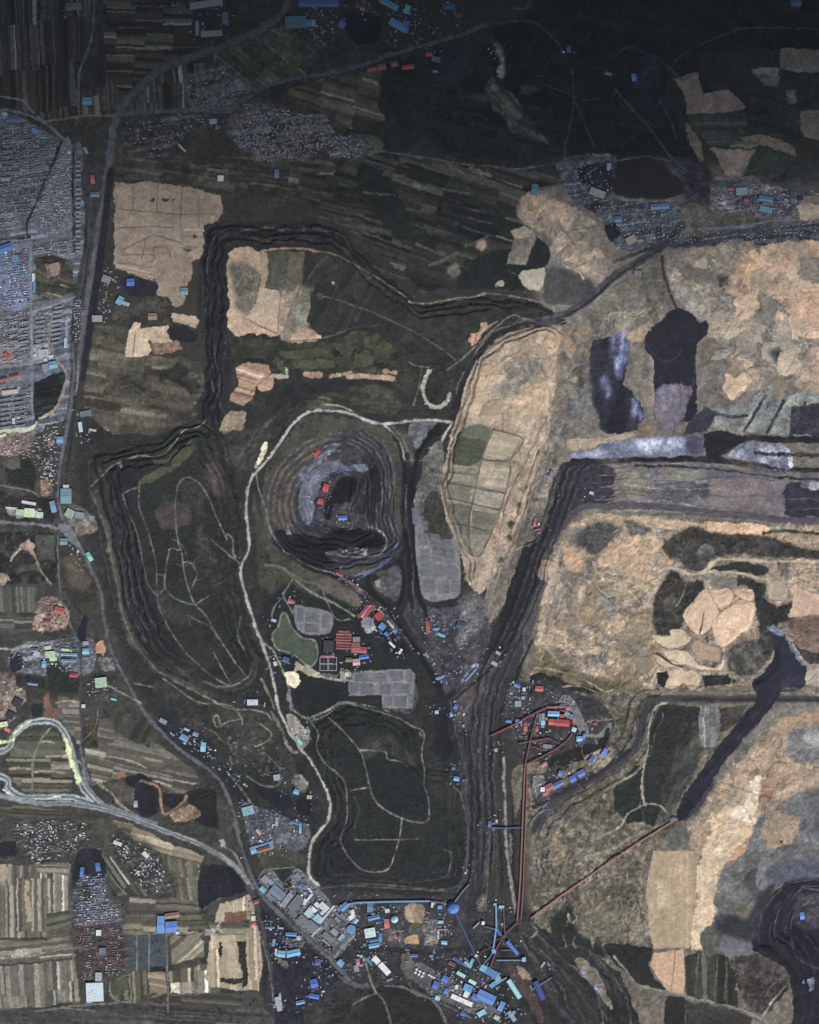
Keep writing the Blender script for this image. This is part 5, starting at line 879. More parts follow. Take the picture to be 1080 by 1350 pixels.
for p in ([(922,1258),(918,1300),(913,1350)],[(934,1262),(930,1310),(926,1350)],[(946,1262),(944,1310),(942,1350)],[(959,1268),(956,1320)],[(884,1312),(881,1340)]): R((98,95,84),1.4,p)
A((44,44,42),[(882,1312),(905,1318),(903,1350),(870,1350),(876,1330)],M(.1)); A((60,57,52),[(905,1320),(950,1328),(990,1340),(985,1350),(905,1350)],M(.15))
A((70,64,60),[(965,1262),(1000,1258),(1030,1262),(1040,1285),(1030,1320),(1010,1335),(985,1328),(972,1300)],(('mot',.35),('lob',9,.2)),warp=1.5); A((88,86,80),[(924,1235),(940,1220),(955,1232),(945,1256),(934,1262),(926,1250)],M(.2)); A((96,96,104),[(952,1240),(975,1240),(990,1246),(990,1258),(970,1260),(954,1256)],M(.15))
R((120,116,104),2,[(1036,1300),(1020,1320),(1002,1345)],tex=M(.4)); R((96,92,84),1.6,[(1010,1315),(1018,1300),(1030,1296)])
SP = [(990,1250),(998,1220),(1008,1190),(1025,1170),(1050,1156),(1080,1150),(1140,1150),(1140,1350),(1060,1350),(1046,1320),(1036,1280),(1012,1262)]
A((40,38,48), SP, (('mot',.12),('ctr',8,1.0,.16)), 'pit', lab='black south-eastern pit cut by the edge of the map', rgh=1, dist=True, warp=1.5)
A((54,53,60),[(945,1212),(960,1206),(985,1212),(1000,1180),(1020,1165),(1010,1200),(995,1240),(975,1236),(955,1232),(944,1224)],M(.14),soft=2); A((84,86,98),[(1008,1150),(1024,1138),(1060,1134),(1080,1130),(1080,1150),(1046,1160),(1020,1168)],M(.16),soft=1)
A((72,70,76),[(1050,1190),(1062,1180),(1080,1178),(1080,1215),(1066,1225),(1052,1212)],(('mot',.3),),soft=2); R((84,82,86),2,[(1056,1176),(1066,1170),(1080,1168)]); A((104,110,132),[(1066,1292),(1074,1290),(1076,1306),(1070,1310)],M(.3)); R((72,72,80),2,[(1046,1240),(1060,1270),(1080,1300)],tex=M(.2)); R((70,70,80),1.6,[(1004,1160),(992,1185),(975,1200)])
hill(SP, -70,60,5, flat_gain=.12)
CRD = [(1080,924),(1020,922),(960,922),(900,921),(870,921),(855,928),(846,950),(838,980),(818,1005),(790,1022),(760,1040),(735,1055),(715,1075),(704,1095)]
for dx, dy, c, w in ((-8,-5,(38,37,41),3),(-13,-9,(104,98,86),1.6),(-17,-13,(40,39,41),2.6),(7,5,(44,42,46),2),(11,8,(112,106,92),1.6),(15,12,(42,42,42),2.4),(20,15,(100,95,82),1.4)):
    R(c, w, [(x+dx*(1 if x < 870 else .1), y+dy) for x, y in CRD[4:]], a=.75, tex=M(.3), warp=1)
for k in range(6): R(((40,39,41),(96,90,78))[k % 2],1.8,[(706+k*4,1110+k*2),(708+k*4,1150),(704+k*5,1185),(716+k*6,1212),(750+k*6,1238+k*2),(790+k*4,1250+k*4)], a=.5, tex=M(.3), warp=1.5)
# washery and southern works ground
A((58,58,58),[(672,905),(690,898),(730,900),(760,915),(785,920),(806,945),(805,965),(780,985),(745,1010),(720,1050),(705,1060),(690,1010),(668,970),(666,930)],(('mot',.25),), 'yard', lab='yard of the red roofed coal washery'); 
A((106,108,108),[(738,926),(742,918),(750,917),(758,926),(766,940),(775,958),(778,968),(790,966),(805,952),(806,962),(796,970),(782,972),(766,968),(758,950),(750,934)], M(.07), 'yard', lab='pale grey concrete apron curving round the coal washery', warp=.4); R((120,112,100),2.4,[(775,952),(790,950),(808,948)])
A((40,40,38),[(728,998),(760,985),(790,975),(800,958),(804,964),(798,985),(770,1000),(735,1010),(722,1008)],M(.15)); A((118,108,92),[(770,998),(795,985),(810,988),(802,1006),(785,1020)],(('mot',.3),)); A((96,96,96),[(703,1025),(716,1022),(720,1040),(706,1056),(700,1045)],(('mot',.4),)); A((112,104,86),[(690,1008),(712,1004),(722,1012),(712,1022),(692,1024),(682,1080),(676,1020)],(('mot',.28),),a=.7)
R((44,43,50),6,[(704,1064),(740,1046),(770,1030),(800,1012),(830,990)],tex=M(.12)); A((100,94,80),[(792,1050),(806,1040),(808,1050),(798,1056)],(('mot',.4),)); R((104,98,86),2,[(760,1072),(775,1062),(792,1060),(790,1078)],tex=M(.2))
A((96,90,76),[(705,1195),(716,1180),(740,1170),(760,1160),(780,1142),(800,1128),(840,1108),(880,1082),(892,1076),(890,1086),(850,1112),(812,1136),(780,1158),(748,1184),(722,1204),(728,1230),(720,1246),(712,1232)],(('mot',.45),),warp=2)
A((44,44,42),[(725,1215),(745,1200),(752,1190),(765,1230),(790,1240),(800,1262),(770,1256),(735,1240)],(('mot',.2),),soft=2); A((110,104,86),[(770,1205),(790,1195),(820,1200),(845,1215),(852,1240),(820,1238),(790,1230)],(('mot',.3),),soft=3,a=.7)
A((50,49,50),[(690,1220),(735,1235),(790,1262),(830,1310),(850,1350),(700,1350),(650,1300),(640,1240)],(('mot',.2),('fur',55,7,.22)), 'yard', lab='dark terraced ground south of the belt junction', warp=1)
for p in ([(700,1225),(720,1245),(760,1280),(790,1320),(805,1350)],[(735,1250),(755,1245),(780,1255),(805,1285),(830,1330),(840,1350)],[(750,1270),(775,1290),(800,1330)],[(686,1216),(704,1250),(728,1285),(748,1320),(760,1350)],[(680,1200),(690,1240),(712,1276),(735,1310)]): R((84,80,78),1.8,p,tex=M(.2),warp=1)
for p in ([(740,1262),(790,1300),(820,1350)],[(770,1262),(806,1300),(830,1350)],[(700,1240),(730,1290),(755,1345)]): R((36,35,40),3,p,tex=M(.1),warp=1)
A((120,112,98),[(760,1268),(768,1263),(780,1275),(792,1288),(800,1310),(808,1330),(800,1325),(785,1305),(770,1290)],(('mot',.3),)); R((110,124,158),2.6,[(768,1282),(780,1295),(792,1312)],tex=M(.4)); A((140,124,100),[(680,1276),(688,1274),(700,1288),(702,1292),(690,1290)],M(.2)); A((84,64,62),[(672,1272),(690,1290),(706,1310),(720,1345),(708,1345),(690,1310),(676,1290)],M(.2),a=.7)
A((90,93,95),[(344,1150),(358,1146),(374,1164),(392,1146),(408,1160),(430,1182),(442,1194),(470,1190),(476,1212),(472,1228),(440,1264),(400,1230),(344,1176)],(('mot',.3),), 'yard', lab='paved yard of the power plant', warp=.4)
R((92,92,90),2,[(372,1166),(390,1146)]); R((120,122,120),2,[(440,1263),(458,1244),(472,1230),(474,1218)]); A((44,46,42),[(425,1240),(440,1250),(438,1258),(424,1248)],M(.2)); R((44,43,42),4,[(360,1190),(380,1210),(400,1232),(418,1246)],tex=M(.12)); A((42,46,42),[(372,1165),(384,1156),(386,1166),(376,1172)],M(.15))
R((90,90,92),5,[(310,1085),(322,1122),(333,1160),(348,1184),(380,1215),(410,1242),(440,1270),(466,1298),(484,1300)],'road',lab='dark road along the south-west wall of the power plant',tex=M(.1),edge=(58,58,58)); R((46,45,46),3,[(318,1100),(330,1142),(345,1172)]); R((70,70,70),7,[(328,1170),(340,1200),(350,1235),(358,1270),(364,1310),(372,1350)],'road',lab='dark rail embankment running due south past the tan strip field',tex=M(.12)); R((110,108,98),1.6,[(346,1240),(355,1280),(360,1320)])
A((42,41,52),[(345,1205),(360,1205),(400,1240),(425,1262),(448,1290),(420,1320),(400,1350),(372,1350),(360,1290),(350,1240)],(('mot',.22),('lite',.3,1.4)), 'coal_yard', lab='blue black coal yard south of the power plant'); A((104,96,84),[(366,1262),(380,1268),(384,1272),(378,1276),(368,1270)],M(.3)); A((80,76,72),[(376,1236),(398,1236),(400,1248),(380,1250)],(('mot',.4),))
A((64,62,66),[(470,1192),(604,1190),(604,1250),(570,1258),(500,1252),(476,1246)],(('mot',.25),),'yard',lab='coal works yard under the long blue belt gallery'); A((138,120,98),[(536,1196),(548,1192),(556,1196),(560,1205),(555,1218),(545,1216),(536,1210)],(('mot',.2),)); A((160,132,96),[(532,1240),(540,1234),(550,1234),(554,1246),(534,1247)],M(.1),'gravel_pad',lab='orange tan heap of sand in the works yard'); A((78,76,58),[(540,1220),(552,1216),(554,1232),(540,1232)],M(.15)); A((104,96,86),[(508,1228),(528,1228),(526,1242),(510,1244)],(('mot',.3),)); A((112,106,98),[(556,1212),(578,1210),(578,1244),(560,1246)],(('mot',.4),))
R((44,42,48),7,[(470,1250),(510,1252),(560,1256),(600,1252),(620,1250)],tex=M(.12)); A((92,84,72),[(530,1262),(540,1258),(544,1270),(532,1280)],(('mot',.3),)); A((88,89,88),[(530,1274),(545,1268),(590,1290),(640,1320),(660,1340),(620,1335),(570,1312),(540,1290)],(('mot',.22),),'yard',lab='paved yard of the coal preparation plant')
A((40,41,40),[(480,1310),(510,1296),(540,1300),(580,1325),(600,1350),(470,1350)],M(.1),F,lab='dark field inside the road fork on the southern edge'); R((104,102,96),2.2,[(481,1262),(486,1284),(496,1308),(510,1330),(530,1350)],'road',lab='pale lane forking across the dark southern field'); R((100,96,86),2.2,[(496,1310),(470,1322),(450,1340),(440,1350)]); R((96,94,92),3.4,[(508,1300),(530,1302),(550,1312),(580,1330),(610,1350)],tex=M(.1)); R((92,90,86),2,[(540,1296),(545,1306),(580,1322),(620,1342)]); R((86,84,82),3,[(446,1288),(462,1298),(484,1301)])
A((52,50,48),[(400,1325),(440,1318),(465,1320),(440,1350),(400,1350)],(('mot',.25),('fur',-20,5,.2))); A((140,148,158),[(366,1320),(370,1310),(374,1330),(362,1330)],M(.1))

A((110,110,111),[(388,800),(404,800),(436,808),(437,832),(420,838),(402,836),(390,826)],M(.1),warp=.3); A((112,112,113),[(460,898),(466,886),(540,882),(548,890),(544,934),(504,934),(504,916),(460,918)],M(.1),warp=.3,smooth=False)
for i in range(60):
    x, y = 700 + hsh(i, 41.)*150,1090 + hsh(i, 42.)*150
    R((128,120,102) if i % 3 else (52,52,48),1.2 + 1.4*hsh(i, 43.),[(x,y),(x+5*(hsh(i,44.)-.3),y+6),(x+12*(hsh(i,45.)-.5),y+14)], a=.6, tex=M(.4), warp=1.5)

PRD = (30,29,35)
for w, p in ((6,[(578,561),(562,580),(551,598),(543,632),(544,686),(547,751),(552,781),(562,810)]),(5,[(520,575),(531,600),(533,640),(531,690),(538,722),(540,772),(544,800)]),(7,[(362,716),(385,735),(406,748),(436,757),(458,766),(478,778),(500,797),(527,828),(546,853),(562,878),(580,905)]),(5,[(512,738),(496,748),(486,760),(487,773),(498,788),(512,804),(528,826)]),(5,[(516,736),(528,742),(532,760),(530,785),(524,800)])): R(PRD,w,p,tex=M(.12),warp=.5)
for c, w, p in (((110,106,104),1.5,[(357,708),(379,731),(406,746),(438,756),(459,767)]),((96,110,150),2.2,[(526,716),(510,737),(488,752),(466,761)]),((84,98,140),2,[(516,735),(496,750),(470,766)]),((92,88,92),1.3,[(536,640),(537,690),(543,727),(545,775),(552,800)]),((124,100,104),1.3,[(440,757),(458,766),(480,782)]),((104,102,104),1.3,[(470,772),(500,798),(526,830),(544,855)]),((150,148,142),1.8,[(505,560),(520,572),(530,590),(533,606)]),((104,102,98),1.3,[(533,606),(548,606)])): R(c,w,p,a=.8,tex=M(.45),warp=.8)
TP3 = (112,110,103)
for p in ([(387,936),(409,950),(430,943),(452,928),(488,935),(522,946),(544,958),(558,964),(559,977),(556,996),(559,1015),(559,1035),(565,1054),(562,1084),(529,1078),(498,1059),(488,1037),(481,1008),(474,989),(452,963),(432,945)],[(410,952),(420,969),(416,984),(430,1008),(445,1020),(456,1037),(458,1078),(449,1104),(452,1116),(458,1128),(467,1138),(481,1148),(510,1148),(522,1121),(527,1100),(530,1079)],[(474,989),(507,991),(511,1001),(530,1005),(538,1012)],[(468,1107),(510,1107),(552,1106)],[(463,1042),(487,1038)]): R(TP3,1.5,p,tex=M(.25))
R((92,90,86),1.5,[(597,1035),(609,1050),(617,1097),(617,1136),(604,1172),(560,1174),(459,1169)],a=.8,warp=.6)

tracks([(725,720),(760,695),(850,695),(870,750),(855,800),(815,870),(830,895),(720,880)],34,6, PT); tracks([(960,990),(1080,940),(1080,1040),(990,1110),(930,1090)],22,7, PT); tracks([(705,1100),(850,1100),(850,1240),(760,1230),(715,1190)],26,8,[(140,130,108),(118,110,94),(56,55,50)]); tracks([(780,930),(850,925),(835,990),(760,1040),(720,1040)],12,9,[(120,114,102),(44,43,46),(90,86,80)]); tracks([(560,40),(900,40),(880,200),(520,190)],16,10,[(74,74,70),(66,66,62)],40,110); tracks([(200,650),(310,680),(320,860),(250,860)],12,11,[(86,86,78),(62,64,60)],20,50); tracks([(605,900),(650,880),(645,1180),(615,1180)],14,12,[(84,80,84),(34,33,38)],40,90)
for k in range(5): R(((112,104,92),(52,50,54),(88,84,82))[k % 3],1.3,[(870+k*3,914-k*2.4),(930,913-k*2),(1000,914-k*2),(1080,915-k*1.6)], a=.6, tex=M(.4), warp=.8)

A((42,41,54),[(990,903),(1008,896),(1030,900),(1026,922),(1012,940),(986,968),(958,1002),(934,1040),(914,1066),(902,1080),(892,1080),(896,1062),(912,1034),(936,1000),(962,966),(984,940),(998,922)],(('mot',.12),('fur',-48,7,.14)),warp=.8)
R((62,61,76),1.5,[(1008,930),(975,972),(945,1010),(918,1050)],a=.6); R((34,33,42),2,[(992,930),(960,970),(930,1012),(905,1056)],a=.8)
for k in range(8): R(((88,88,94),(34,33,42),(70,70,78))[k % 3],1.4,[(1004+k*7,1262-k*6),(1000+k*8,1232-k*3),(1006+k*8,1200),(1026+k*7,1176+k*3),(1052+k*4,1162+k*4),(1090,1158+k*5)], a=.65, tex=M(.3), warp=1)
for k in range(5): R(((84,80,76),(38,37,42))[k % 2],1.5,[(690+k*5,1228+k*6),(716+k*7,1262+k*5),(744+k*8,1296+k*3),(770+k*8,1345)], a=.6, tex=M(.3), warp=1)

COR = [(1080,606),(1000,600),(930,600),(860,604),(790,606),(756,616),(741,650),(728,690),(712,735),(696,785),(676,832),(656,872),(640,920),(634,980),(636,1060),(634,1150)]
for k, (c, w) in enumerate((((28,27,36),4),((66,63,72),1.5),((30,29,38),3),((80,76,80),1.3),((32,31,40),3),((70,67,74),1.5),((30,29,38),2.6),((84,79,80),1.3))):
    R(c, w, [(x-14+k*4.4, y+(k*2.6 if x > 760 else 0)) for x, y in COR[4:]], a=.8, tex=M(.25), warp=.9)
# ================================================================ RELIEF
n1 = 0.28 * NF[1] + 0.6 * NF[2] + 0.9 * np.roll(NF[3],(311,17),(0,1))
HGT += RGH * n1
HGT += 2.0 * NF[4]
edge = np.minimum(np.minimum(GX - X0, X1 - GX), np.minimum(GY - Y0, Y1 - GY)) / 45.0
HGT *= np.clip(edge, 0,1)
COL *= np.exp(0.085 * N0 + 0.06 * NF[1] + .04 * NF[2])[..., None]
COL *= (1 + 0.03 * rng.randn(ny, nx, 3)).astype(np.float32)
g_ = COL.mean(-1, keepdims=True); COL += .13 * (g_ - COL); COL *= 1.05 * np.clip(g_ / .13, .05,4) ** .14
np.clip(COL, 0.004,0.85, out=COL)

# ================================================================ MATERIALS
def nodes(name):
    m = bpy.data.materials.new(name); m.use_nodes = True
    return m, m.node_tree.nodes, m.node_tree.links, m.node_tree.nodes['Principled BSDF']

def ground_mat(name, rough=.95, spec=.15, amt=.3, scale=.12):
    m, N, L, b = nodes(name)
    a = N.new('ShaderNodeAttribute'); a.attribute_name = 'albedo'
    tc = N.new('ShaderNodeTexCoord')
    nz = N.new('ShaderNodeTexNoise'); nz.inputs['Scale'].default_value = scale; nz.inputs['Detail'].default_value = 3
    L.new(tc.outputs['Object'], nz.inputs['Vector'])
    mr = N.new('ShaderNodeMapRange'); mr.inputs['To Min'].default_value = 1 - amt; mr.inputs['To Max'].default_value = 1 + amt
    L.new(nz.outputs['Fac'], mr.inputs['Value'])
    mx = N.new('ShaderNodeMix'); mx.data_type = 'RGBA'; mx.blend_type = 'MULTIPLY'; mx.inputs['Factor'].default_value = 1
    L.new(a.outputs['Color'], mx.inputs['A']); L.new(mr.outputs['Result'], mx.inputs['B'])
    L.new(mx.outputs['Result'], b.inputs['Base Color'])
    b.inputs['Roughness'].default_value = rough; b.inputs['Specular IOR Level'].default_value = spec
    return m
MAT = {'soil': ground_mat('soil'), 'water': ground_mat('water', .25, .5, .04, .02)}

_roofs = {}
def roof_mat(c, rough=.65):
    k = tuple(int(v) for v in c)
    if k in _roofs: return _roofs[k]
    kk = k; k = (max(k[0] - 6,0), min(k[1] + 16,255), k[2]) if k[2] > k[0] + 36 and k[2] > k[1] + 24 else k
    m, N, L, b = nodes('roof_sheet')
    tc = N.new('ShaderNodeTexCoord')
    nz = N.new('ShaderNodeTexNoise'); nz.inputs['Scale'].default_value = .09; nz.inputs['Detail'].default_value = 4
    mp = N.new('ShaderNodeMapping'); mp.inputs['Scale'].default_value = (.5,2.2,1)
    L.new(tc.outputs['Object'], mp.inputs['Vector']); L.new(mp.outputs['Vector'], nz.inputs['Vector'])
    r = N.new('ShaderNodeMix'); r.data_type = 'RGBA'
    base = lin(k); g = base.mean(); base = base * .56 + g * .17
    dirty = np.clip(base * .62 + g * .1,0,1)
    r.inputs['A'].default_value = (*np.clip(base * 1.08,0, .8),1); r.inputs['B'].default_value = (*dirty, 1)
    mr = N.new('ShaderNodeMapRange'); mr.inputs['From Min'].default_value = .42; mr.inputs['From Max'].default_value = .72
    L.new(nz.outputs['Fac'], mr.inputs['Value']); L.new(mr.outputs['Result'], r.inputs['Factor'])
    L.new(r.outputs['Result'], b.inputs['Base Color'])
    b.inputs['Roughness'].default_value = rough; b.inputs['Specular IOR Level'].default_value = .25
    _roofs[kk] = m
    return m
WALL = roof_mat((150,146,140), .9); STEEL = roof_mat((104,106,110), .6); CONC = roof_mat((138,138,134), .9); PANEL = roof_mat((112,116,128), .45)
DARKW = roof_mat((44,48,58), .4)

# ================================================================ GROUND PIECES
def ground_pieces():
    vid = np.arange(nx * ny).reshape(ny, nx)
    q = np.stack([vid[1:, :-1], vid[1:, 1:], vid[:-1,1:], vid[:-1, :-1]],-1).reshape(-1,4)
    fid = IDM[:-1, :-1].reshape(-1)
    co = np.stack([(GX - 540) * P, (675 - GY) * P, HGT],-1).reshape(-1,3).astype(np.float32)
    col = np.concatenate([COL.reshape(-1,3), np.ones((nx * ny, 1))],1).astype(np.float32)
    order = np.argsort(fid, kind='stable'); fs = fid[order]
    cut = np.searchsorted(fs, np.arange(len(OBJS) + 1))
    for i, (nm, mt, lab) in enumerate(OBJS):
        f = q[order[cut[i]:cut[i + 1]]]
        if len(f) < 12: continue
        u, inv = np.unique(f.reshape(-1), return_inverse=True)
        me = bpy.data.meshes.new(nm)
        me.vertices.add(len(u)); me.vertices.foreach_set('co', co[u].reshape(-1))
        me.loops.add(len(inv)); me.loops.foreach_set('vertex_index', inv.astype(np.int32).reshape(-1))
        me.polygons.add(len(f)); me.polygons.foreach_set('loop_start', np.arange(0,4 * len(f),4, dtype=np.int32))
        me.update(calc_edges=True)
        at = me.attributes.new('albedo', 'FLOAT_COLOR', 'POINT'); at.data.foreach_set('color', col[u].reshape(-1))
        me.materials.append(MAT[mt])
        o = bpy.data.objects.new(nm, me); COLL.objects.link(o); o['kind'] = 'structure'
        if lab: o['label'] = lab
ground_pieces()

def mesh(name, verts, faces, mats, fm=None, parent=None, smooth=False):
    me = bpy.data.meshes.new(name); me.from_pydata([tuple(v) for v in verts],[], faces)
    for m in (mats if isinstance(mats, (list, tuple)) else [mats]): me.materials.append(m)
    if fm: me.polygons.foreach_set('material_index', fm)
    if smooth: me.polygons.foreach_set('use_smooth', [True] * len(me.polygons))
    me.update()
    o = bpy.data.objects.new(name, me); COLL.objects.link(o)
    if parent: o.parent = parent
    return o

# open country all round, out to the horizon
def country():
    m, N, L, b = nodes('far_fields')
    tc = N.new('ShaderNodeTexCoord'); v = N.new('ShaderNodeTexVoronoi'); v.inputs['Scale'].default_value = .011; v.distance = 'CHEBYCHEV'
    L.new(tc.outputs['Object'], v.inputs['Vector'])
    rp = N.new('ShaderNodeValToRGB'); rp.color_ramp.elements[0].color = (.026, .028, .025,1); rp.color_ramp.elements[1].color = (.085, .075, .06,1)
    s = N.new('ShaderNodeSeparateColor'); L.new(v.outputs['Color'], s.inputs['Color']); L.new(s.outputs['Red'], rp.inputs['Fac'])
    wv = N.new('ShaderNodeTexWave'); wv.inputs['Scale'].default_value = .012; wv.inputs['Distortion'].default_value = 6; wv.inputs['Detail'].default_value = 3; L.new(tc.outputs['Object'], wv.inputs['Vector'])
    mr = N.new('ShaderNodeMapRange'); mr.inputs['To Min'].default_value = .6; mr.inputs['To Max'].default_value = 1.25; L.new(wv.outputs['Fac'], mr.inputs['Value'])
    mx = N.new('ShaderNodeMix'); mx.data_type = 'RGBA'; mx.blend_type = 'MULTIPLY'; mx.inputs['Factor'].default_value = 1; L.new(rp.outputs['Color'], mx.inputs['A']); L.new(mr.outputs['Result'], mx.inputs['B']); L.new(mx.outputs['Result'], b.inputs['Base Color']); b.inputs['Roughness'].default_value = .95
    a, bb, c, d = wx(X0), wx(X1), wy(Y1), wy(Y0); F = 60000
    V = [(a, c, 0),(bb, c, 0),(bb, d, 0),(a, d, 0),(-F, -F, 0),(F, -F, 0),(F, F, 0),(-F, F, 0)]
    o = mesh('countryside', V, [(4,5,1,0),(5,6,2,1),(6,7,3,2),(7,4,0,3)], m); o['kind'] = 'structure'
country()

# ================================================================ BUILDINGS
class MB:
    def __init__(s): s.v = []; s.f = []; s.m = []
    def add(s, v, f, mi=0):
        o = len(s.v); s.v += v; s.f += [tuple(i + o for i in q) for q in f]; s.m += [mi] * len(f)
    def box(s, x0, x1, y0, y1, z0, z1, mi=0, bottom=False):
        v = [(x0,y0,z0),(x1,y0,z0),(x1,y1,z0),(x0,y1,z0),(x0,y0,z1),(x1,y0,z1),(x1,y1,z1),(x0,y1,z1)]
        f = [(0,1,5,4),(1,2,6,5),(2,3,7,6),(3,0,4,7),(4,5,6,7)]
        if bottom: f.append((3,2,1,0))
        s.add(v, f, mi)
    def ring(s, prof, n=20, mi=0, a0=0, a1=2*math.pi):
        k = len(s.v)
        for r, z in prof:
            for i in range(n): t = 2*math.pi*i/n; s.v.append((r*math.cos(t), r*math.sin(t), z))
        for j in range(len(prof)-1):
            for i in range(n): s.f.append((k+j*n+i, k+j*n+(i+1)%n, k+(j+1)*n+(i+1)%n, k+(j+1)*n+i)); s.m.append(mi)
        s.f.append(tuple(k+(len(prof)-1)*n+i for i in range(n))); s.m.append(mi)
    def build(s, name, mats, parent=None, smooth=False): return mesh(name, s.v, s.f, mats, s.m, parent, smooth)

THINGS = []
def root(name, label, cat, x, y, ang=0, group=None, z=None):
    o = bpy.data.objects.new(name, None); COLL.objects.link(o)
    o.location = (wx(x), wy(y), zat(x, y) if z is None else z); o.rotation_euler = (0,0,-math.radians(ang))
    o['label'] = label; o['category'] = cat
    if group: o['group'] = group
    o.empty_display_size = 5
    THINGS.append(o)
    return o

def shade(c, k): return tuple(max(0, min(255, int(v * k))) for v in c)

def B(x, y, L, W, ang, c, label, kind='gable', h=8, name='shed', cat=None, group=None):
    """a building: walls, roof and what sits on the roof"""
    r = root(name, label, cat or name.replace('_', ' '), x, y, ang, group)
    l, w = L * P * .47, W * P * .47
    rm = roof_mat(c)
    wl = MB()
    if kind == 'gable':
        rise = min(w * .35,5)
        wl.box(-l, l, -w, w, -5, h); wl.add([(-l,-w,h),(-l,w,h),(-l,0,h+rise),(l,-w,h),(l,w,h),(l,0,h+rise)],[(0,2,1),(3,4,5)])
        wl.build('wall', [WALL], r)
        a, bb = l + .8, w + .8; z0 = h - .1; t = .35
        ro = MB()
        ro.add([(-a,-bb,z0),(a,-bb,z0),(a,0,h+rise+.3),(-a,0,h+rise+.3),(a,bb,z0),(-a,bb,z0),(-a,-bb,z0-t),(a,-bb,z0-t),(a,bb,z0-t),(-a,bb,z0-t)],
               [(0,1,2,3),(3,2,4,5),(6,7,1,0),(4,8,9,5)])
        ro.build('roof', [rm], r)
        if L > 9:
            v = MB(); v.box(-l*.8, l*.8,-1.2,1.2, h+rise, h+rise+1.6); v.build('ridge_vent', [roof_mat(shade(c, .75))], r)
    elif kind == 'flat':
        wl.box(-l, l, -w, w, -5, h); wl.build('wall', [WALL], r)
        ro = MB(); ro.box(-l-.4, l+.4,-w-.4, w+.4, h+.02, h+.6); ro.build('roof', [rm], r)
        k = 0
        rr = random.Random(int(x*31+y*17))
        for _ in range(min(6, max(1, int(L*W/30)))):
            u = MB(); px, py = rr.uniform(-.75,.75)*l, rr.uniform(-.6,.6)*w; s = rr.uniform(1.2,2.6)
            u.box(px-s, px+s, py-s*.7, py+s*.7, h+.6, h+rr.uniform(2,4)); u.build('roof_unit', [STEEL if rr.random() < .6 else roof_mat(shade(c, .6))], r)
    elif kind == 'barrel':
        n = 10; ro = MB(); k = []
        for i in range(n+1):
            t = math.pi*i/n; k += [(-l, -w*math.cos(t), h*.4+w*.7*math.sin(t)),(l, -w*math.cos(t), h*.4+w*.7*math.sin(t))]
        ro.add(k, [(2*i, 2*i+1,2*i+3,2*i+2) for i in range(n)] + [tuple(range(0,2*n+2,2)), tuple(range(2*n+1,0,-2))])
        ro.build('roof', [rm], r)
        wl.box(-l+.2, l-.2,-w+.1, w-.1,-5, h*.4+.1); wl.build('wall', [CONC], r)
        for i in range(1,6):
            q = -l + 2*l*i/6; rb = MB(); kk = []
            for j in range(n+1):
                t = math.pi*j/n; kk += [(q-.5,-(w+.3)*math.cos(t), h*.4+(w*.7+.3)*math.sin(t)),(q+.5,-(w+.3)*math.cos(t), h*.4+(w*.7+.3)*math.sin(t))]
            rb.add(kk, [(2*j, 2*j+1,2*j+3,2*j+2) for j in range(n)]); rb.build('rib', [roof_mat(shade(c, .8))], r)
    return r

def round_tank(x, y, D, c, label, dome=False, h=10, name='storage_tank', cat='tank', group=None):
    r = root(name, label, cat, x, y, 0, group); R_ = D * P / 2
    b = MB(); b.ring([(R_, -4),(R_, h)],28); b.build('shell', [CONC if not dome else roof_mat(shade(c, .7))], r)
    t = MB()
    if dome: t.ring([(R_+.5, h),(R_*.9, h+R_*.3),(R_*.7, h+R_*.52),(R_*.4, h+R_*.68),(R_*.1, h+R_*.74)],28)
    else: t.ring([(R_+.3, h+.02),(R_+.3, h+.5),(.2, h+1.6)],28)
    t.build('dome' if dome else 'lid', [roof_mat(c)], r)
    v = MB(); v.ring([(R_*.1, h+(R_*.74 if dome else 1.5)),(R_*.1, h+(R_*.74 if dome else 1.5)+2.5)],8); v.build('vent', [STEEL], r)
    if dome:
        for i in range(8):
            a = i*math.pi/4; s = MB(); pr = [(R_*.93, h+R_*.27),(R_*.71, h+R_*.53),(R_*.4, h+R_*.7),(R_*.12, h+R_*.76)]; kk = []
            for q, z in pr:
                for e in (-.5, .5): kk.append((q*math.cos(a)-e*math.sin(a), q*math.sin(a)+e*math.cos(a), z))
            s.add(kk, [(2*j, 2*j+1,2*j+3,2*j+2) for j in range(3)]); s.build('rib', [roof_mat(shade(c, .8))], r)
    return r

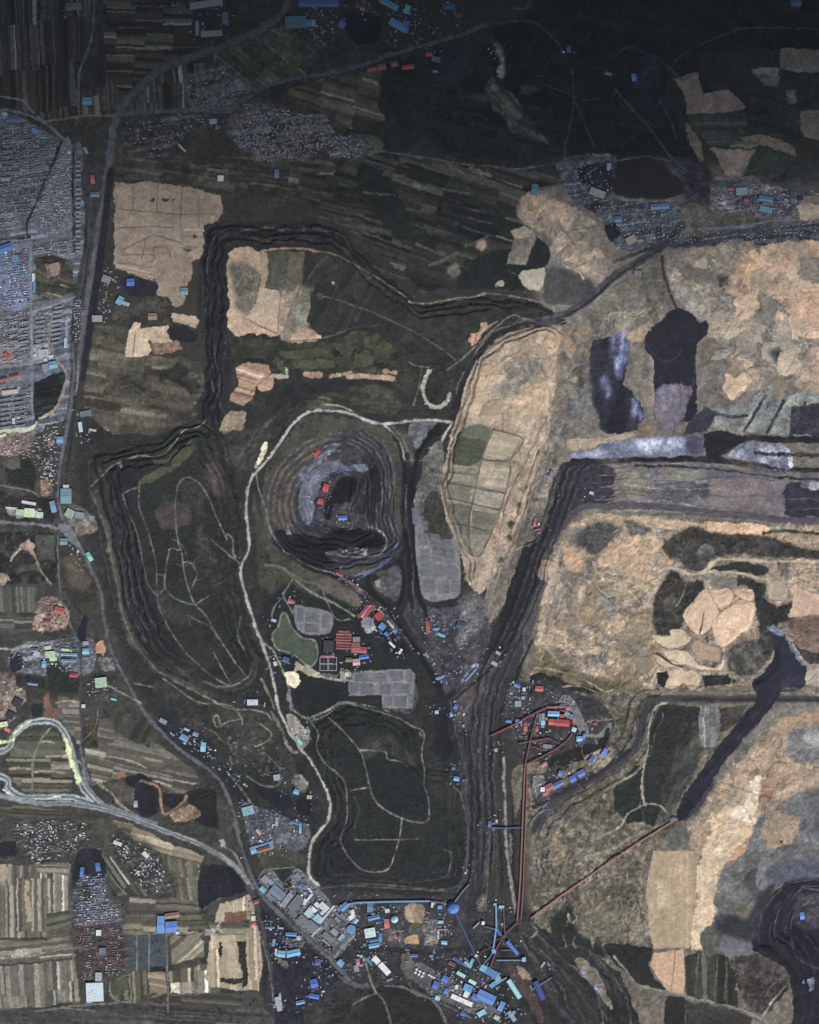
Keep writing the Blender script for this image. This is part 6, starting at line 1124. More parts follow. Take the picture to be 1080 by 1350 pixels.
def gallery(pts, w, c, label, h=9, name='belt_gallery', cat='belt gallery', group=None):
    """covered conveyor on trestles"""
    x0, y0 = pts[0]
    z0 = min(zat(x, y) for x, y in pts)
    r = root(name, label, cat, x0, y0,0, group, z0)
    for (ax, ay),(bx, by) in zip(pts[:-1], pts[1:]):
        A_ = np.array([(ax-x0)*P, (y0-ay)*P]); B_ = np.array([(bx-x0)*P, (y0-by)*P]); d = B_ - A_; Ln = np.linalg.norm(d)
        if Ln < 1: continue
        d /= Ln; n = np.array([-d[1], d[0]]); hw = w * P / 2
        za, zb = zat(ax, ay) - z0 + h, zat(bx, by) - z0 + h
        g = MB(); rf = MB(); v = []; rv = []
        for q, z in ((A_, za),(B_, zb)):
            for s, dz in ((-1,0),(1,0),(1,3),(-1,3)): v.append((*(q + n * hw * s), z + dz))
            for s, dz in ((-1.06,3.05),(-.6,4.3),(.6,4.3),(1.06,3.05)): rv.append((*(q + n * hw * s), z + dz))
        g.add(v, [(0,1,5,4),(1,2,6,5),(3,0,4,7),(0,3,2,1),(4,5,6,7)]); g.build('wall', [roof_mat(shade(c, .8))], r)
        rf.add(rv, [(0,4,5,1),(1,5,6,2),(2,6,7,3)]); rf.build('roof', [roof_mat(c)], r)
        k = max(1, int(Ln / 60))
        for i in range(k):
            t = (i + .5) / k; q = A_ + d * Ln * t; z = za + (zb - za) * t
            gx_, gy_ = x0 + q[0]/P, y0 - q[1]/P
            zg = zat(gx_, gy_) - z0
            tr = MB()
            for s in (-1,1):
                e = q + n * hw * .8 * s
                tr.box(e[0]-.5, e[0]+.5, e[1]-.5, e[1]+.5, zg-4, z)
            tr.box(q[0]-hw*.8-.3 if abs(n[0]) > .7 else q[0]-.4, q[0]+hw*.8+.3 if abs(n[0]) > .7 else q[0]+.4, q[1]-hw*.8-.3 if abs(n[0]) <= .7 else q[1]-.4, q[1]+hw*.8+.3 if abs(n[0]) <= .7 else q[1]+.4, z-1.2, z-.4,0, True)
            tr.build('trestle', [STEEL], r)
    return r

_rowmesh = {}
def solar(x, y, L, W, ang, label, group='solar arrays on the reclaimed ground'):
    """a block of photovoltaic rows on posts"""
    r = root('solar_array', label, 'solar array', x, y, ang, group)
    L *= .93; W *= .91
    l = L * P / 2; n = max(3, int(W / 1.5)); pit = W * P / n
    key = round(L * 2)
    if key not in _rowmesh:
        m = MB(); k = max(2, int(L / 3)); seg = 2 * l / k
        for i in range(k):
            a, b_ = -l + i * seg + .35,-l + (i + 1) * seg - .35
            m.add([(a, -2.0,1.0),(b_, -2.0,1.0),(b_, 2.2,2.6),(a, 2.2,2.6)],[(0,1,2,3)])
            m.add([(a, -2.0, .88),(b_, -2.0, .88),(b_, 2.2,2.48),(a, 2.2,2.48)],[(3,2,1,0)])
        p = MB()
        for i in range(k): q = -l + (i + .5) * seg; p.box(q-.2, q+.2, .2, .6,-3,1.9)
        mm = bpy.data.meshes.new('panel_row'); mm.from_pydata(m.v, [], m.f); mm.materials.append(PANEL)
        pp = bpy.data.meshes.new('posts'); pp.from_pydata(p.v, [], p.f); pp.materials.append(STEEL)
        _rowmesh[key] = (mm, pp)
    mm, pp = _rowmesh[key]
    a = math.radians(ang)
    for i in range(n):
        v = -W * P / 2 + (i + .5) * pit                        # local offset (world y up)
        dx = -(-math.sin(a)) * v / P; dy = -math.cos(a) * v / P
        z = zat(x + dx, y + dy) - r.location.z
        o = bpy.data.objects.new('panel_row', mm); COLL.objects.link(o); o.parent = r; o.location = (0, v, z)
        q = bpy.data.objects.new('post_row', pp); COLL.objects.link(q); q.parent = o
    return r
# ================================================================ NAMED BUILDINGS
BL, SK, NV, RD, PK, WH, MT, GY_, LG, TL, RO = (56,98,190),(96,160,220),(50,62,150),(170,52,56),(190,108,112),(226,226,220),(190,226,214),(120,128,138),(158,168,180),(96,150,160),(84,120,186)
# north edge
N2 = [(272,5,46,9,-8,(150,156,160),'long pale roofed warehouse at the north edge beside the curving main road','flat'),
 (279,44,30,8,-4,(156,160,160),'pale roofed warehouse at right angles to its narrow neighbour','flat'),(260,37,5,20,0,(150,154,150),'narrow white roofed wing west of the pale warehouse','flat'),
 (297,24,8,16,0,(120,120,150),'lilac roofed block between the two long pale warehouses','flat'),(235,5,7,7,0,(70,80,130),'small blue roofed hut west of the pale warehouses','gable'),
 (97,8,22,10,-4,(124,128,128),'grey roofed farm store among the north-west plough strips','gable'),
 (115,133,13,10,0,(110,140,190),'light blue roofed building alone at the north-west road fork','gable'),
 (420,4,56,10,0,(64,96,180),'longest blue roofed hall at the north edge','gable'),(390,29,30,16,-2,(96,112,146),'grey blue roofed hall south of the longest blue hall','flat'),
 (407,30,10,9,0,(66,120,200),'bright blue extension on the grey blue hall','gable'),(413,30,6,9,0,(130,190,200),'cyan roofed end bay of the grey blue hall','gable'),
 (451,32,9,9,30,(70,110,200),'small blue roofed shed west of the black coal yard','gable'),(513,5,28,8,28,(90,140,200),'slanting blue roofed hall north of the black coal yard','gable'),
 (525,33,26,10,30,(84,140,210),'bright blue slanting hall east of the black coal yard','gable'),(537,12,8,12,20,(100,170,200),'cyan roofed shed at the north edge','gable'),(535,35,9,16,10,(56,110,190),'blue roofed shed beside the bright blue slanting hall','gable'),
 (592,8,17,8,0,(62,80,140),'dull blue roofed hall alone on the north edge','gable'),(475,8,12,5,10,(150,70,70),'red roofed store below the north edge halls','gable'),(478,11,6,5,0,(170,170,176),'pale cube shaped store beside the red one','flat'),
 (490,91,13,5,-15,(200,70,74),'bright red roofed barn west of its red neighbours','gable'),(503,88,12,8,-10,(170,84,86),'dull red roofed barn in the middle of the red barns','gable'),(520,84,10,7,-10,(170,90,92),'faded red barn with the largest yard','gable'),(538,88,16,6,-5,(210,60,64),'bright red roofed barn at the dark coal ground','gable'),(566,71,9,6,0,(190,72,84),'crimson roofed barn beside the blackened ground','gable'),(605,19,10,6,0,(140,60,70),'dark red hut south of the dull blue hall','gable'),(575,78,12,7,10,(120,116,130),'grey violet roofed barn beside the crimson one','flat'),
 (574,94,7,3,0,(150,150,170),'tiny pale hut on the blackened ground','flat'),(660,93,10,7,20,(180,180,172),'pale roofed farm on the dark heath','gable'),(657,67,6,7,40,(150,152,150),'smaller pale roofed farm on the dark heath','gable'),(750,65,6,9,0,(70,86,170),'blue hut at the heath track junction','gable'),(836,102,6,10,-8,(90,130,240),'vivid blue shed on the blackened north-east yard','gable'),(802,97,10,4,15,(130,150,160),'pale slanting shed on the dark heath','flat'),
 (291,235,8,8,0,(236,234,226),'white square building alone south of the grey north village','flat'),(365,229,6,12,0,(90,120,180),'blue roofed hut south of the grey north village','gable'),(281,160,10,7,0,(180,184,190),'bright pale roofed hall at the north village road','flat'),
 (240,195,14,2.5,45,(190,190,180),'thin white slanting shed near the main road','flat'),(122,236,5,12,-8,(200,84,96),'pink red strip of roof beside the main road','gable'),(125,256,12,7,0,(100,120,160),'blue roofed hut beside the main road','gable'),(113,198,4,10,-30,(160,150,150),'pale slanting shed at the railway junction','flat'),(91,201,4,4,0,(226,226,226),'white speck of a hut at the head of the town canal','flat'),
 (46,172,10,6,25,(100,130,200),'bright blue roofed building at the north end of the western town','flat'),(20,157,16,8,10,(90,104,170),'blue roofed hall at the north tip of the western town','gable'),(7,236,12,5,0,(150,176,180),'pale teal hall in the west of the town','flat')]
# western town
N3 = [(6,327,20,10,-18,(60,100,200),'large vivid blue roof at the western edge below the canal','gable'),(20,341,10,10,0,(90,130,190),'light blue roofed hall below the town canal','flat'),(44,366,3.4,12,0,(224,228,226),'white end of the thin hall beside the town street','flat'),(45,378,3.4,16,0,(90,130,200),'thin blue hall beside the long town street','flat'),
 (28,338,6,8,0,(140,70,84),'dark red block below the town canal','flat'),(72,352,14,11,-15,(176,140,132),'pink beige school block in the market garden','flat'),(61,349,5,4,0,(170,60,60),'red roofed wing of the pink beige school','gable'),
 (57,465,14,9,-8,(176,184,196),'pale hall with white tanks in the town depot','flat'),(70,481,11,10,-10,(110,180,200),'turquoise roofed market hall in the western town','gable'),(60,484,9,9,-10,(120,136,176),'grey blue hall beside the turquoise market hall','flat'),(19,496,13,5,-12,(176,80,70),'red roofed terrace, eastern of two','gable'),(5,500,11,5,-12,(176,84,74),'red roofed terrace, western of two','gable'),(13,517,22,6,-6,(206,196,172),'cream roofed hall below the red terraces','flat'),
 (9,468,9,5,40,(190,76,72),'red L shaped roof of the western town lot','flat'),(4,574,9,4,-20,(230,228,190),'cream kiosk at the foot of the western town','flat'),(18,555,4,8,0,(200,220,232),'white blue hall at the foot of the western town','flat'),(86,452,2.6,14,0,(180,200,232),'white blue end wall hall beside the town apartments','flat'),(67,470,6,4,-10,(216,220,228),'white tank house in the town depot','flat'),
 (172,372,10,10,0,(52,92,220),'vivid royal blue shed in the small black coal yard','gable'),(158,396,8,12,30,(120,150,200),'pale blue works shed southwest of the vivid royal blue shed','gable'),(165,400,12,5,20,(150,170,200),'pale slanting shed beside the pale blue works','flat'),(140,368,12,10,20,(140,140,150),'grey barn cluster roof east of the railway bed','flat'),(128,420,14,9,0,(160,160,166),'light grey roofed store east of the railway bed','flat'),(243,384,10,10,0,(128,140,168),'small grey blue pump house north of the dark settling pond','gable'),(201,417,12,9,0,(160,130,100),'tan roofed barn above the bright pale field','gable'),
 (106,563,5,14,-8,(200,220,244),'white blue depot beside the main road','flat'),(113,545,16,8,-10,(110,122,140),'blue grey depot north of the white blue one','flat'),(122,567,10,3,10,(200,200,200),'small white shed east of the white blue depot','flat'),(79,580,9,9,0,(110,150,220),'light blue kiosk beside the main road','gable'),(87,654,15,21,0,(112,160,176),'teal roofed factory beside the main road bend','gable'),(87,641,8,4,0,(210,214,214),'white gatehouse north of the teal roofed factory','flat'),(92,677,12,12,30,(166,186,160),'pale green roofed hall at the road junction','flat'),(105,679,12,8,10,(150,160,160),'grey green hall east of the pale green one','flat'),
 (35,676,30,8,4,(196,214,186),'long pale green school by the western side road','flat'),(39,676,14,12,4,(226,244,190),'pale lime roofed hall joined to the school','flat'),(38,663,20,4,10,(220,222,222),'white ring wing north of the pale lime hall','flat'),(15,670,16,3,6,(214,220,200),'narrow pale green wing west of the school','flat'),(52,679,10,8,4,(200,236,206),'mint roofed wing of the school','flat'),(70,668,7,16,-15,(120,150,200),'blue roofed workshop at the road junction','gable'),(118,734,6,13,-30,(110,220,200),'bright turquoise roof beside the winding grey road','gable'),(84,714,10,9,0,(120,160,164),'dull teal roofed shed south of the road junction','gable'),(103,727,3,3,0,(226,226,226),'white kiosk beside the winding grey road','flat'),(78,805,14,9,15,(200,96,84),'bright red roofed hall in the brick hamlet','gable'),(62,820,10,6,0,(170,104,92),'brick red hall in the brick hamlet','gable')]
# mixed roofed village, road of the west
N4 = [(66,863,14,9,-4,(196,222,176),'pale lime roofed hall in the mixed village','flat'),(70,869,10,5,-4,(212,244,176),'small lime roofed hall in the mixed village','flat'),(86,857,11,3.4,4,(226,234,160),'yellow roofed strip hall in the mixed village','flat'),(63,854,9,5,-10,(210,220,196),'pale green roofed hall in the mixed village','flat'),(48,862,9,7,20,(190,196,204),'pale grey hall in the mixed village','flat'),(90,871,20,4,2,(90,150,220),'long sky blue roofed hall in the mixed village','gable'),(58,876,6,9,0,(100,180,220),'turquoise roofed hall in the mixed village','gable'),(91,863,22,4,2,(130,170,206),'long grey blue hall in the mixed village','gable'),(97,890,11,6,4,(210,50,70),'bright red roofed hall at the dark orchard','gable'),(43,902,14,3,8,(140,160,220),'thin blue white hall beside the rubble ground','gable'),(113,859,9,8,0,(130,190,220),'sky blue roofed hall east of the village street','gable'),(113,848,8,5,0,(170,176,190),'pale grey hall east of the village street','flat'),(45,857,10,5,0,(120,130,150),'slate grey hall at the west of the mixed village','gable'),
 (133,900,16,14,-6,(176,214,170),'pale green roofed works at the dark lane','flat'),(150,922,8,3,15,(120,190,220),'turquoise strip shed beside the lane to the winding road','gable'),(110,931,5,5,0,(220,220,226),'white hut on the straight dark lane','flat'),(5,955,11,7,-10,(236,244,190),'cream roofed hall above the motorway loop','flat'),(10,962,9,5,30,(230,120,120),'pink roofed hall above the motorway loop','gable'),(23,927,12,12,30,(62,66,84),'dark slate roofed compound on the rubble ground','flat'),(14,943,10,10,30,(58,62,78),'smaller dark slate compound on the rubble ground','flat'),
 (268,985,7,13,5,(130,190,236),'light blue roofed shed at the long coal yard','gable'),(243,973,12,8,30,(120,150,210),'blue white shed in the narrow black coal yard','gable'),(258,968,8,6,20,(130,140,190),'violet blue shed in the narrow black coal yard','gable'),(215,951,11,6,30,(150,156,170),'pale shed at the tip of the narrow black coal yard','flat'),(179,1060,5,9,0,(160,170,210),'small pale blue hut in the black coal yard by the motorway','gable'),(246,962,8,3,25,(196,200,210),'thin white shed in the narrow black coal yard','flat'),
 (212,1219,10,24,2,(86,140,236),'tall blue roofed shed, western of a joined pair','gable'),(226,1222,16,15,-4,(76,124,232),'broad blue roofed shed, eastern of a joined pair','gable'),(227,1207,20,7,-8,(176,140,116),'pinkish tan roofed barn above the blue pair','gable'),(234,1230,5,3,-20,(230,240,250),'white kiosk at the corner of the broad blue shed','flat'),(125,1308,24,26,-2,(214,232,240),'white blue factory at the south end of the long village','flat'),(118,1318,8,10,0,(90,150,240),'bright blue annex of the white blue factory','gable'),(130,1288,9,12,0,(176,186,190),'grey school at the south of the long village','flat'),(130,1230,7,8,0,(230,240,244),'white hall on the street of the long village','flat'),(135,1254,9,9,0,(110,130,150),'slate blue hall on the street of the long village','flat'),(108,1150,5,14,5,(60,110,200),'blue shed on the dark ground above the long village','gable'),(129,1143,6,12,-10,(64,104,200),'blue shed at the east of the dark ground above the long village','gable'),(138,1193,10,3,0,(90,130,210),'thin blue roof in the long village','gable'),(192,1127,10,6,45,(226,228,226),'bright white hall in the ragged southern village','flat'),(155,1112,12,5,20,(216,220,220),'pale hall in the north of the ragged southern village','flat'),(335,1217,5,6,0,(210,60,60),'red kiosk beside the rail embankment','gable'),(334,1211,6,7,0,(220,220,216),'white hut beside the red kiosk','flat')]
# centre works
N5 = [(479,806,4.4,22,38,RD,'red roofed row, western of the striped pair','gable'),(487,806,4.4,22,38,(180,60,64),'red roofed row, eastern of the striped pair','gable'),(483,806,2,22,38,(214,206,206),'white walkway roof between the two red rows','flat'),(500,812,10,11,48,(190,58,64),'crimson roofed workshop beside the haul road','gable'),(502,807,3,12,-40,(216,160,160),'pink strip roof beside the crimson workshop','flat'),(515,823,3.4,14,-40,(200,170,180),'pale pink strip roof above the black coal yard','gable'),(504,826,9,9,40,(80,130,210),'blue roofed shed south of the crimson workshop','gable'),(510,836,7,5,40,(70,110,200),'second blue shed nearer the black coal yard','gable'),(517,850,11,3,45,(236,236,236),'white slanting shed in the black coal yard','flat'),(528,859,3,8,35,(240,240,240),'short white shed in the black coal yard','flat'),(521,832,6,6,40,(110,130,190),'pale blue shed at the edge of the haul road','gable'),
 (480,866,13,6,-8,(60,108,220),'vivid blue roofed shed beside the red brick works','gable'),(470,873,10,9,-4,(226,170,170),'pale pink roofed shed south of the red brick works','gable'),(460,870,9,6,0,(150,120,110),'brown roofed shed beside the pale pink one','gable'),(469,854,12,14,0,(176,92,84),'red roofed main block of the brick works','gable'),(478,857,12,9,4,(180,90,86),'red roofed east block of the brick works','gable'),(470,843,10,7,0,(150,140,134),'grey roofed block north of the brick works main block','flat'),(433,852,14,16,2,(58,62,78),'dark flat roofed hall west of the brick works','flat'),(432,865,19,3,-2,(206,96,116),'pink strip roof above the four treatment tanks','gable'),(383,793,8,6,15,(196,110,110),'pink red hut north of the reservoir','gable'),(377,870,9,8,20,(70,90,150),'dark blue roofed pump house below the reservoir','gable'),(361,818,7,4,20,(190,200,210),'white L shaped pump house west of the reservoir','flat'),(363,875,5,6,-20,(220,214,196),'cream hut beside the white ring road','flat'),(457,889,5,5,0,(232,230,216),'white kiosk on the pale pad by the treatment tanks','flat'),(394,976,4,15,-35,(130,220,200),'mint turquoise shed beside the white ring road','gable'),(406,962,4,9,-20,(120,130,160),'grey blue shed on the bank beside the ring road','gable'),(333,926,15,8,0,(206,222,234),'white blue roofed store at the foot of the western tip','flat'),
 (391,1044,8,7,20,(100,170,230),'sky blue hut above the square settling pond','gable'),(365,1025,9,8,-10,(150,166,196),'pale blue shed north of the long settling pond','flat'),(408,1051,7,5,0,(190,186,176),'cream hut above the square settling pond','flat'),(327,1069,16,12,-15,(140,166,196),'pale blue works hall below the long settling pond','flat'),(325,1070,4,6,0,(220,230,240),'white annex of the pale blue works hall','flat'),
 (428,603,0,0,0,RD,'','skip')]
# round pit
N6 = [(418,598,5,12,40,(206,62,70),'red roofed shed on the upper bench of the round pit','gable'),(429,643,8,11,15,(216,60,66),'larger red roofed shed on the lower bench of the round pit','gable'),(422,661,8,8,15,(200,66,72),'smaller red roofed shed on the lower bench of the round pit','gable'),(451,683,12,6,-4,(76,120,236),'vivid blue roofed shed on the floor of the round pit','gable'),(448,757,10,3,25,(200,90,96),'red strip roof on the south rim of the round pit','gable'),(466,770,16,2,38,(180,90,100),'slanting red strip roof on the south rim of the round pit','gable'),(705,690,3,9,8,(240,72,84),'bright red shed on the bank of the black coal bed','gable'),(709,698,8,2,-8,(200,80,90),'red strip roof on the bank of the black coal bed','gable'),(727,625,9,5,-65,(120,140,160),'grey blue shed on the bank above the black coal bed','flat'),(780,650,6,4,20,(200,206,220),'pale shed on the dark ground of the eastern bench','flat'),
 (564,826,5,16,-8,(190,76,66),'red roofed shed in the fork of the haul roads','gable'),(575,829,9,4,-8,(90,130,200),'blue roofed shed beside the red one in the fork','gable'),(582,837,11,4,20,(120,180,236),'sky blue slanting shed in the fork','gable'),(608,824,12,9,12,(66,76,120),'dark blue roofed hall in the fork of the haul roads','gable'),(563,864,3,8,-30,(120,140,190),'pale blue hut at the slanting haul road','flat'),(580,893,12,4,-20,(110,140,220),'blue V shaped weigh house at the canyon fork','gable'),(576,939,5,5,0,(160,190,250),'light blue cabin above the small black coal bed','flat'),(601,932,5,7,20,(80,110,210),'blue cabin in the canyon','gable'),(595,942,4,6,-20,(130,150,230),'small pale blue cabin in the canyon','gable'),(611,957,3,4,0,(130,160,220),'tiny blue cabin in the canyon','flat'),(602,1027,8,6,10,(96,160,240),'sky blue cabin beside the southern waste tip','gable'),(598,1013,5,5,0,(70,90,180),'dark blue cabin beside the southern waste tip','gable'),(657,861,7,4,30,(190,180,160),'cream cabin at the canyon fork','flat'),(652,875,9,5,30,(196,184,164),'larger cream cabin at the canyon fork','flat'),(621,890,24,3,-48,(110,130,190),'line of pale blue hoppers at the canyon fork','flat'),(654,989,4,5,0,(150,170,210),'pale blue cabin beside the concrete road','flat')]
# washery
N7 = [(741,953,20,9,4,(214,56,54),'broad bright red main hall of the coal washery','gable'),(728,952,10,8,4,(226,96,90),'red striped west hall of the coal washery','gable'),(741,944,6,5,0,(206,64,66),'small red tower on the north of the washery hall','flat'),(730,941,16,7,2,(130,180,250),'bright sky blue hall north of the red washery hall','gable'),(716,950,4,20,2,(150,160,166),'narrow grey hall beside the sky blue one','flat'),(716,953,6,6,0,(150,210,240),'cyan cabin on the narrow grey hall','flat'),(712,947,3,12,0,(110,130,170),'thin blue grey hall west of the narrow grey one','flat'),(693,959,5,12,0,(200,92,96),'pink red hall west of the washery yard','gable'),(708,961,4,8,0,(206,80,80),'small red hall between the grey hall and the pink one','gable'),(671,951,8,4,8,(84,126,220),'blue hall at the head of the washery belt, western of two','gable'),(684,951,9,5,8,(100,140,230),'blue hall at the head of the washery belt, eastern of two','gable'),(732,932,24,3,-2,(206,90,100),'long red roof strip along the north of the washery','gable'),(742,931,8,4,0,(130,140,200),'violet blue cabin on the red roof strip','flat'),(749,934,5,6,0,(226,130,110),'orange pink cabin at the corner of the red roof strip','flat'),(748,942,8,7,30,(130,150,180),'grey blue transfer house of the washery','flat'),(757,950,5,10,-15,(210,90,110),'red transfer tower beside the concrete apron','flat'),(754,945,5,7,20,(120,130,200),'blue transfer tower beside the concrete apron','flat'),(757,962,6,6,20,(190,214,250),'white blue cabin at the south of the concrete apron','flat'),(764,974,8,7,-8,(120,186,250),'sky blue cabin south of the concrete apron','gable'),(770,971,4,8,20,(110,130,210),'blue tower beside the sky blue cabin','flat'),(785,954,6,4,0,(180,70,76),'dark red cabin on the end of the concrete apron','gable'),
 (711,908,11,7,4,(220,96,100),'red roofed store in the north yard of the washery','gable'),(682,904,9,5,25,(84,120,220),'blue roofed store in the north yard of the washery','gable'),(691,909,4,5,0,(234,238,240),'white hut in the north yard of the washery','flat'),(683,928,9,8,5,(150,166,186),'grey blue barn in the north yard of the washery','flat'),(690,920,5,4,0,(176,180,180),'small grey hut beside the grey blue barn','flat'),(674,914,4,4,0,(150,170,190),'smallest grey hut in the north yard','flat'),(722,984,12,5,5,(140,150,160),'grey hall under the washery belts','flat'),
 (717,1008,9,5,-35,(216,130,124),'pale red slanting barn south of the washery','gable'),(715.6,1041,6,6,0,(244,246,246),'pure white cube beside the red striped dormitory','flat'),(724,1038,11,9,-28,(190,96,108),'red striped dormitory, northern block','gable'),(719,1046,8,6,-28,(196,104,112),'red striped dormitory, southern block','gable'),(736,1034,15,7,-28,(96,110,210),'violet blue dormitory east of the red striped one','gable'),(755,1027,9,9,-28,(70,104,216),'vivid blue dormitory, western of two','gable'),(766,1020,10,9,-28,(76,110,226),'vivid blue dormitory, eastern of two','gable'),(739,1020,6,8,20,(100,120,210),'small violet blue dormitory north of the others','gable'),(780,1001,5,12,38,(80,96,170),'dark blue hall north-east of the dormitories','gable'),(797,992,6,12,32,(96,126,230),'bright blue hall at the end of the dormitory road','gable'),(714,1070,8,4,-30,(90,100,150),'dull blue hut on the bank of the cross road','gable')]
# power plant
N8 = [(346.5,1173,9,7,45,(120,170,220),'light blue roofed hall at the west corner of the power plant','gable'),(350,1160,11,9,45,(160,150,160),'pinkish grey roofed hall at the north-west corner of the power plant','flat'),(358,1164,10,6,45,(130,150,190),'blue grey hall beside the pinkish grey one','flat'),(357,1175,4,18,38,(120,140,160),'narrow grey spine roof in the west of the power plant','flat'),(366,1177,22,13,42,(124,138,156),'large slate grey turbine hall in the west of the power plant','gable'),(378.5,1186.5,22,8,-52,(150,160,166),'pale grey boiler hall beside the turbine hall','flat'),(374,1189,14,3,-52,(210,220,224),'white strip roof along the pale grey boiler hall','flat'),(390,1191,24,12,-50,(110,120,136),'grey boiler hall in the middle of the power plant','flat'),(386,1204,12,8,42,(116,118,120),'dull grey store south of the middle boiler hall','flat'),(398,1168,8,7,30,(84,92,176),'violet blue hall in the north of the power plant','gable'),(393,1155,9,6,42,(130,140,156),'grey hall at the north tip of the power plant','flat'),(408.5,1174,8,2.4,48,(230,234,232),'white strip on the north wall of the power plant','flat'),(406,1186,20,3.4,-50,(216,226,228),'white coal bunker bay in the middle of the power plant','flat'),(397,1182,6,3.4,-50,(230,234,236),'small white boiler bay','flat'),(401,1187,5,4,-50,(230,234,232),'small white boiler bay beside the bunker','flat'),(394,1187,8,5,-50,(80,110,170),'blue boiler house roof in the middle of the power plant','flat'),(409,1202,16,10,-50,(176,220,226),'pale cyan boiler hall with white towers','flat'),(418,1193,6,7,-50,(226,240,232),'white tower on the pale cyan boiler hall','flat'),(414,1199,5,9,-50,(236,240,236),'white stair tower on the pale cyan boiler hall','flat'),(427,1196,14,9,42,(214,224,228),'white boiler hall with a dark courtyard','flat'),(419,1211,10,10,42,(150,190,230),'light blue boiler hall south of the white one','flat'),(426,1203,8,5,-50,(190,216,240),'blue white link between two boiler halls','flat'),(431,1206,32,3,-50,(214,214,206),'long white ash bay crossing the power plant','flat'),(399,1214,15,12,42,(116,126,134),'grey switch house, western of two','flat'),(411,1222,16,13,42,(122,130,136),'grey switch house, eastern of two','flat'),(417,1229,18,2.4,-45,(196,196,188),'white boundary shed beside the eastern switch house','flat'),(433,1236,18,8,42,(124,130,130),'grey green store in the south of the power plant','flat'),(441,1229,10,7,42,(170,168,166),'pale grey workshop in the south of the power plant','gable'),(430,1243,14,3,42,(150,146,138),'thin pale shed along the south wall','flat'),(453.6,1195.5,13,8,-40,(84,130,220),'bright blue hall at the head of the long blue belt','gable'),(465,1203,5,7,-20,(240,240,230),'white curved hall, upper block','flat'),(464,1209,9,6,-35,(244,244,236),'white curved hall, lower block','flat'),(469,1214,7,6,-45,(140,180,230),'light blue hall beside the round blue tank','gable'),(450,1236,5,10,40,(150,170,210),'pale blue framed hall south of the round blue tank','flat'),(452,1209,10,6,42,(130,132,132),'grey hall in the north-east of the power plant','flat'),(445,1213,9,5,42,(140,140,138),'pale grey hall in the north-east of the power plant','flat'),(437,1214,10,6,42,(112,112,112),'dark grey hall in the north-east of the power plant','flat'),
 (449,1270,9,8,45,(100,160,236),'bright blue shed across the road from the power plant','gable'),(472,1269,5,10,-5,(220,120,124),'red and white shed at the pale lane','gable'),(470,1277,7,9,-10,(150,156,160),'grey shed below the red and white one','flat'),(476.5,1261,4,4,0,(130,190,230),'small blue cabin at the pale lane','flat'),(384,1232,15,5,4,(90,140,226),'blue roofed hall south-west of the plant road','gable'),(371,1258,11,9,8,(130,180,230),'pale blue shed, western of the blue coal yard pair','gable'),(387,1256.7,19,9,-12,(110,176,240),'sky blue shed, eastern of the blue coal yard pair','gable'),(379,1258,2,10,0,(230,240,244),'white strip between the pale and the sky blue shed','flat'),(364,1256,3,10,0,(196,220,226),'white wall shed at the west of the coal yard','flat'),(356,1223,12,2.6,0,(120,140,210),'thin blue roof beside the rail embankment','gable'),(370,1224,8,2.4,4,(170,180,206),'thin pale roof in the coal yard','flat'),(361,1243,4,10,10,(120,150,190),'grey blue hut in the coal yard','flat'),(394,1237,5,6,-30,(190,200,210),'white cabin in the coal yard','flat'),(419,1269,7,9,-10,(74,80,170),'dark violet blue shed in the coal yard','gable'),(414,1297,10,12,-15,(56,84,230),'royal blue shed in the coal yard, larger','gable'),(414,1314,14,6,10,(64,110,236),'royal blue strip shed in the coal yard','gable'),(396,1322,12,5,-12,(110,150,240),'light blue strip shed in the coal yard','gable'),(367,1324,7,20,-14,(170,180,190),'pale wedge shaped store at the southern edge','flat'),(338,1160,0,0,0,RD,'','skip'),(338,1189,7,6,-20,(170,84,90),'dull red hut at the railway junction','gable'),
 (334,1121,8,10,-20,(110,160,220),'blue west end of the orange roofed compound','gable'),(350,1119,24,6,-18,(170,110,80),'orange roof of the blue edged compound','gable'),(348,1113,26,3,-18,(110,150,226),'long blue strip roof of the orange compound','gable'),(358,1115,5,7,-18,(120,160,236),'blue east end of the orange compound','gable'),(390,1085,14,3,14,(100,130,200),'blue strip roof at the top of the works yard','gable'),(396,1092,3,15,0,(110,170,236),'tall thin sky blue roof in the works yard','gable'),(365,1083,4,12,0,(130,150,210),'pale blue thin roof in the works yard','gable'),(341,1097,9,4,50,(220,170,166),'pink slanting roof in the works yard','gable')]
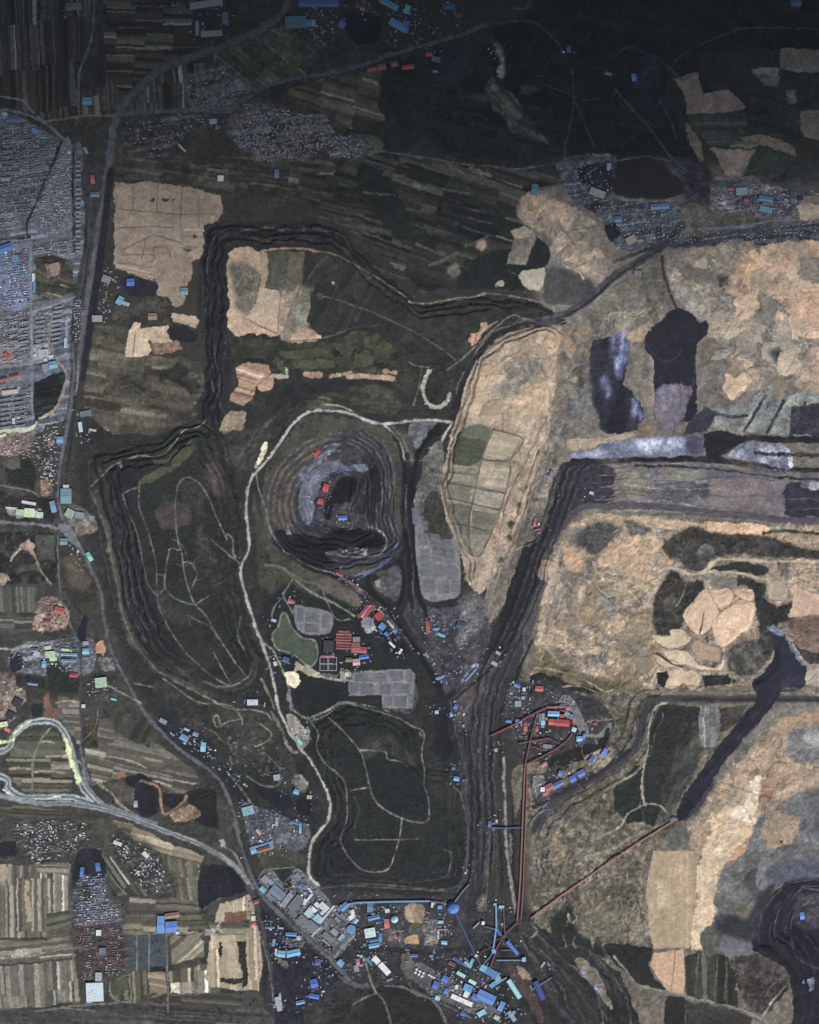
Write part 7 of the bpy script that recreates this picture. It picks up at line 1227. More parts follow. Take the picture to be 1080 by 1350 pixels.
# coal preparation
N9 = [(488,1196,8,14,0,(90,116,180),'dull blue hall hanging south of the long blue belt','gable'),(493,1210,16,6,-12,(70,140,220),'blue slanting hall in the works yard below the belt','gable'),(510.7,1201,6,5,-12,(226,230,230),'white hut in the works yard below the belt','flat'),(510,1218,7,13,-6,(214,110,116),'pinkish red hall in the works yard below the belt','gable'),(488,1230,15,13,-10,(206,240,226),'large pale mint hall in the works yard','flat'),(492.6,1240,11,4,-10,(70,120,220),'narrow blue hall south of the mint hall','gable'),(493,1247,14,6,-10,(110,176,240),'sky blue hall south of the mint hall','gable'),(501.6,1236,5,12,0,(84,120,200),'tall blue shed east of the mint hall','gable'),(481,1246,4,4,0,(100,120,190),'small blue hut west of the sky blue hall','flat'),(496,1266,11,8,48,(244,244,244),'white roofed hall, upper of two in line','flat'),(507,1277.6,19,8,48,(246,246,246),'white roofed hall, longer and lower of two in line','flat'),(487,1268,12,3,55,(90,140,190),'thin blue shed beside the white halls','gable'),(514,1292,8,3,-20,(140,144,150),'grey shed below the white halls','flat'),(480,1190,6,4,0,(110,40,44),'dark red cabin at the round blue tank','flat'),(526,1235,5,7,-20,(150,70,84),'dark red shed beside the sand heap','gable'),
 (581,1216,8,4,0,(150,190,236),'light blue cabin east of the sand heap','flat'),(586,1243,8,5,8,(140,196,240),'sky blue cabin at the southern yard road','gable'),(578,1233,2.4,12,0,(206,206,206),'thin white shed east of the sand heap','flat'),(570,1193,3,7,8,(220,236,240),'white tower at the end of the long blue belt','flat'),(580,1196,6,5,0,(90,150,240),'blue cabin beside the large blue dome','gable'),(584,1226,14,2,0,(150,150,150),'thin grey roof in the eastern works yard','flat'),(546,1260,10,4,0,(110,110,200),'violet blue shed on the southern yard road','gable'),(569,1261,5,4,0,(130,130,210),'small violet blue cabin on the southern yard road','flat'),(606,1268,22,4,30,(64,84,190),'long dark blue roof sloping into the preparation plant','gable'),(596,1271,10,5,30,(150,90,90),'dull red roof beside the long dark blue one','gable'),
 (587,1291,9,9,25,(70,104,216),'blue workshop in the preparation plant, northern of the trio','gable'),(574.6,1299,8,11,20,(64,98,210),'blue workshop in the preparation plant, western of the trio','gable'),(588.5,1307,6,8,20,(76,116,220),'blue workshop in the preparation plant, southern of the trio','gable'),(577,1316,7,6,20,(150,210,236),'cyan white cabin south of the blue workshops','flat'),(608,1285,13,5,30,(160,236,226),'mint roofed strip hall, northern of two','flat'),(623,1295,11,5,30,(180,246,236),'mint roofed strip hall, southern of two','flat'),(617,1303,12,10,22,(84,150,236),'sky blue hall joined to the white T shaped block','flat'),(609,1319,32,6.5,24,(246,246,244),'white T shaped block, long bar','flat'),(615,1311,7,9,24,(244,246,246),'white T shaped block, short stem','flat'),(602,1302,4,5,0,(220,224,224),'white cabin near the T shaped block','flat'),(641,1315,26,14,25,(84,124,226),'largest blue roofed hall of the preparation plant','gable'),(627,1315,10,8,25,(80,110,220),'violet blue hall west of the largest blue hall','gable'),(661,1327,7,14,25,(84,140,236),'blue hall at the east corner of the preparation plant','gable'),(635,1336,12,7,-30,(150,200,236),'pale cyan hall at the southern edge','flat'),(611,1337,8,6,20,(80,100,190),'dark blue hall at the southern edge','gable'),(655,1342,8,6,30,(190,200,210),'pale grey hall at the southern edge','flat'),(675,1340,6,16,-35,(150,170,190),'pale blue slanting shed at the southern edge','flat'),(676,1337,4,10,40,(110,160,220),'small blue crossing shed at the southern edge','gable'),
 (645,1281,26,10,30,(70,120,200),'blue coal preparation house under the belts','flat'),(655,1288,8,14,-30,(120,170,226),'pale blue tower of the coal preparation house','flat'),(651,1298,12,6,-35,(90,150,226),'blue lower wing of the coal preparation house','flat'),(637,1277,8,8,30,(120,180,240),'light blue west tower of the coal preparation house','flat'),(617,1272,12,6,30,(130,180,220),'cyan grey crusher house','flat'),(622,1268,4,9,30,(110,170,230),'blue tower beside the cyan grey crusher house','flat'),(678,1304,30,7.5,57,(160,236,244),'bright cyan barrel roofed coal store','barrel'),(711,1306,28,9,66,(58,60,160),'dark violet blue barrel roofed coal store','barrel'),(659,1231,14,4.5,55,(60,90,210),'blue barrel roofed coal store, smaller of two in line','barrel'),(676,1250,24,6,50,(70,110,230),'blue barrel roofed coal store, longer of two in line','barrel'),(637,1217,4,5,0,(244,244,244),'white transfer tower under the belts','flat'),(661.5,1196,7,4,0,(150,200,240),'pale cyan cabin at the belt head','flat'),(653,1193,3.4,3.4,0,(220,230,240),'white cabin at the belt head','flat'),(691,1265,5,6,-10,(150,190,240),'light blue transfer tower at the end of the level belt','flat'),(651,1254,5,6,-15,(110,170,240),'blue transfer tower at the foot of the pale blue belt','flat'),(628,1260,4,4,30,(200,210,220),'white transfer tower at the foot of the violet belt','flat'),(646,1087,5,9,0,(90,96,190),'violet blue cabin at the end of the blue cross belt','gable'),(655,1083,3,5,0,(190,200,220),'white cabin on the blue cross belt','flat'),(614,1151,3,3,0,(190,190,230),'tiny white cabin in the canyon mouth','flat'),(887,1080,8,5,-25,(90,100,200),'violet blue head house of the diagonal belt gallery','gable'),(893,1083,4,5,-25,(150,60,60),'dark red head house of the diagonal belt gallery','flat'),(716,1272,3,9,35,(180,170,170),'pale strip shed beyond the belts','flat'),(1060,1210,6,10,-10,(70,130,240),'vivid blue hut in the south-eastern pit','gable'),(1060,1295,3,5,0,(90,110,180),'dull blue hut low in the south-eastern pit','gable')]
# north-east settlement
N10 = [(705,250,9,16,10,(96,120,150),'blue grey shed at the head of the pale spoil island','gable'),(803,219,6,8,0,(150,160,190),'pale blue shed at the edge of the coal dusted yards','flat'),(788,254,22,10,20,(176,164,150),'cream hall in the coal dusted yards','flat'),(815,289,10,8,0,(96,120,190),'bright blue shed north of the pale spoil lobes','gable'),(832,316,14,10,-30,(170,156,130),'cream roofed barn beside the settlement road','flat'),(978,252,16,10,-4,(150,164,190),'pale blue hall in the red and blue roofed village','flat'),(985,263,8,5,10,(176,80,84),'red hall in the red and blue roofed village','gable'),(1010,262,20,8,10,(100,130,180),'light blue hall in the red and blue roofed village','gable'),(998,251,7,5,0,(180,84,90),'dark red hall in the red and blue roofed village','gable'),(964,249,8,4,0,(200,90,96),'small red hall in the red and blue roofed village','gable'),(1010,276,18,8,15,(120,150,190),'grey blue hall south of the red and blue roofed village','flat'),(870,272,26,8,-4,(96,126,190),'long blue hall under the dark hill','gable'),(841,360,10,7,10,(130,138,150),'grey hall on the spoil apron','flat'),(1008,103,10,8,0,(120,116,106),'tan roofed farm beside the tan north-east parcels','gable'),(1050,4,14,8,0,(80,100,150),'dull blue hall at the north-east corner','gable'),(905,120,0,0,0,RD,'','skip'),(985,20,0,0,0,RD,'','skip')]
for grp in (N2, N3, N4, N5, N6, N7, N8, N9, N10):
    for x, y, L, W, an, c, lab, k in grp:
        if k == 'skip': continue
        tower = min(L, W) < 5.2 and ('tower' in lab)
        B(x, y, L, W, an, c, lab, k, h=(16 if tower else 6 + min(L, W) * .45), name=('cabin' if max(L, W) <= 6.5 and not tower else 'transfer_tower' if tower else 'hall' if min(L, W) >= 7 else 'shed'))

# tanks and domes
round_tank(597.5,1197,16,(64,120,230), 'largest blue storage dome at the end of the long blue belt', True, 9, 'storage_dome', 'dome')
round_tank(520,1212,10,(196,232,236), 'pale cyan storage dome beside the pinkish red hall', True, 6, 'storage_dome', 'dome')
round_tank(463,1225.5,12,(92,130,214), 'round blue tank inside the east corner of the power plant', False, 12)
round_tank(334,925,6,(214,226,236), 'round white tank on the store at the foot of the western tip', False, 9)
round_tank(602.5,1300,3.4,(236,238,238), 'round white tank beside the sky blue hall of the preparation plant', False, 8)
for i, (x, y) in enumerate([(549.5,1278.5),(554,1281),(558.5,1283.2),(547.8,1282.6),(552.3,1285),(556.6,1287.4)]):
    round_tank(x, y, 3.2,(236,238,240), 'small white tank in the block of six by the paved yard', False, 7, group='block of six white tanks')
for i, (x, y) in enumerate([(566,1285.5),(569,1287.4),(572,1289)]):
    round_tank(x, y, 2.8,(240,240,240), 'small white tank in the row of three beside the block of six', False, 7, group='row of three white tanks')
for i, (x, y) in enumerate([(52,461),(57,466),(60,474),(46,468)]):
    round_tank(x, y, 4.2,(206,212,222), 'round white tank in the depot of the western town', False, 7, group='tanks of the town depot')
for x, y, lab in ((427,871,'northern left'),(438.7,871,'northern right'),(427,880,'southern left'),(438.7,880,'southern right')):
    r = root('treatment_tank', 'square dark treatment tank with pale walls, %s of the four' % lab, 'water tank', x, y, 2, 'treatment tanks below the reservoir')
    m = MB(); l, w = 27,23
    for a in ((-l,l,-w,-w+3),(-l,l,w-3,w),(-l,-l+3,-w+3.01,w-3.01),(l-3,l,-w+3.01,w-3.01)): m.box(a[0],a[1],a[2],a[3],-3,3.2)
    m.build('wall', [roof_mat((190,190,196))], r)
    q = MB(); q.add([(-l+3,-w+3,2.2),(l-3,-w+3,2.2),(l-3,w-3,2.2),(-l+3,w-3,2.2)],[(0,1,2,3)]); q.build('water', [DARKW], r)
    t = MB(); t.box(-.8,.8,-w+3.02,w-3.02,2.6,3.0,0,True); t.build('walkway', [CONC], r)
# red rows of the brick works
for i in range(7):
    B(453.5,832.5 + i * 3.7,21 if i else 16,2.7,2,[(178,96,88),(190,112,100),(170,84,78)][i % 3], 'long red kiln row of the brick works, %s from the top' % ['first','second','third','fourth','fifth','sixth','seventh'][i], 'gable', 5, 'kiln_shed', 'kiln shed', 'kiln rows of the brick works')

# belts
G = gallery
G([(448,1194.5),(470,1190),(520,1188.6),(566,1188)],2.3,(104,146,196), 'long level blue roofed belt gallery along the foot of the southern tip')
G([(566,1188),(588,1191)],1.4,(150,110,140), 'short violet belt gallery joining the long blue one to the dome')
G([(599,1190),(612,1173),(619,1166)],1.4,(120,130,170), 'short grey belt gallery climbing north from the large blue dome')
G([(601,1205),(613,1230),(627,1259)],2,(70,72,140), 'violet blue belt gallery from the dome to the preparation plant'); G([(628,1261),(634,1272)],1.6,(100,92,120), 'short violet belt gallery into the crusher house')
G([(654,1194),(654.5,1222),(652,1240),(650,1254)],2,(120,160,220), 'pale blue belt gallery dropping from the belt head')
G([(664,1198),(665,1222),(666,1236)],1.3,(110,110,112), 'thin grey belt gallery beside the pale blue one')
G([(655,1266),(690,1266)],1.4,(130,156,180), 'level pale belt gallery east of the preparation plant'); G([(661,1253),(678,1252.5)],1.2,(110,116,130), 'short level belt gallery above the pale one')
G([(624,1224),(632,1216)],1.6,(170,180,190), 'short white belt gallery beside the white transfer tower'); G([(640,1222),(653,1225)],1.3,(96,110,170), 'short blue belt gallery into the blue barrel store')
G([(692,1012),(690,1060),(688,1110),(686,1160),(682,1214)],1.9,(160,100,98), 'western of the two long parallel red belt galleries')
G([(695,1012),(694,1060),(692,1110),(690,1165),(687,1212)],1.4,(150,100,98), 'eastern of the two long parallel red belt galleries')
G([(682,1217),(668,1229),(656,1248),(651,1262),(646,1276)],1.8,(124,66,74), 'red belt gallery from the junction to the preparation plant')
G([(650,1248),(636,1254),(630,1262)],1.2,(120,66,70), 'short curved red belt gallery'); G([(640,1242),(648,1249)],1.2,(110,70,120), 'short violet belt gallery'); G([(667,1231),(656,1240)],1.1,(124,66,70),'short red belt gallery branching west')
G([(893,1079),(840,1112),(790,1146),(740,1181),(700,1211)],2.0,(180,112,100), 'longest red belt gallery, crossing the scrub slope diagonally')
G([(647,970),(680,954),(709,938),(722,933)],2,(150,62,78), 'red belt gallery climbing into the washery from the canyon')
G([(709,939),(703,960),(697,985),(692,1010)],1.8,(128,74,70), 'steep red belt gallery from the washery to the parallel pair')
G([(684,980),(706,976),(724,973)],1.5,(150,70,80), 'short level red belt gallery south of the washery'); G([(724,973),(738,980)],1.3,(130,64,72), 'short red belt gallery bending south of the washery')
G([(692,1009),(712,999),(732,988),(746,978),(755,966)],1.6,(150,64,74), 'curved red belt gallery round the south of the washery'); G([(703,984),(717,989)],1.4,(150,76,86), 'shortest red belt gallery south of the washery'); G([(720,933),(735,931),(750,932)],1.4,(190,70,86), 'crimson belt gallery along the north of the washery')
G([(646,1091),(665,1092),(690,1091)],1.6,(70,84,150), 'blue belt gallery crossing the concrete road'); G([(638,1270),(646,1262),(649,1256)],1.3,(90,130,190), 'short blue belt gallery in the preparation plant'); G([(655,1297),(668,1289)],1.2,(170,200,230), 'short white belt gallery beside the cyan store'); G([(700,1306),(716,1296),(727,1289)],1.0,(150,146,150), 'thin pale belt gallery over the violet blue store')

# solar arrays
for x, y, L, W, lab in ((396.5,811,9,20,'tall narrow block north of the reservoir'),(412,815,20,12,'upper block east of the reservoir'),(412,829,20,12,'lower block east of the reservoir'),(430,820,11,19,'grey block nearest the brick works'),
    (478,893,20,13,'north-west block of the long solar field'),(501,894,18,13,'north block of the long solar field'),(522.5,892,20,15,'north-east block of the long solar field'),(540,893,9,16,'narrow east block of the long solar field'),(467,908,12,14,'south-west corner block of the long solar field'),(484,909,18,15,'low block left of the notch in the long solar field'),(508,909,16,16,'block above the notch of the long solar field'),(530,908,24,14,'block below the north-east one'),(512,925,11,13,'south-west block of the long solar field foot'),(528,925,18,15,'south block of the long solar field foot'),(542,922,8,14,'narrow south-east block of the long solar field')):
    solar(x, y, L, W, 2, 'grey solar array, ' + lab)
for x, y, L, W, lab in ((549,680,12,24,'northernmost block'),(560,693,10,14,'small block beside the northernmost'),(558,712,13,18,'upper west block'),(574,712,12,17,'upper middle block'),(590,716,12,12,'upper east block'),(561,732,13,18,'middle west block'),(577,733,14,18,'middle block'),(594,735,13,18,'middle east block'),(562,752,14,18,'lower west block'),(579,754,15,18,'lower middle block'),(597,756,14,18,'lower east block'),(566,773,16,18,'south-west block'),(585,775,16,18,'south middle block'),(602,775,11,18,'south-east block')):
    solar(x, y, L, W, -3, 'grey solar array west of the central tip, ' + lab, 'solar arrays west of the central tip')
# ================================================================ VILLAGES
VG = {'town': 0}
HC = {'grey': (120,122,128), 'pale': (146,147,152), 'dark': (84,86,94), 'blue': (84,108,160), 'red': (124,86,82), 'white': (200,200,198), 'tan': (140,124,108), 'teal': (100,140,156)}
allh = []
def village(key, where, poly, ang, pu, pv, mix, L=(2.0,3.2), W=(1.1,1.7), dens=.85, jit=.5, skip=()):
    p = np.array(poly, float); c = p.mean(0); a = math.radians(ang); R_ = np.abs(p - c).max() * 1.5
    rr = random.Random(len(allh) + 5); pts = []
    for i in range(int(-R_/pu), int(R_/pu)+1):
        for j in range(int(-R_/pv), int(R_/pv)+1):
            u = i*pu + rr.uniform(-jit, jit)*pu*.5; v = j*pv + rr.uniform(-jit, jit)*pv*.5
            pts.append((c[0] + u*math.cos(a) - v*math.sin(a), c[1] + u*math.sin(a) + v*math.cos(a)))
    q = np.array(pts); ok = inside(p, q[:, 0], q[:, 1])
    for s in skip: ok &= ~inside(np.array(s, float), q[:, 0], q[:, 1])
    names = list(mix); wts = [mix[k] for k in names]
    dn = sdf(p, q[:, 0], q[:, 1])
    for k_, ((x, y), g) in enumerate(zip(pts, ok)):
        if not g: continue
        i_, j_ = min(max(int(x - X0),0), nx - 1), min(max(int(y - Y0),0), ny - 1)
        pr = dens * min(1, .25 + dn[k_] / (4 if key == 'town' else 9)) * min(1.15, max(.15,1 + (.15 if key == 'town' else .55) * NF[3][j_, i_] + .12 * NF[2][j_, i_]))
        if rr.random() > pr: continue
        sz = math.exp(.28 * rr.gauss(0,1))
        allh.append((x, y, min(rr.uniform(*L) * sz, 6), min(rr.uniform(*W) * (1 + .25 * rr.gauss(0,1)) + .1,2.6), ang + (0 if key == 'town' else 10 * NF[4][j_, i_]) + rr.choice((0,0,0,90)) + rr.uniform(-6,6), rr.choices(names, wts)[0], key, where))

GM = {'grey': 5, 'pale': 3, 'dark': 2, 'blue': .6, 'tan': .6}
market = [(44,334),(99,340),(99,388),(46,398)]
streets = []
village('town', 'the light quarter of the western town east of the canal', [(82,190),(95,195),(95,235),(94,300),(62,310),(50,298),(52,268),(66,232)],-8,3.2,3.0, {'grey': 4, 'pale': 4, 'dark': 1, 'tan': .5}, dens=.92)
village('town', 'the rows of the western town west of the canal', [(0,150),(14,152),(40,165),(78,186),(62,230),(50,262),(34,288),(0,300)],-7,4.4,3.6, {'grey': 5, 'pale': 2, 'dark': 3, 'blue': 1, 'tan': .5}, L=(2.6,4.6))
village('town', 'the quarter of the western town below the canal', [(0,320),(36,322),(39,400),(0,412)],-8,3.4,3.2, {'grey': 3, 'pale': 3, 'blue': 4, 'red': 1.6, 'white': .8, 'teal': 1})
village('town', 'the rows of the western town near the depot', [(0,418),(38,408),(40,476),(0,488)],-9,4.4,4.4, {'grey': 4, 'pale': 3, 'dark': 1, 'red': 1, 'tan': .6}, L=(2.8,4.6))
village('town', 'the rows of the western town near the depot', [(44,414),(68,410),(64,450),(44,455)],-8,4.6,4.6, {'grey': 4, 'pale': 3, 'blue': 1}, L=(3,4.8))
village('town', 'the southern quarter of the western town', [(0,525),(26,520),(40,500),(42,552),(0,570)],-9,5,4.4, {'grey': 5, 'pale': 3, 'dark': 1.2, 'white': .5}, L=(3,5))
village('town', 'the corner of the western town by the market garden', [(44,322),(100,312),(100,338),(44,336)],-8,3.8,3.4, GM)
village('town', 'the east fringe of the western town', [(96,395),(110,392),(106,450),(96,455)],-4,3.4,3.4, {'grey': 3, 'pale': 3, 'blue': 1})
village('north', 'the grey north village', [(250,96),(288,88),(316,104),(326,124),(300,142),(262,142),(244,118)],20,4,3.6, GM, dens=.6, jit=1)
village('north', 'the grey north village', [(322,136),(350,134),(395,148),(438,158),(442,172),(490,184),(494,202),(468,208),(436,206),(430,196),(400,212),(376,208),(350,214),(332,206),(308,190),(300,158)],18,3.6,3.2, {'grey': 5, 'pale': 4, 'dark': 1, 'blue': .6, 'tan': .6}, dens=.85, jit=.9)
village('north', 'the scattered west end of the grey north village', [(165,158),(220,150),(268,150),(300,158),(290,172),(250,176),(215,205),(180,204),(160,190)],6,5,4.4, {'grey': 4, 'pale': 2, 'blue': 2, 'tan': 1}, dens=.6, jit=1)
village('ne', 'the settlement below the dark hill', [(745,214),(808,208),(812,262),(880,266),(904,278),(900,312),(830,318),(806,300),(790,276),(760,262)],-6,5,4.4, {'blue': 4, 'grey': 3, 'pale': 2, 'tan': 1, 'red': .5}, dens=.6, jit=1)
village('ne', 'the red and blue roofed village', [(942,244),(1000,240),(1040,250),(1060,264),(1034,284),(990,284),(950,274)],8,3.6,3.2, {'red': 3, 'blue': 3, 'pale': 3, 'white': 1, 'grey': 2, 'teal': 1}, dens=.85, jit=.8)
village('ne', 'the terrace along the long blue walled row', [(870,304),(920,308),(1000,302),(1078,290),(1079,314),(1000,320),(920,322),(872,318)],-6,4,5, {'grey': 4, 'pale': 2, 'dark': 2, 'blue': 1.4, 'tan': 1}, dens=.75)
village('nn', 'the scattered works on the north edge', [(400,8),(450,4),(455,50),(420,60),(400,48)],20,5.5,5, {'blue': 3, 'grey': 2, 'red': 1, 'pale': 1}, dens=.45, jit=1)
village('nn', 'the scattered works on the north edge', [(470,4),(560,2),(580,40),(600,70),(560,70),(510,60),(500,20)],20,6,5, {'blue': 2, 'grey': 3, 'red': 2, 'teal': 1}, dens=.45, jit=1)
village('sw', 'the rubble hamlet south of the western town', [(0,588),(44,568),(70,580),(74,628),(50,632),(44,605),(0,606)],-8,4,3.6, {'tan': 3, 'red': 3, 'grey': 3, 'pale': 2, 'white': 1}, dens=.7, jit=.9)
village('sw', 'the yards beside the main road bend', [(84,672),(104,670),(126,684),(126,700),(96,704)],20,4,3.6, {'pale': 3, 'tan': 2, 'teal': 2, 'white': 2, 'red': .6}, dens=.7, jit=.9)
village('sw', 'the red brick hamlet', [(48,794),(62,786),(86,798),(88,828),(46,832)],5,4.2,3.8, {'red': 5, 'tan': 3, 'pale': 1}, dens=.7)
village('mix', 'the mixed roofed village on the western side road', [(16,862),(26,852),(60,845),(102,842),(103,880),(88,886),(66,880),(30,884)],2,4.6,4.2, {'blue': 3, 'grey': 3, 'pale': 3, 'teal': 1.6, 'white': 1.4, 'tan': 1}, dens=.72, jit=.8)
village('mix', 'the mixed roofed village on the western side road', [(108,850),(120,848),(124,884),(108,888)],2,4,3.8, {'blue': 2, 'grey': 3, 'pale': 2}, dens=.8)
village('mix', 'the lane to the winding grey road', [(114,900),(142,890),(180,926),(150,930),(112,918)],15,4.6,4, {'grey': 3, 'pale': 2, 'tan': 2}, dens=.5, jit=1)
village('mix', 'the rubble ground above the motorway loop', [(0,892),(14,890),(34,918),(12,950),(0,970)],30,5,4.4, {'red': 3, 'tan': 4, 'pale': 2, 'white': 1}, dens=.5, jit=1)
village('svw', 'the ragged south-western village', [(24,1082),(75,1080),(116,1084),(116,1108),(92,1128),(48,1140),(28,1124),(18,1100)],6,3.5,3.2, {'pale': 4, 'grey': 4, 'white': 2.2, 'dark': 1}, dens=.72, jit=1)
village('sve', 'the ragged southern village', [(147,1100),(165,1100),(192,1114),(212,1134),(230,1168),(216,1184),(192,1176),(168,1150),(152,1124)],45,3.5,3.2, {'pale': 4, 'grey': 4, 'white': 2.6, 'dark': 1}, dens=.74, jit=1)
village('long', 'the north half of the long village', [(104,1152),(140,1150),(142,1188),(158,1190),(158,1218),(98,1220),(97,1176)],-4,3.5,3.2, {'pale': 4, 'grey': 4, 'blue': 1.6, 'white': 1.4}, dens=.86)
village('long', 'the red roofed south half of the long village', [(98,1221),(124,1221),(126,1278),(106,1282)],-4,3.5,3.2, {'red': 5, 'dark': 2, 'pale': 2, 'grey': 2}, dens=.84)
village('long', 'the red roofed south half of the long village', [(137,1221),(158,1221),(165,1276),(140,1280)],-4,3.5,3.2, {'red': 5, 'dark': 2, 'pale': 2, 'grey': 2}, dens=.84)
village('long', 'the foot of the long village', [(105,1282),(165,1276),(166,1286),(140,1292),(108,1294)],-4,3.6,3.2, {'pale': 4, 'grey': 2, 'blue': 1}, dens=.85)
village('pl', 'the works yard above the power plant', [(320,1062),(345,1068),(382,1080),(408,1092),(398,1118),(362,1138),(342,1106)],25,5,4.6, {'grey': 4, 'pale': 2, 'blue': 1.4, 'tan': 1}, dens=.75, jit=1)
village('pl', 'the yards south of the power plant road', [(350,1210),(372,1212),(404,1246),(430,1270),(456,1292),(430,1300),(400,1276),(366,1250)],35,6,5, {'grey': 3, 'dark': 2, 'blue': 1, 'pale': 1, 'red': .5}, dens=.7, jit=1)
village('pl', 'the coal works yard under the long blue belt', [(474,1196),(535,1194),(534,1248),(480,1252)],0,6,5.4, {'grey': 3, 'dark': 2, 'tan': 1, 'red': .6}, dens=.7, jit=1, skip=([(480,1204),(526,1200),(526,1252),(480,1252)],))
village('pl', 'the eastern end of the coal works yard', [(556,1200),(604,1206),(602,1250),(560,1250)],0,5,4.6, {'grey': 4, 'pale': 2, 'tan': 1.4, 'dark': 1}, dens=.5, jit=1)
village('pl', 'the paved yard of the coal preparation plant', [(560,1272),(600,1276),(640,1300),(655,1335),(620,1336),(580,1312)],28,5.4,5, {'grey': 4, 'pale': 2, 'blue': 1, 'white': .6}, dens=.7, jit=1)
village('pl', 'the grey works yard in the fork of the haul roads', [(556,800),(590,806),(622,808),(632,840),(610,880),(590,908),(572,880),(552,840)],30,6,5.4, {'grey': 4, 'pale': 2, 'dark': 2, 'blue': .8}, dens=.6, jit=1)
village('pl', 'the coal washery yard', [(672,905),(700,900),(760,920),(756,940),(720,975),(690,1000),(672,960)],4,6,5.4, {'grey': 4, 'red': 2, 'pale': 1.4, 'blue': .8, 'dark': 1}, dens=.7, jit=1)
village('pl', 'the scrub below the western tip', [(318,1000),(345,1010),(392,1030),(380,1040),(340,1022)],30,6,5, {'grey': 2, 'pale': 2}, dens=.3, jit=1)
village('pl', 'the sheds along the railway bed', [(128,350),(150,350),(160,375),(170,400),(160,410),(140,428),(122,428)],10,4.4,4, {'grey': 4, 'pale': 2, 'blue': 1, 'tan': 1}, dens=.6, jit=1)

village('sw', 'the roadside rows south of the western town', [(58,560),(84,562),(80,600),(76,650),(60,650),(52,610)],-6,4,3.8, {'pale': 4, 'grey': 3, 'blue': 1.4, 'tan': 2, 'white': 1.4}, dens=.8, jit=.9)
village('sw', 'the yards east of the main road', [(96,540),(124,540),(126,585),(100,590)],-8,5,4.6, {'grey': 3, 'pale': 3, 'blue': 1.6, 'white': 1}, dens=.55, jit=1)
village('sw', 'the roadside yards below the junction', [(80,690),(108,712),(132,770),(120,790),(96,745)],60,5,4.6, {'tan': 3, 'grey': 3, 'pale': 2, 'teal': 1}, dens=.5, jit=1)
village('pl', 'the narrow black coal yard', [(208,945),(250,962),(290,990),(330,1040),(310,1040),(270,1005),(225,970)],40,5,4.4, {'blue': 3, 'grey': 3, 'pale': 3, 'white': 1}, dens=.6, jit=1)
village('pl', 'the yards of the power plant', [(346,1160),(372,1166),(392,1150),(428,1184),(470,1192),(472,1226),(440,1260),(400,1228)],42,4.6,4.2, {'grey': 4, 'pale': 3, 'white': 1.6, 'blue': 1.6, 'dark': 1}, dens=.8, jit=.9)
# huts, stores and parked plant round the works
cl = random.Random(77)
for t in list(THINGS):
    if t['category'] in ('shed', 'hall', 'cabin') and (t.location.y < wy(540) and 250 < t.location.x / P + 540 < 830 or t.location.y > wy(70)):
        cx, cy = t.location.x / P + 540,675 - t.location.y / P
        for _ in range(9):
            x, y = cx + cl.gauss(0,8), cy + cl.gauss(0,7)
            allh.append((x, y, cl.uniform(1.2,4), cl.uniform(.9,2), math.degrees(-t.rotation_euler.z) + cl.choice((0,90)), cl.choices(['grey', 'dark', 'pale', 'blue', 'white', 'tan', 'red'],[4,3,3,3,1.2,1, .7])[0], 'works', 'the yards round the works'))
# larger named buildings keep their ground: drop houses under them
occ = np.zeros((ny, nx), bool)
for t in THINGS:
    if t['category'] in ('shed', 'hall', 'cabin', 'transfer tower', 'kiln shed', 'dome', 'tank', 'water tank'):
        cx = t.location.x / P + 540; cy = 675 - t.location.y / P
        r_ = 3
        for ch in t.children:
            if ch.type == 'MESH' and ch.name.startswith(('wall', 'shell')):
                bb = np.array([v.co[:2] for v in ch.data.vertices]); hx, hy = np.abs(bb).max(0) / P + 1.2
                a = -t.rotation_euler.z; break
        else: continue
        i0, i1, j0, j1 = [int(v) for v in (cx - 20 - X0, cx + 20 - X0, cy - 20 - Y0, cy + 20 - Y0)]
        i0, j0 = max(i0,0), max(j0,0)
        gx_ = GX[j0:j1, i0:i1] - cx; gy_ = GY[j0:j1, i0:i1] - cy
        u = gx_ * math.cos(a) + gy_ * math.sin(a); v = -gx_ * math.sin(a) + gy_ * math.cos(a)
        occ[j0:j1, i0:i1] |= (np.abs(u) < hx) & (np.abs(v) < hy)
bad_names = ('street', 'road', 'ditch', 'motorway', 'railway_bed', 'reservoir')
roadmask = np.isin(IDM, [i for i, o in enumerate(OBJS) if o[0] in bad_names])
keep = []
for h in allh:
    i, j = int(round(h[0] - X0)), int(round(h[1] - Y0))
    if 0 <= i < nx and 0 <= j < ny and not occ[j, i] and not roadmask[j, i]: keep.append(h)
allh = keep

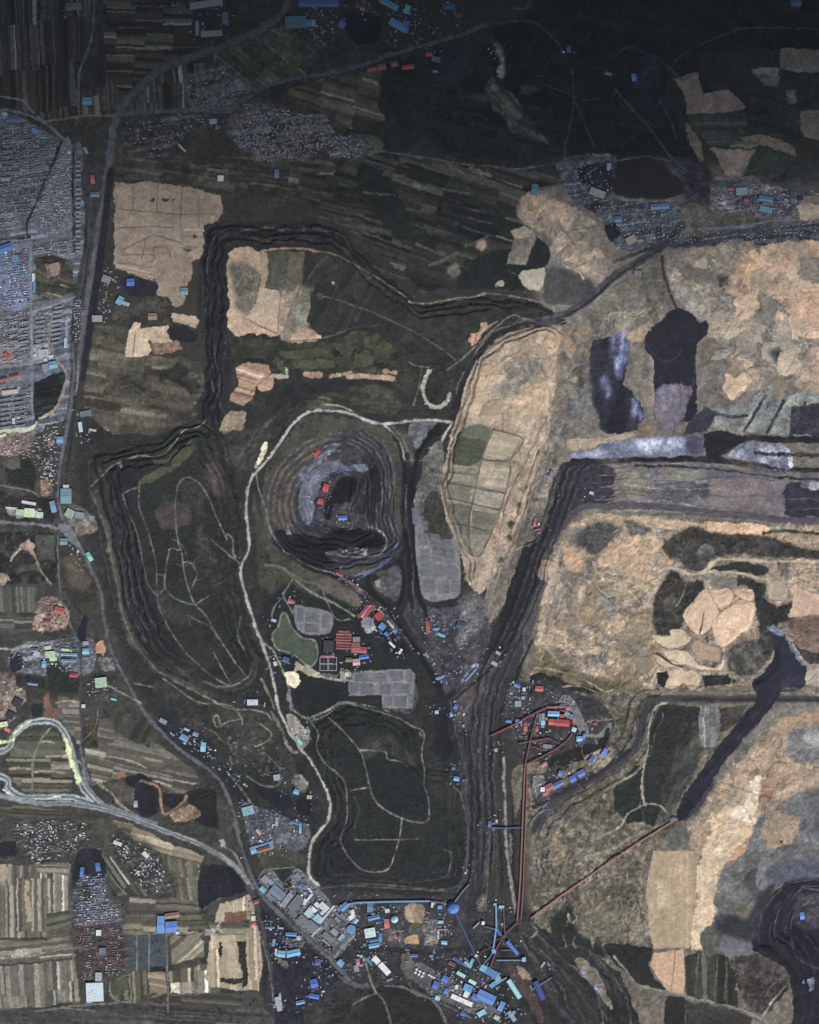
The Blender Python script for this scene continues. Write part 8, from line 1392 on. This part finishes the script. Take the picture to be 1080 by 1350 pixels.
def house_mesh(L, W, c, name='house'):
    l, w = L * P / 2, W * P / 2; h = 4.5; r = 1.6
    v = [(-l,-w,-4),(l,-w,-4),(l,w,-4),(-l,w,-4),(-l,-w,h),(l,-w,h),(l,w,h),(-l,w,h),(-l,0,h+r),(l,0,h+r)]
    f = [(0,1,5,4),(2,3,7,6),(1,2,6,9,5),(3,0,4,8,7),(4,5,9,8),(6,7,8,9)]
    return v, f
score = sorted((i for i in range(len(allh)) if allh[i][6] != 'works'), key=lambda i: -allh[i][2] * allh[i][3] * (1.5 if allh[i][5] in ('white', 'blue', 'red') else 1))
pick = set(score[:285])
_hm = {}
n_in = {}
for i in pick:
    x, y, L, W, an, col, key, where = allh[i]
    k = (col, round(L * 1.5) / 1.5, round(W * 3) / 3)
    if k not in _hm:
        v, f = house_mesh(k[1], k[2], col)
        me = bpy.data.meshes.new('house'); me.from_pydata(v, [], f); me.materials.append(WALL); me.materials.append(roof_mat(HC[col])); me.polygons.foreach_set('material_index', [0,0,0,0,1,1]); me.update()
        _hm[k] = bpy.data.objects.new('house', me)
    o = _hm[k].copy(); COLL.objects.link(o)
    o.location = (wx(x), wy(y), zat(x, y)); o.rotation_euler = (0,0,-math.radians(an))
    cn = {'grey': 'mid grey', 'pale': 'pale grey', 'dark': 'dark grey', 'blue': 'blue', 'red': 'brick red', 'white': 'white', 'tan': 'tan', 'teal': 'teal'}[col]
    o['label'] = '%s roofed house in %s' % (cn, where); o['category'] = 'house'; o['group'] = '%s roofed houses of %s' % (cn, where)
    if (x < 1 or x > 1079 or y < 1 or y > 1349): pass
# all the rest of the crowded roofs, one mass
ST_MAT, N_, L_, b_ = nodes('mixed_roofs')
at = N_.new('ShaderNodeAttribute'); at.attribute_name = 'albedo'; L_.new(at.outputs['Color'], b_.inputs['Base Color']); b_.inputs['Roughness'].default_value = .8
V, Fc, C_ = [],[],[]
for i, hh in enumerate(allh):
    if i in pick: continue
    x, y, L, W, an, col, key, where = hh
    v, f = house_mesh(L, W, col); a = -math.radians(an); ca, sa = math.cos(a), math.sin(a); z = zat(x, y); o = len(V)
    V += [(wx(x) + p[0]*ca - p[1]*sa, wy(y) + p[0]*sa + p[1]*ca, z + p[2]) for p in v]; Fc += [tuple(q + o for q in ff) for ff in f]
    c = lin(HC[col]) * (0.75 + .55 * hsh(i, 2.)); w_ = lin((140,134,126))
    C_ += [w_]*4 + [c*.85]*2 + [c]*2
    for k, ff in enumerate(f): pass
me = bpy.data.meshes.new('houses'); me.from_pydata(V, [], Fc); me.materials.append(ST_MAT)
fc = np.zeros((len(Fc),4)); fc[:, 3] = 1; k = 0
for i, hh in enumerate(allh):
    if i in pick: continue
    c = lin(HC[hh[5]]) * (0.72 + .6 * hsh(i, 2.)); w_ = lin((130,124,116))
    fc[k:k+4, :3] = w_; fc[k+4:k+6, :3] = np.clip(c, 0, .8); k += 6
lc = np.repeat(fc, [len(f) for f in Fc], axis=0).astype(np.float32)
aa = me.attributes.new('albedo', 'FLOAT_COLOR', 'CORNER'); aa.data.foreach_set('color', lc.reshape(-1))
o = bpy.data.objects.new('houses', me); COLL.objects.link(o); o['kind'] = 'stuff'; o['label'] = 'crowded small roofs filling the town and villages'
print('houses', len(allh))

# apartment blocks of the western town
def apart(x, y, L, W, an, c, lab, grp):
    B(x, y, L, W, an, c, lab, 'flat', 9, 'apartment_block', 'apartment block', grp)
k = 0
for y in (213,218.5,225,230.5,236.5,249,255,261,267,273,279,285,291,297,304,311,321,326,331):
    apart(103.2, y, 6.5,2.6,-2,(150,154,160), 'pale flat roofed block in the single column beside the railway', 'column of blocks beside the railway')
for j, y in enumerate((405,410,416,422,428,434,440,446,452)):
    apart(77 - j*.5 + (j % 2)*.6, y, 12,2.4,-10,(140,146,160), 'grey blue slab block in the slanted rows east of the depot', 'slanted slab blocks east of the depot')
for yy in range(5):
    for xx in range(2):
        apart(18 + xx*14,425 + yy*8.5,11,2.3,-10,(150,152,158), 'grey slab block in the paired rows west of the depot', 'paired slab blocks west of the depot')
for yy in range(7):
    for xx in range(2):
        apart(8 + xx*18,526 + yy*6.2 - xx*2,15,2.4,-9,(128,132,146), 'slate slab block in the southern rows of the western town', 'southern slab blocks of the western town')
for yy in range(7):
    apart(52 + (yy % 2),418 + yy*6,13,2.3,-9,(134,134,146), 'mauve grey slab block beside the long town street', 'slab blocks beside the long town street')
for yy in range(9):
    apart(10,178 + yy*7,15,2.2,-5,(118,122,134), 'slate slab block in the stacked rows west of the canal', 'stacked slab blocks west of the canal')
    if yy < 6: apart(36,178 + yy*6.5,14,2.2,-5,(112,116,130), 'dark slate slab block close to the canal', 'slab blocks close to the canal')

# ================================================================ SCRUB AND TREES (nobody could count them)
def trees():
    rr = np.random.RandomState(5)
    L_ = COL.mean(-1)
    dens = np.clip((0.06 - L_) / 0.04,0,1) * np.clip(NF[3] * .6 + NF[2] * .5 + .1,0,1.2)
    names = np.array([o[0] in ('coal_heap','coal_yard','haul_road','railway_bed','road','motorway','street','ditch','reservoir','settling_pond','town_ground','pit','ash_pond','yard') for o in OBJS])
    dens[names[IDM]] = 0
    r = rr.rand(ny, nx) < dens * .16
    jj, ii = np.nonzero(r); n = len(jj)
    x = (X0 + ii + rr.rand(n) - .5 - 540) * P; y = (675 - (Y0 + jj + rr.rand(n) - .5)) * P; z = HGT[jj, ii]
    s = 2.4 + 4.6 * rr.rand(n) ** 3; hgt = s * (1.1 + .8 * rr.rand(n))
    base = np.array([(1,0,.25),(.3,.95,.3),(-.8,.6,.22),(-.8,-.6,.3),(.3,-.95,.25),(.15,.1,1),(0,0,-.1)])
    tri = [(0,1,5),(1,2,5),(2,3,5),(3,4,5),(4,0,5)]
    v = base[None] * np.stack([s, s, hgt],-1)[:, None, :]
    th = rr.rand(n) * 6.28; c, sn = np.cos(th)[:, None], np.sin(th)[:, None]
    vx = v[..., 0]*c - v[..., 1]*sn + x[:, None]; vy = v[..., 0]*sn + v[..., 1]*c + y[:, None]; vz = v[..., 2] + z[:, None]
    co = np.stack([vx, vy, vz],-1).reshape(-1,3).astype(np.float32)
    f = (np.array(tri)[None] + (np.arange(n) * 7)[:, None, None]).reshape(-1).astype(np.int32)
    me = bpy.data.meshes.new('scrub'); me.vertices.add(len(co)); me.vertices.foreach_set('co', co.reshape(-1))
    me.loops.add(len(f)); me.loops.foreach_set('vertex_index', f); me.polygons.add(len(f)//3); me.polygons.foreach_set('loop_start', np.arange(0, len(f),3, dtype=np.int32))
    me.update(calc_edges=True)
    m, N, L, b = nodes('scrub_leaves'); b.inputs['Base Color'].default_value = (.022, .027, .022,1); b.inputs['Roughness'].default_value = .9
    me.materials.append(m)
    o = bpy.data.objects.new('scrub', me); COLL.objects.link(o); o['kind'] = 'stuff'; o['label'] = 'dark bushes and low trees scattered over heath and tips'
    print('bushes', n)
trees()

# ================================================================ labels: tell any remaining twins apart
seen = {}
for o in THINGS:
    if not o.get('group'): seen.setdefault(o['label'],[]).append(o)
for lab, os_ in seen.items():
    if len(os_) > 1: print('TWIN LABEL', lab, len(os_))

# ================================================================ LIGHT
AZ, EL = math.radians(150), math.radians(41)          # sun in the south-east
sd = np.array([math.sin(AZ)*math.cos(EL), math.cos(AZ)*math.cos(EL), math.sin(EL)])
sun = bpy.data.objects.new('sun', bpy.data.lights.new('sun', 'SUN')); COLL.objects.link(sun)
sun.data.energy = 5.0; sun.data.angle = math.radians(.53); sun.data.color = (1, .97, .93)
from mathutils import Vector
sun.rotation_euler = Vector(sd).to_track_quat('Z', 'Y').to_euler()
w = bpy.data.worlds.new('World'); SC.world = w; w.use_nodes = True
sk = w.node_tree.nodes.new('ShaderNodeTexSky'); sk.sky_type = 'NISHITA'; sk.sun_disc = False
sk.sun_elevation = EL; sk.sun_rotation = AZ; sk.air_density = 1.4; sk.dust_density = 1.5
bg = w.node_tree.nodes['Background']; w.node_tree.links.new(sk.outputs['Color'], bg.inputs['Color']); bg.inputs['Strength'].default_value = .055

# unseen vapour bank added above the camera to dim the top of the district
def added_cloud():
    ALT = 15000.0; CAMZ = 13000
    off = sd[:2] / sd[2] * ALT
    m = bpy.data.materials.new('added_cloud_vapour'); m.use_nodes = True
    N, L = m.node_tree.nodes, m.node_tree.links; N.clear()
    out = N.new('ShaderNodeOutputMaterial'); pv = N.new('ShaderNodeVolumePrincipled')
    pv.inputs['Color'].default_value = (.95, .95, .96,1); pv.inputs['Density'].default_value = .0034; pv.inputs['Anisotropy'].default_value = .3
    L.new(pv.outputs['Volume'], out.inputs['Volume'])
    nxc, nyc = 48,40; V = []; F = []
    rr = np.random.RandomState(3)
    xs = np.linspace(-9000,9000, nxc); ys = np.linspace(wy(400), wy(400) + 5200, nyc)
    XX, YY = np.meshgrid(xs, ys)
    n = fbm(XX, YY, 2600., 900,3)
    t = (YY - wy(400)) + 500 * n
    th = np.interp(t, [-300,0,400,800,1200,1600,2000,2600,4600],[2,20,90,220,400,640,820,960,1000])
    th *= 1 + .12 * fbm(XX, YY, 900., 950,3)
    ed = np.minimum(np.minimum(XX + 9000,9000 - XX) / 1500,(ys[-1] - YY) / 500); th *= np.clip(ed, .01,1)
    top = ALT + th * .7; bot = ALT - th * .3
    for Z in (top, bot): V += [(XX[j, i] + off[0], YY[j, i] + off[1], Z[j, i]) for j in range(nyc) for i in range(nxc)]
    K = nxc * nyc; g = lambda j, i: j * nxc + i
    for j in range(nyc - 1):
        for i in range(nxc - 1):
            F.append((g(j,i), g(j,i+1), g(j+1,i+1), g(j+1,i))); F.append((K+g(j,i), K+g(j+1,i), K+g(j+1,i+1), K+g(j,i+1)))
    for i in range(nxc - 1): F.append((g(0,i), K+g(0,i), K+g(0,i+1), g(0,i+1))); F.append((g(nyc-1,i), g(nyc-1,i+1), K+g(nyc-1,i+1), K+g(nyc-1,i)))
    for j in range(nyc - 1): F.append((g(j,0), g(j+1,0), K+g(j+1,0), K+g(j,0))); F.append((g(j,nxc-1), K+g(j,nxc-1), K+g(j+1,nxc-1), g(j+1,nxc-1)))
    o = mesh('added_cloud', V, F, m); o['kind'] = 'structure'; o['label'] = 'unseen vapour bank added above the camera to shade the northern edge'
added_cloud()

# thin summer haze from the ground up to just above the camera
def haze():
    m = bpy.data.materials.new('haze_air'); m.use_nodes = True
    N, L = m.node_tree.nodes, m.node_tree.links; N.clear()
    out = N.new('ShaderNodeOutputMaterial'); pv = N.new('ShaderNodeVolumePrincipled')
    pv.inputs['Color'].default_value = (.72, .84,1,1); pv.inputs['Density'].default_value = 1.5e-6
    L.new(pv.outputs['Volume'], out.inputs['Volume'])
    b = MB(); b.box(-9000,9000,-9000,9000, HGT.min() - 1,13050,0, True)
    o = b.build('haze', m); o['kind'] = 'stuff'; o['label'] = 'thin blue haze over the whole district'
haze()

# ================================================================ CAMERA
cam = bpy.data.objects.new('camera', bpy.data.cameras.new('camera')); COLL.objects.link(cam)
CZ = 13000
cam.location = (0,0, CZ); cam.rotation_euler = (0,0,0)
cam.data.sensor_fit = 'VERTICAL'; cam.data.angle = 2 * math.atan(1350 * P / 2 / (CZ - 12))
cam.data.clip_start = 100; cam.data.clip_end = 120000
SC.camera = cam
SC.view_settings.view_transform = 'Standard'; SC.view_settings.look = 'None'; SC.view_settings.gamma = 1; SC.view_settings.exposure = 0
SC.cycles.filter_width = 1.5; SC.cycles.use_denoising = True; SC.cycles.denoising_prefilter = 'ACCURATE'; SC.cycles.denoising_input_passes = 'RGB_ALBEDO_NORMAL'; SC.cycles.max_bounces = 4; SC.cycles.diffuse_bounces = 2; SC.cycles.volume_bounces = 1
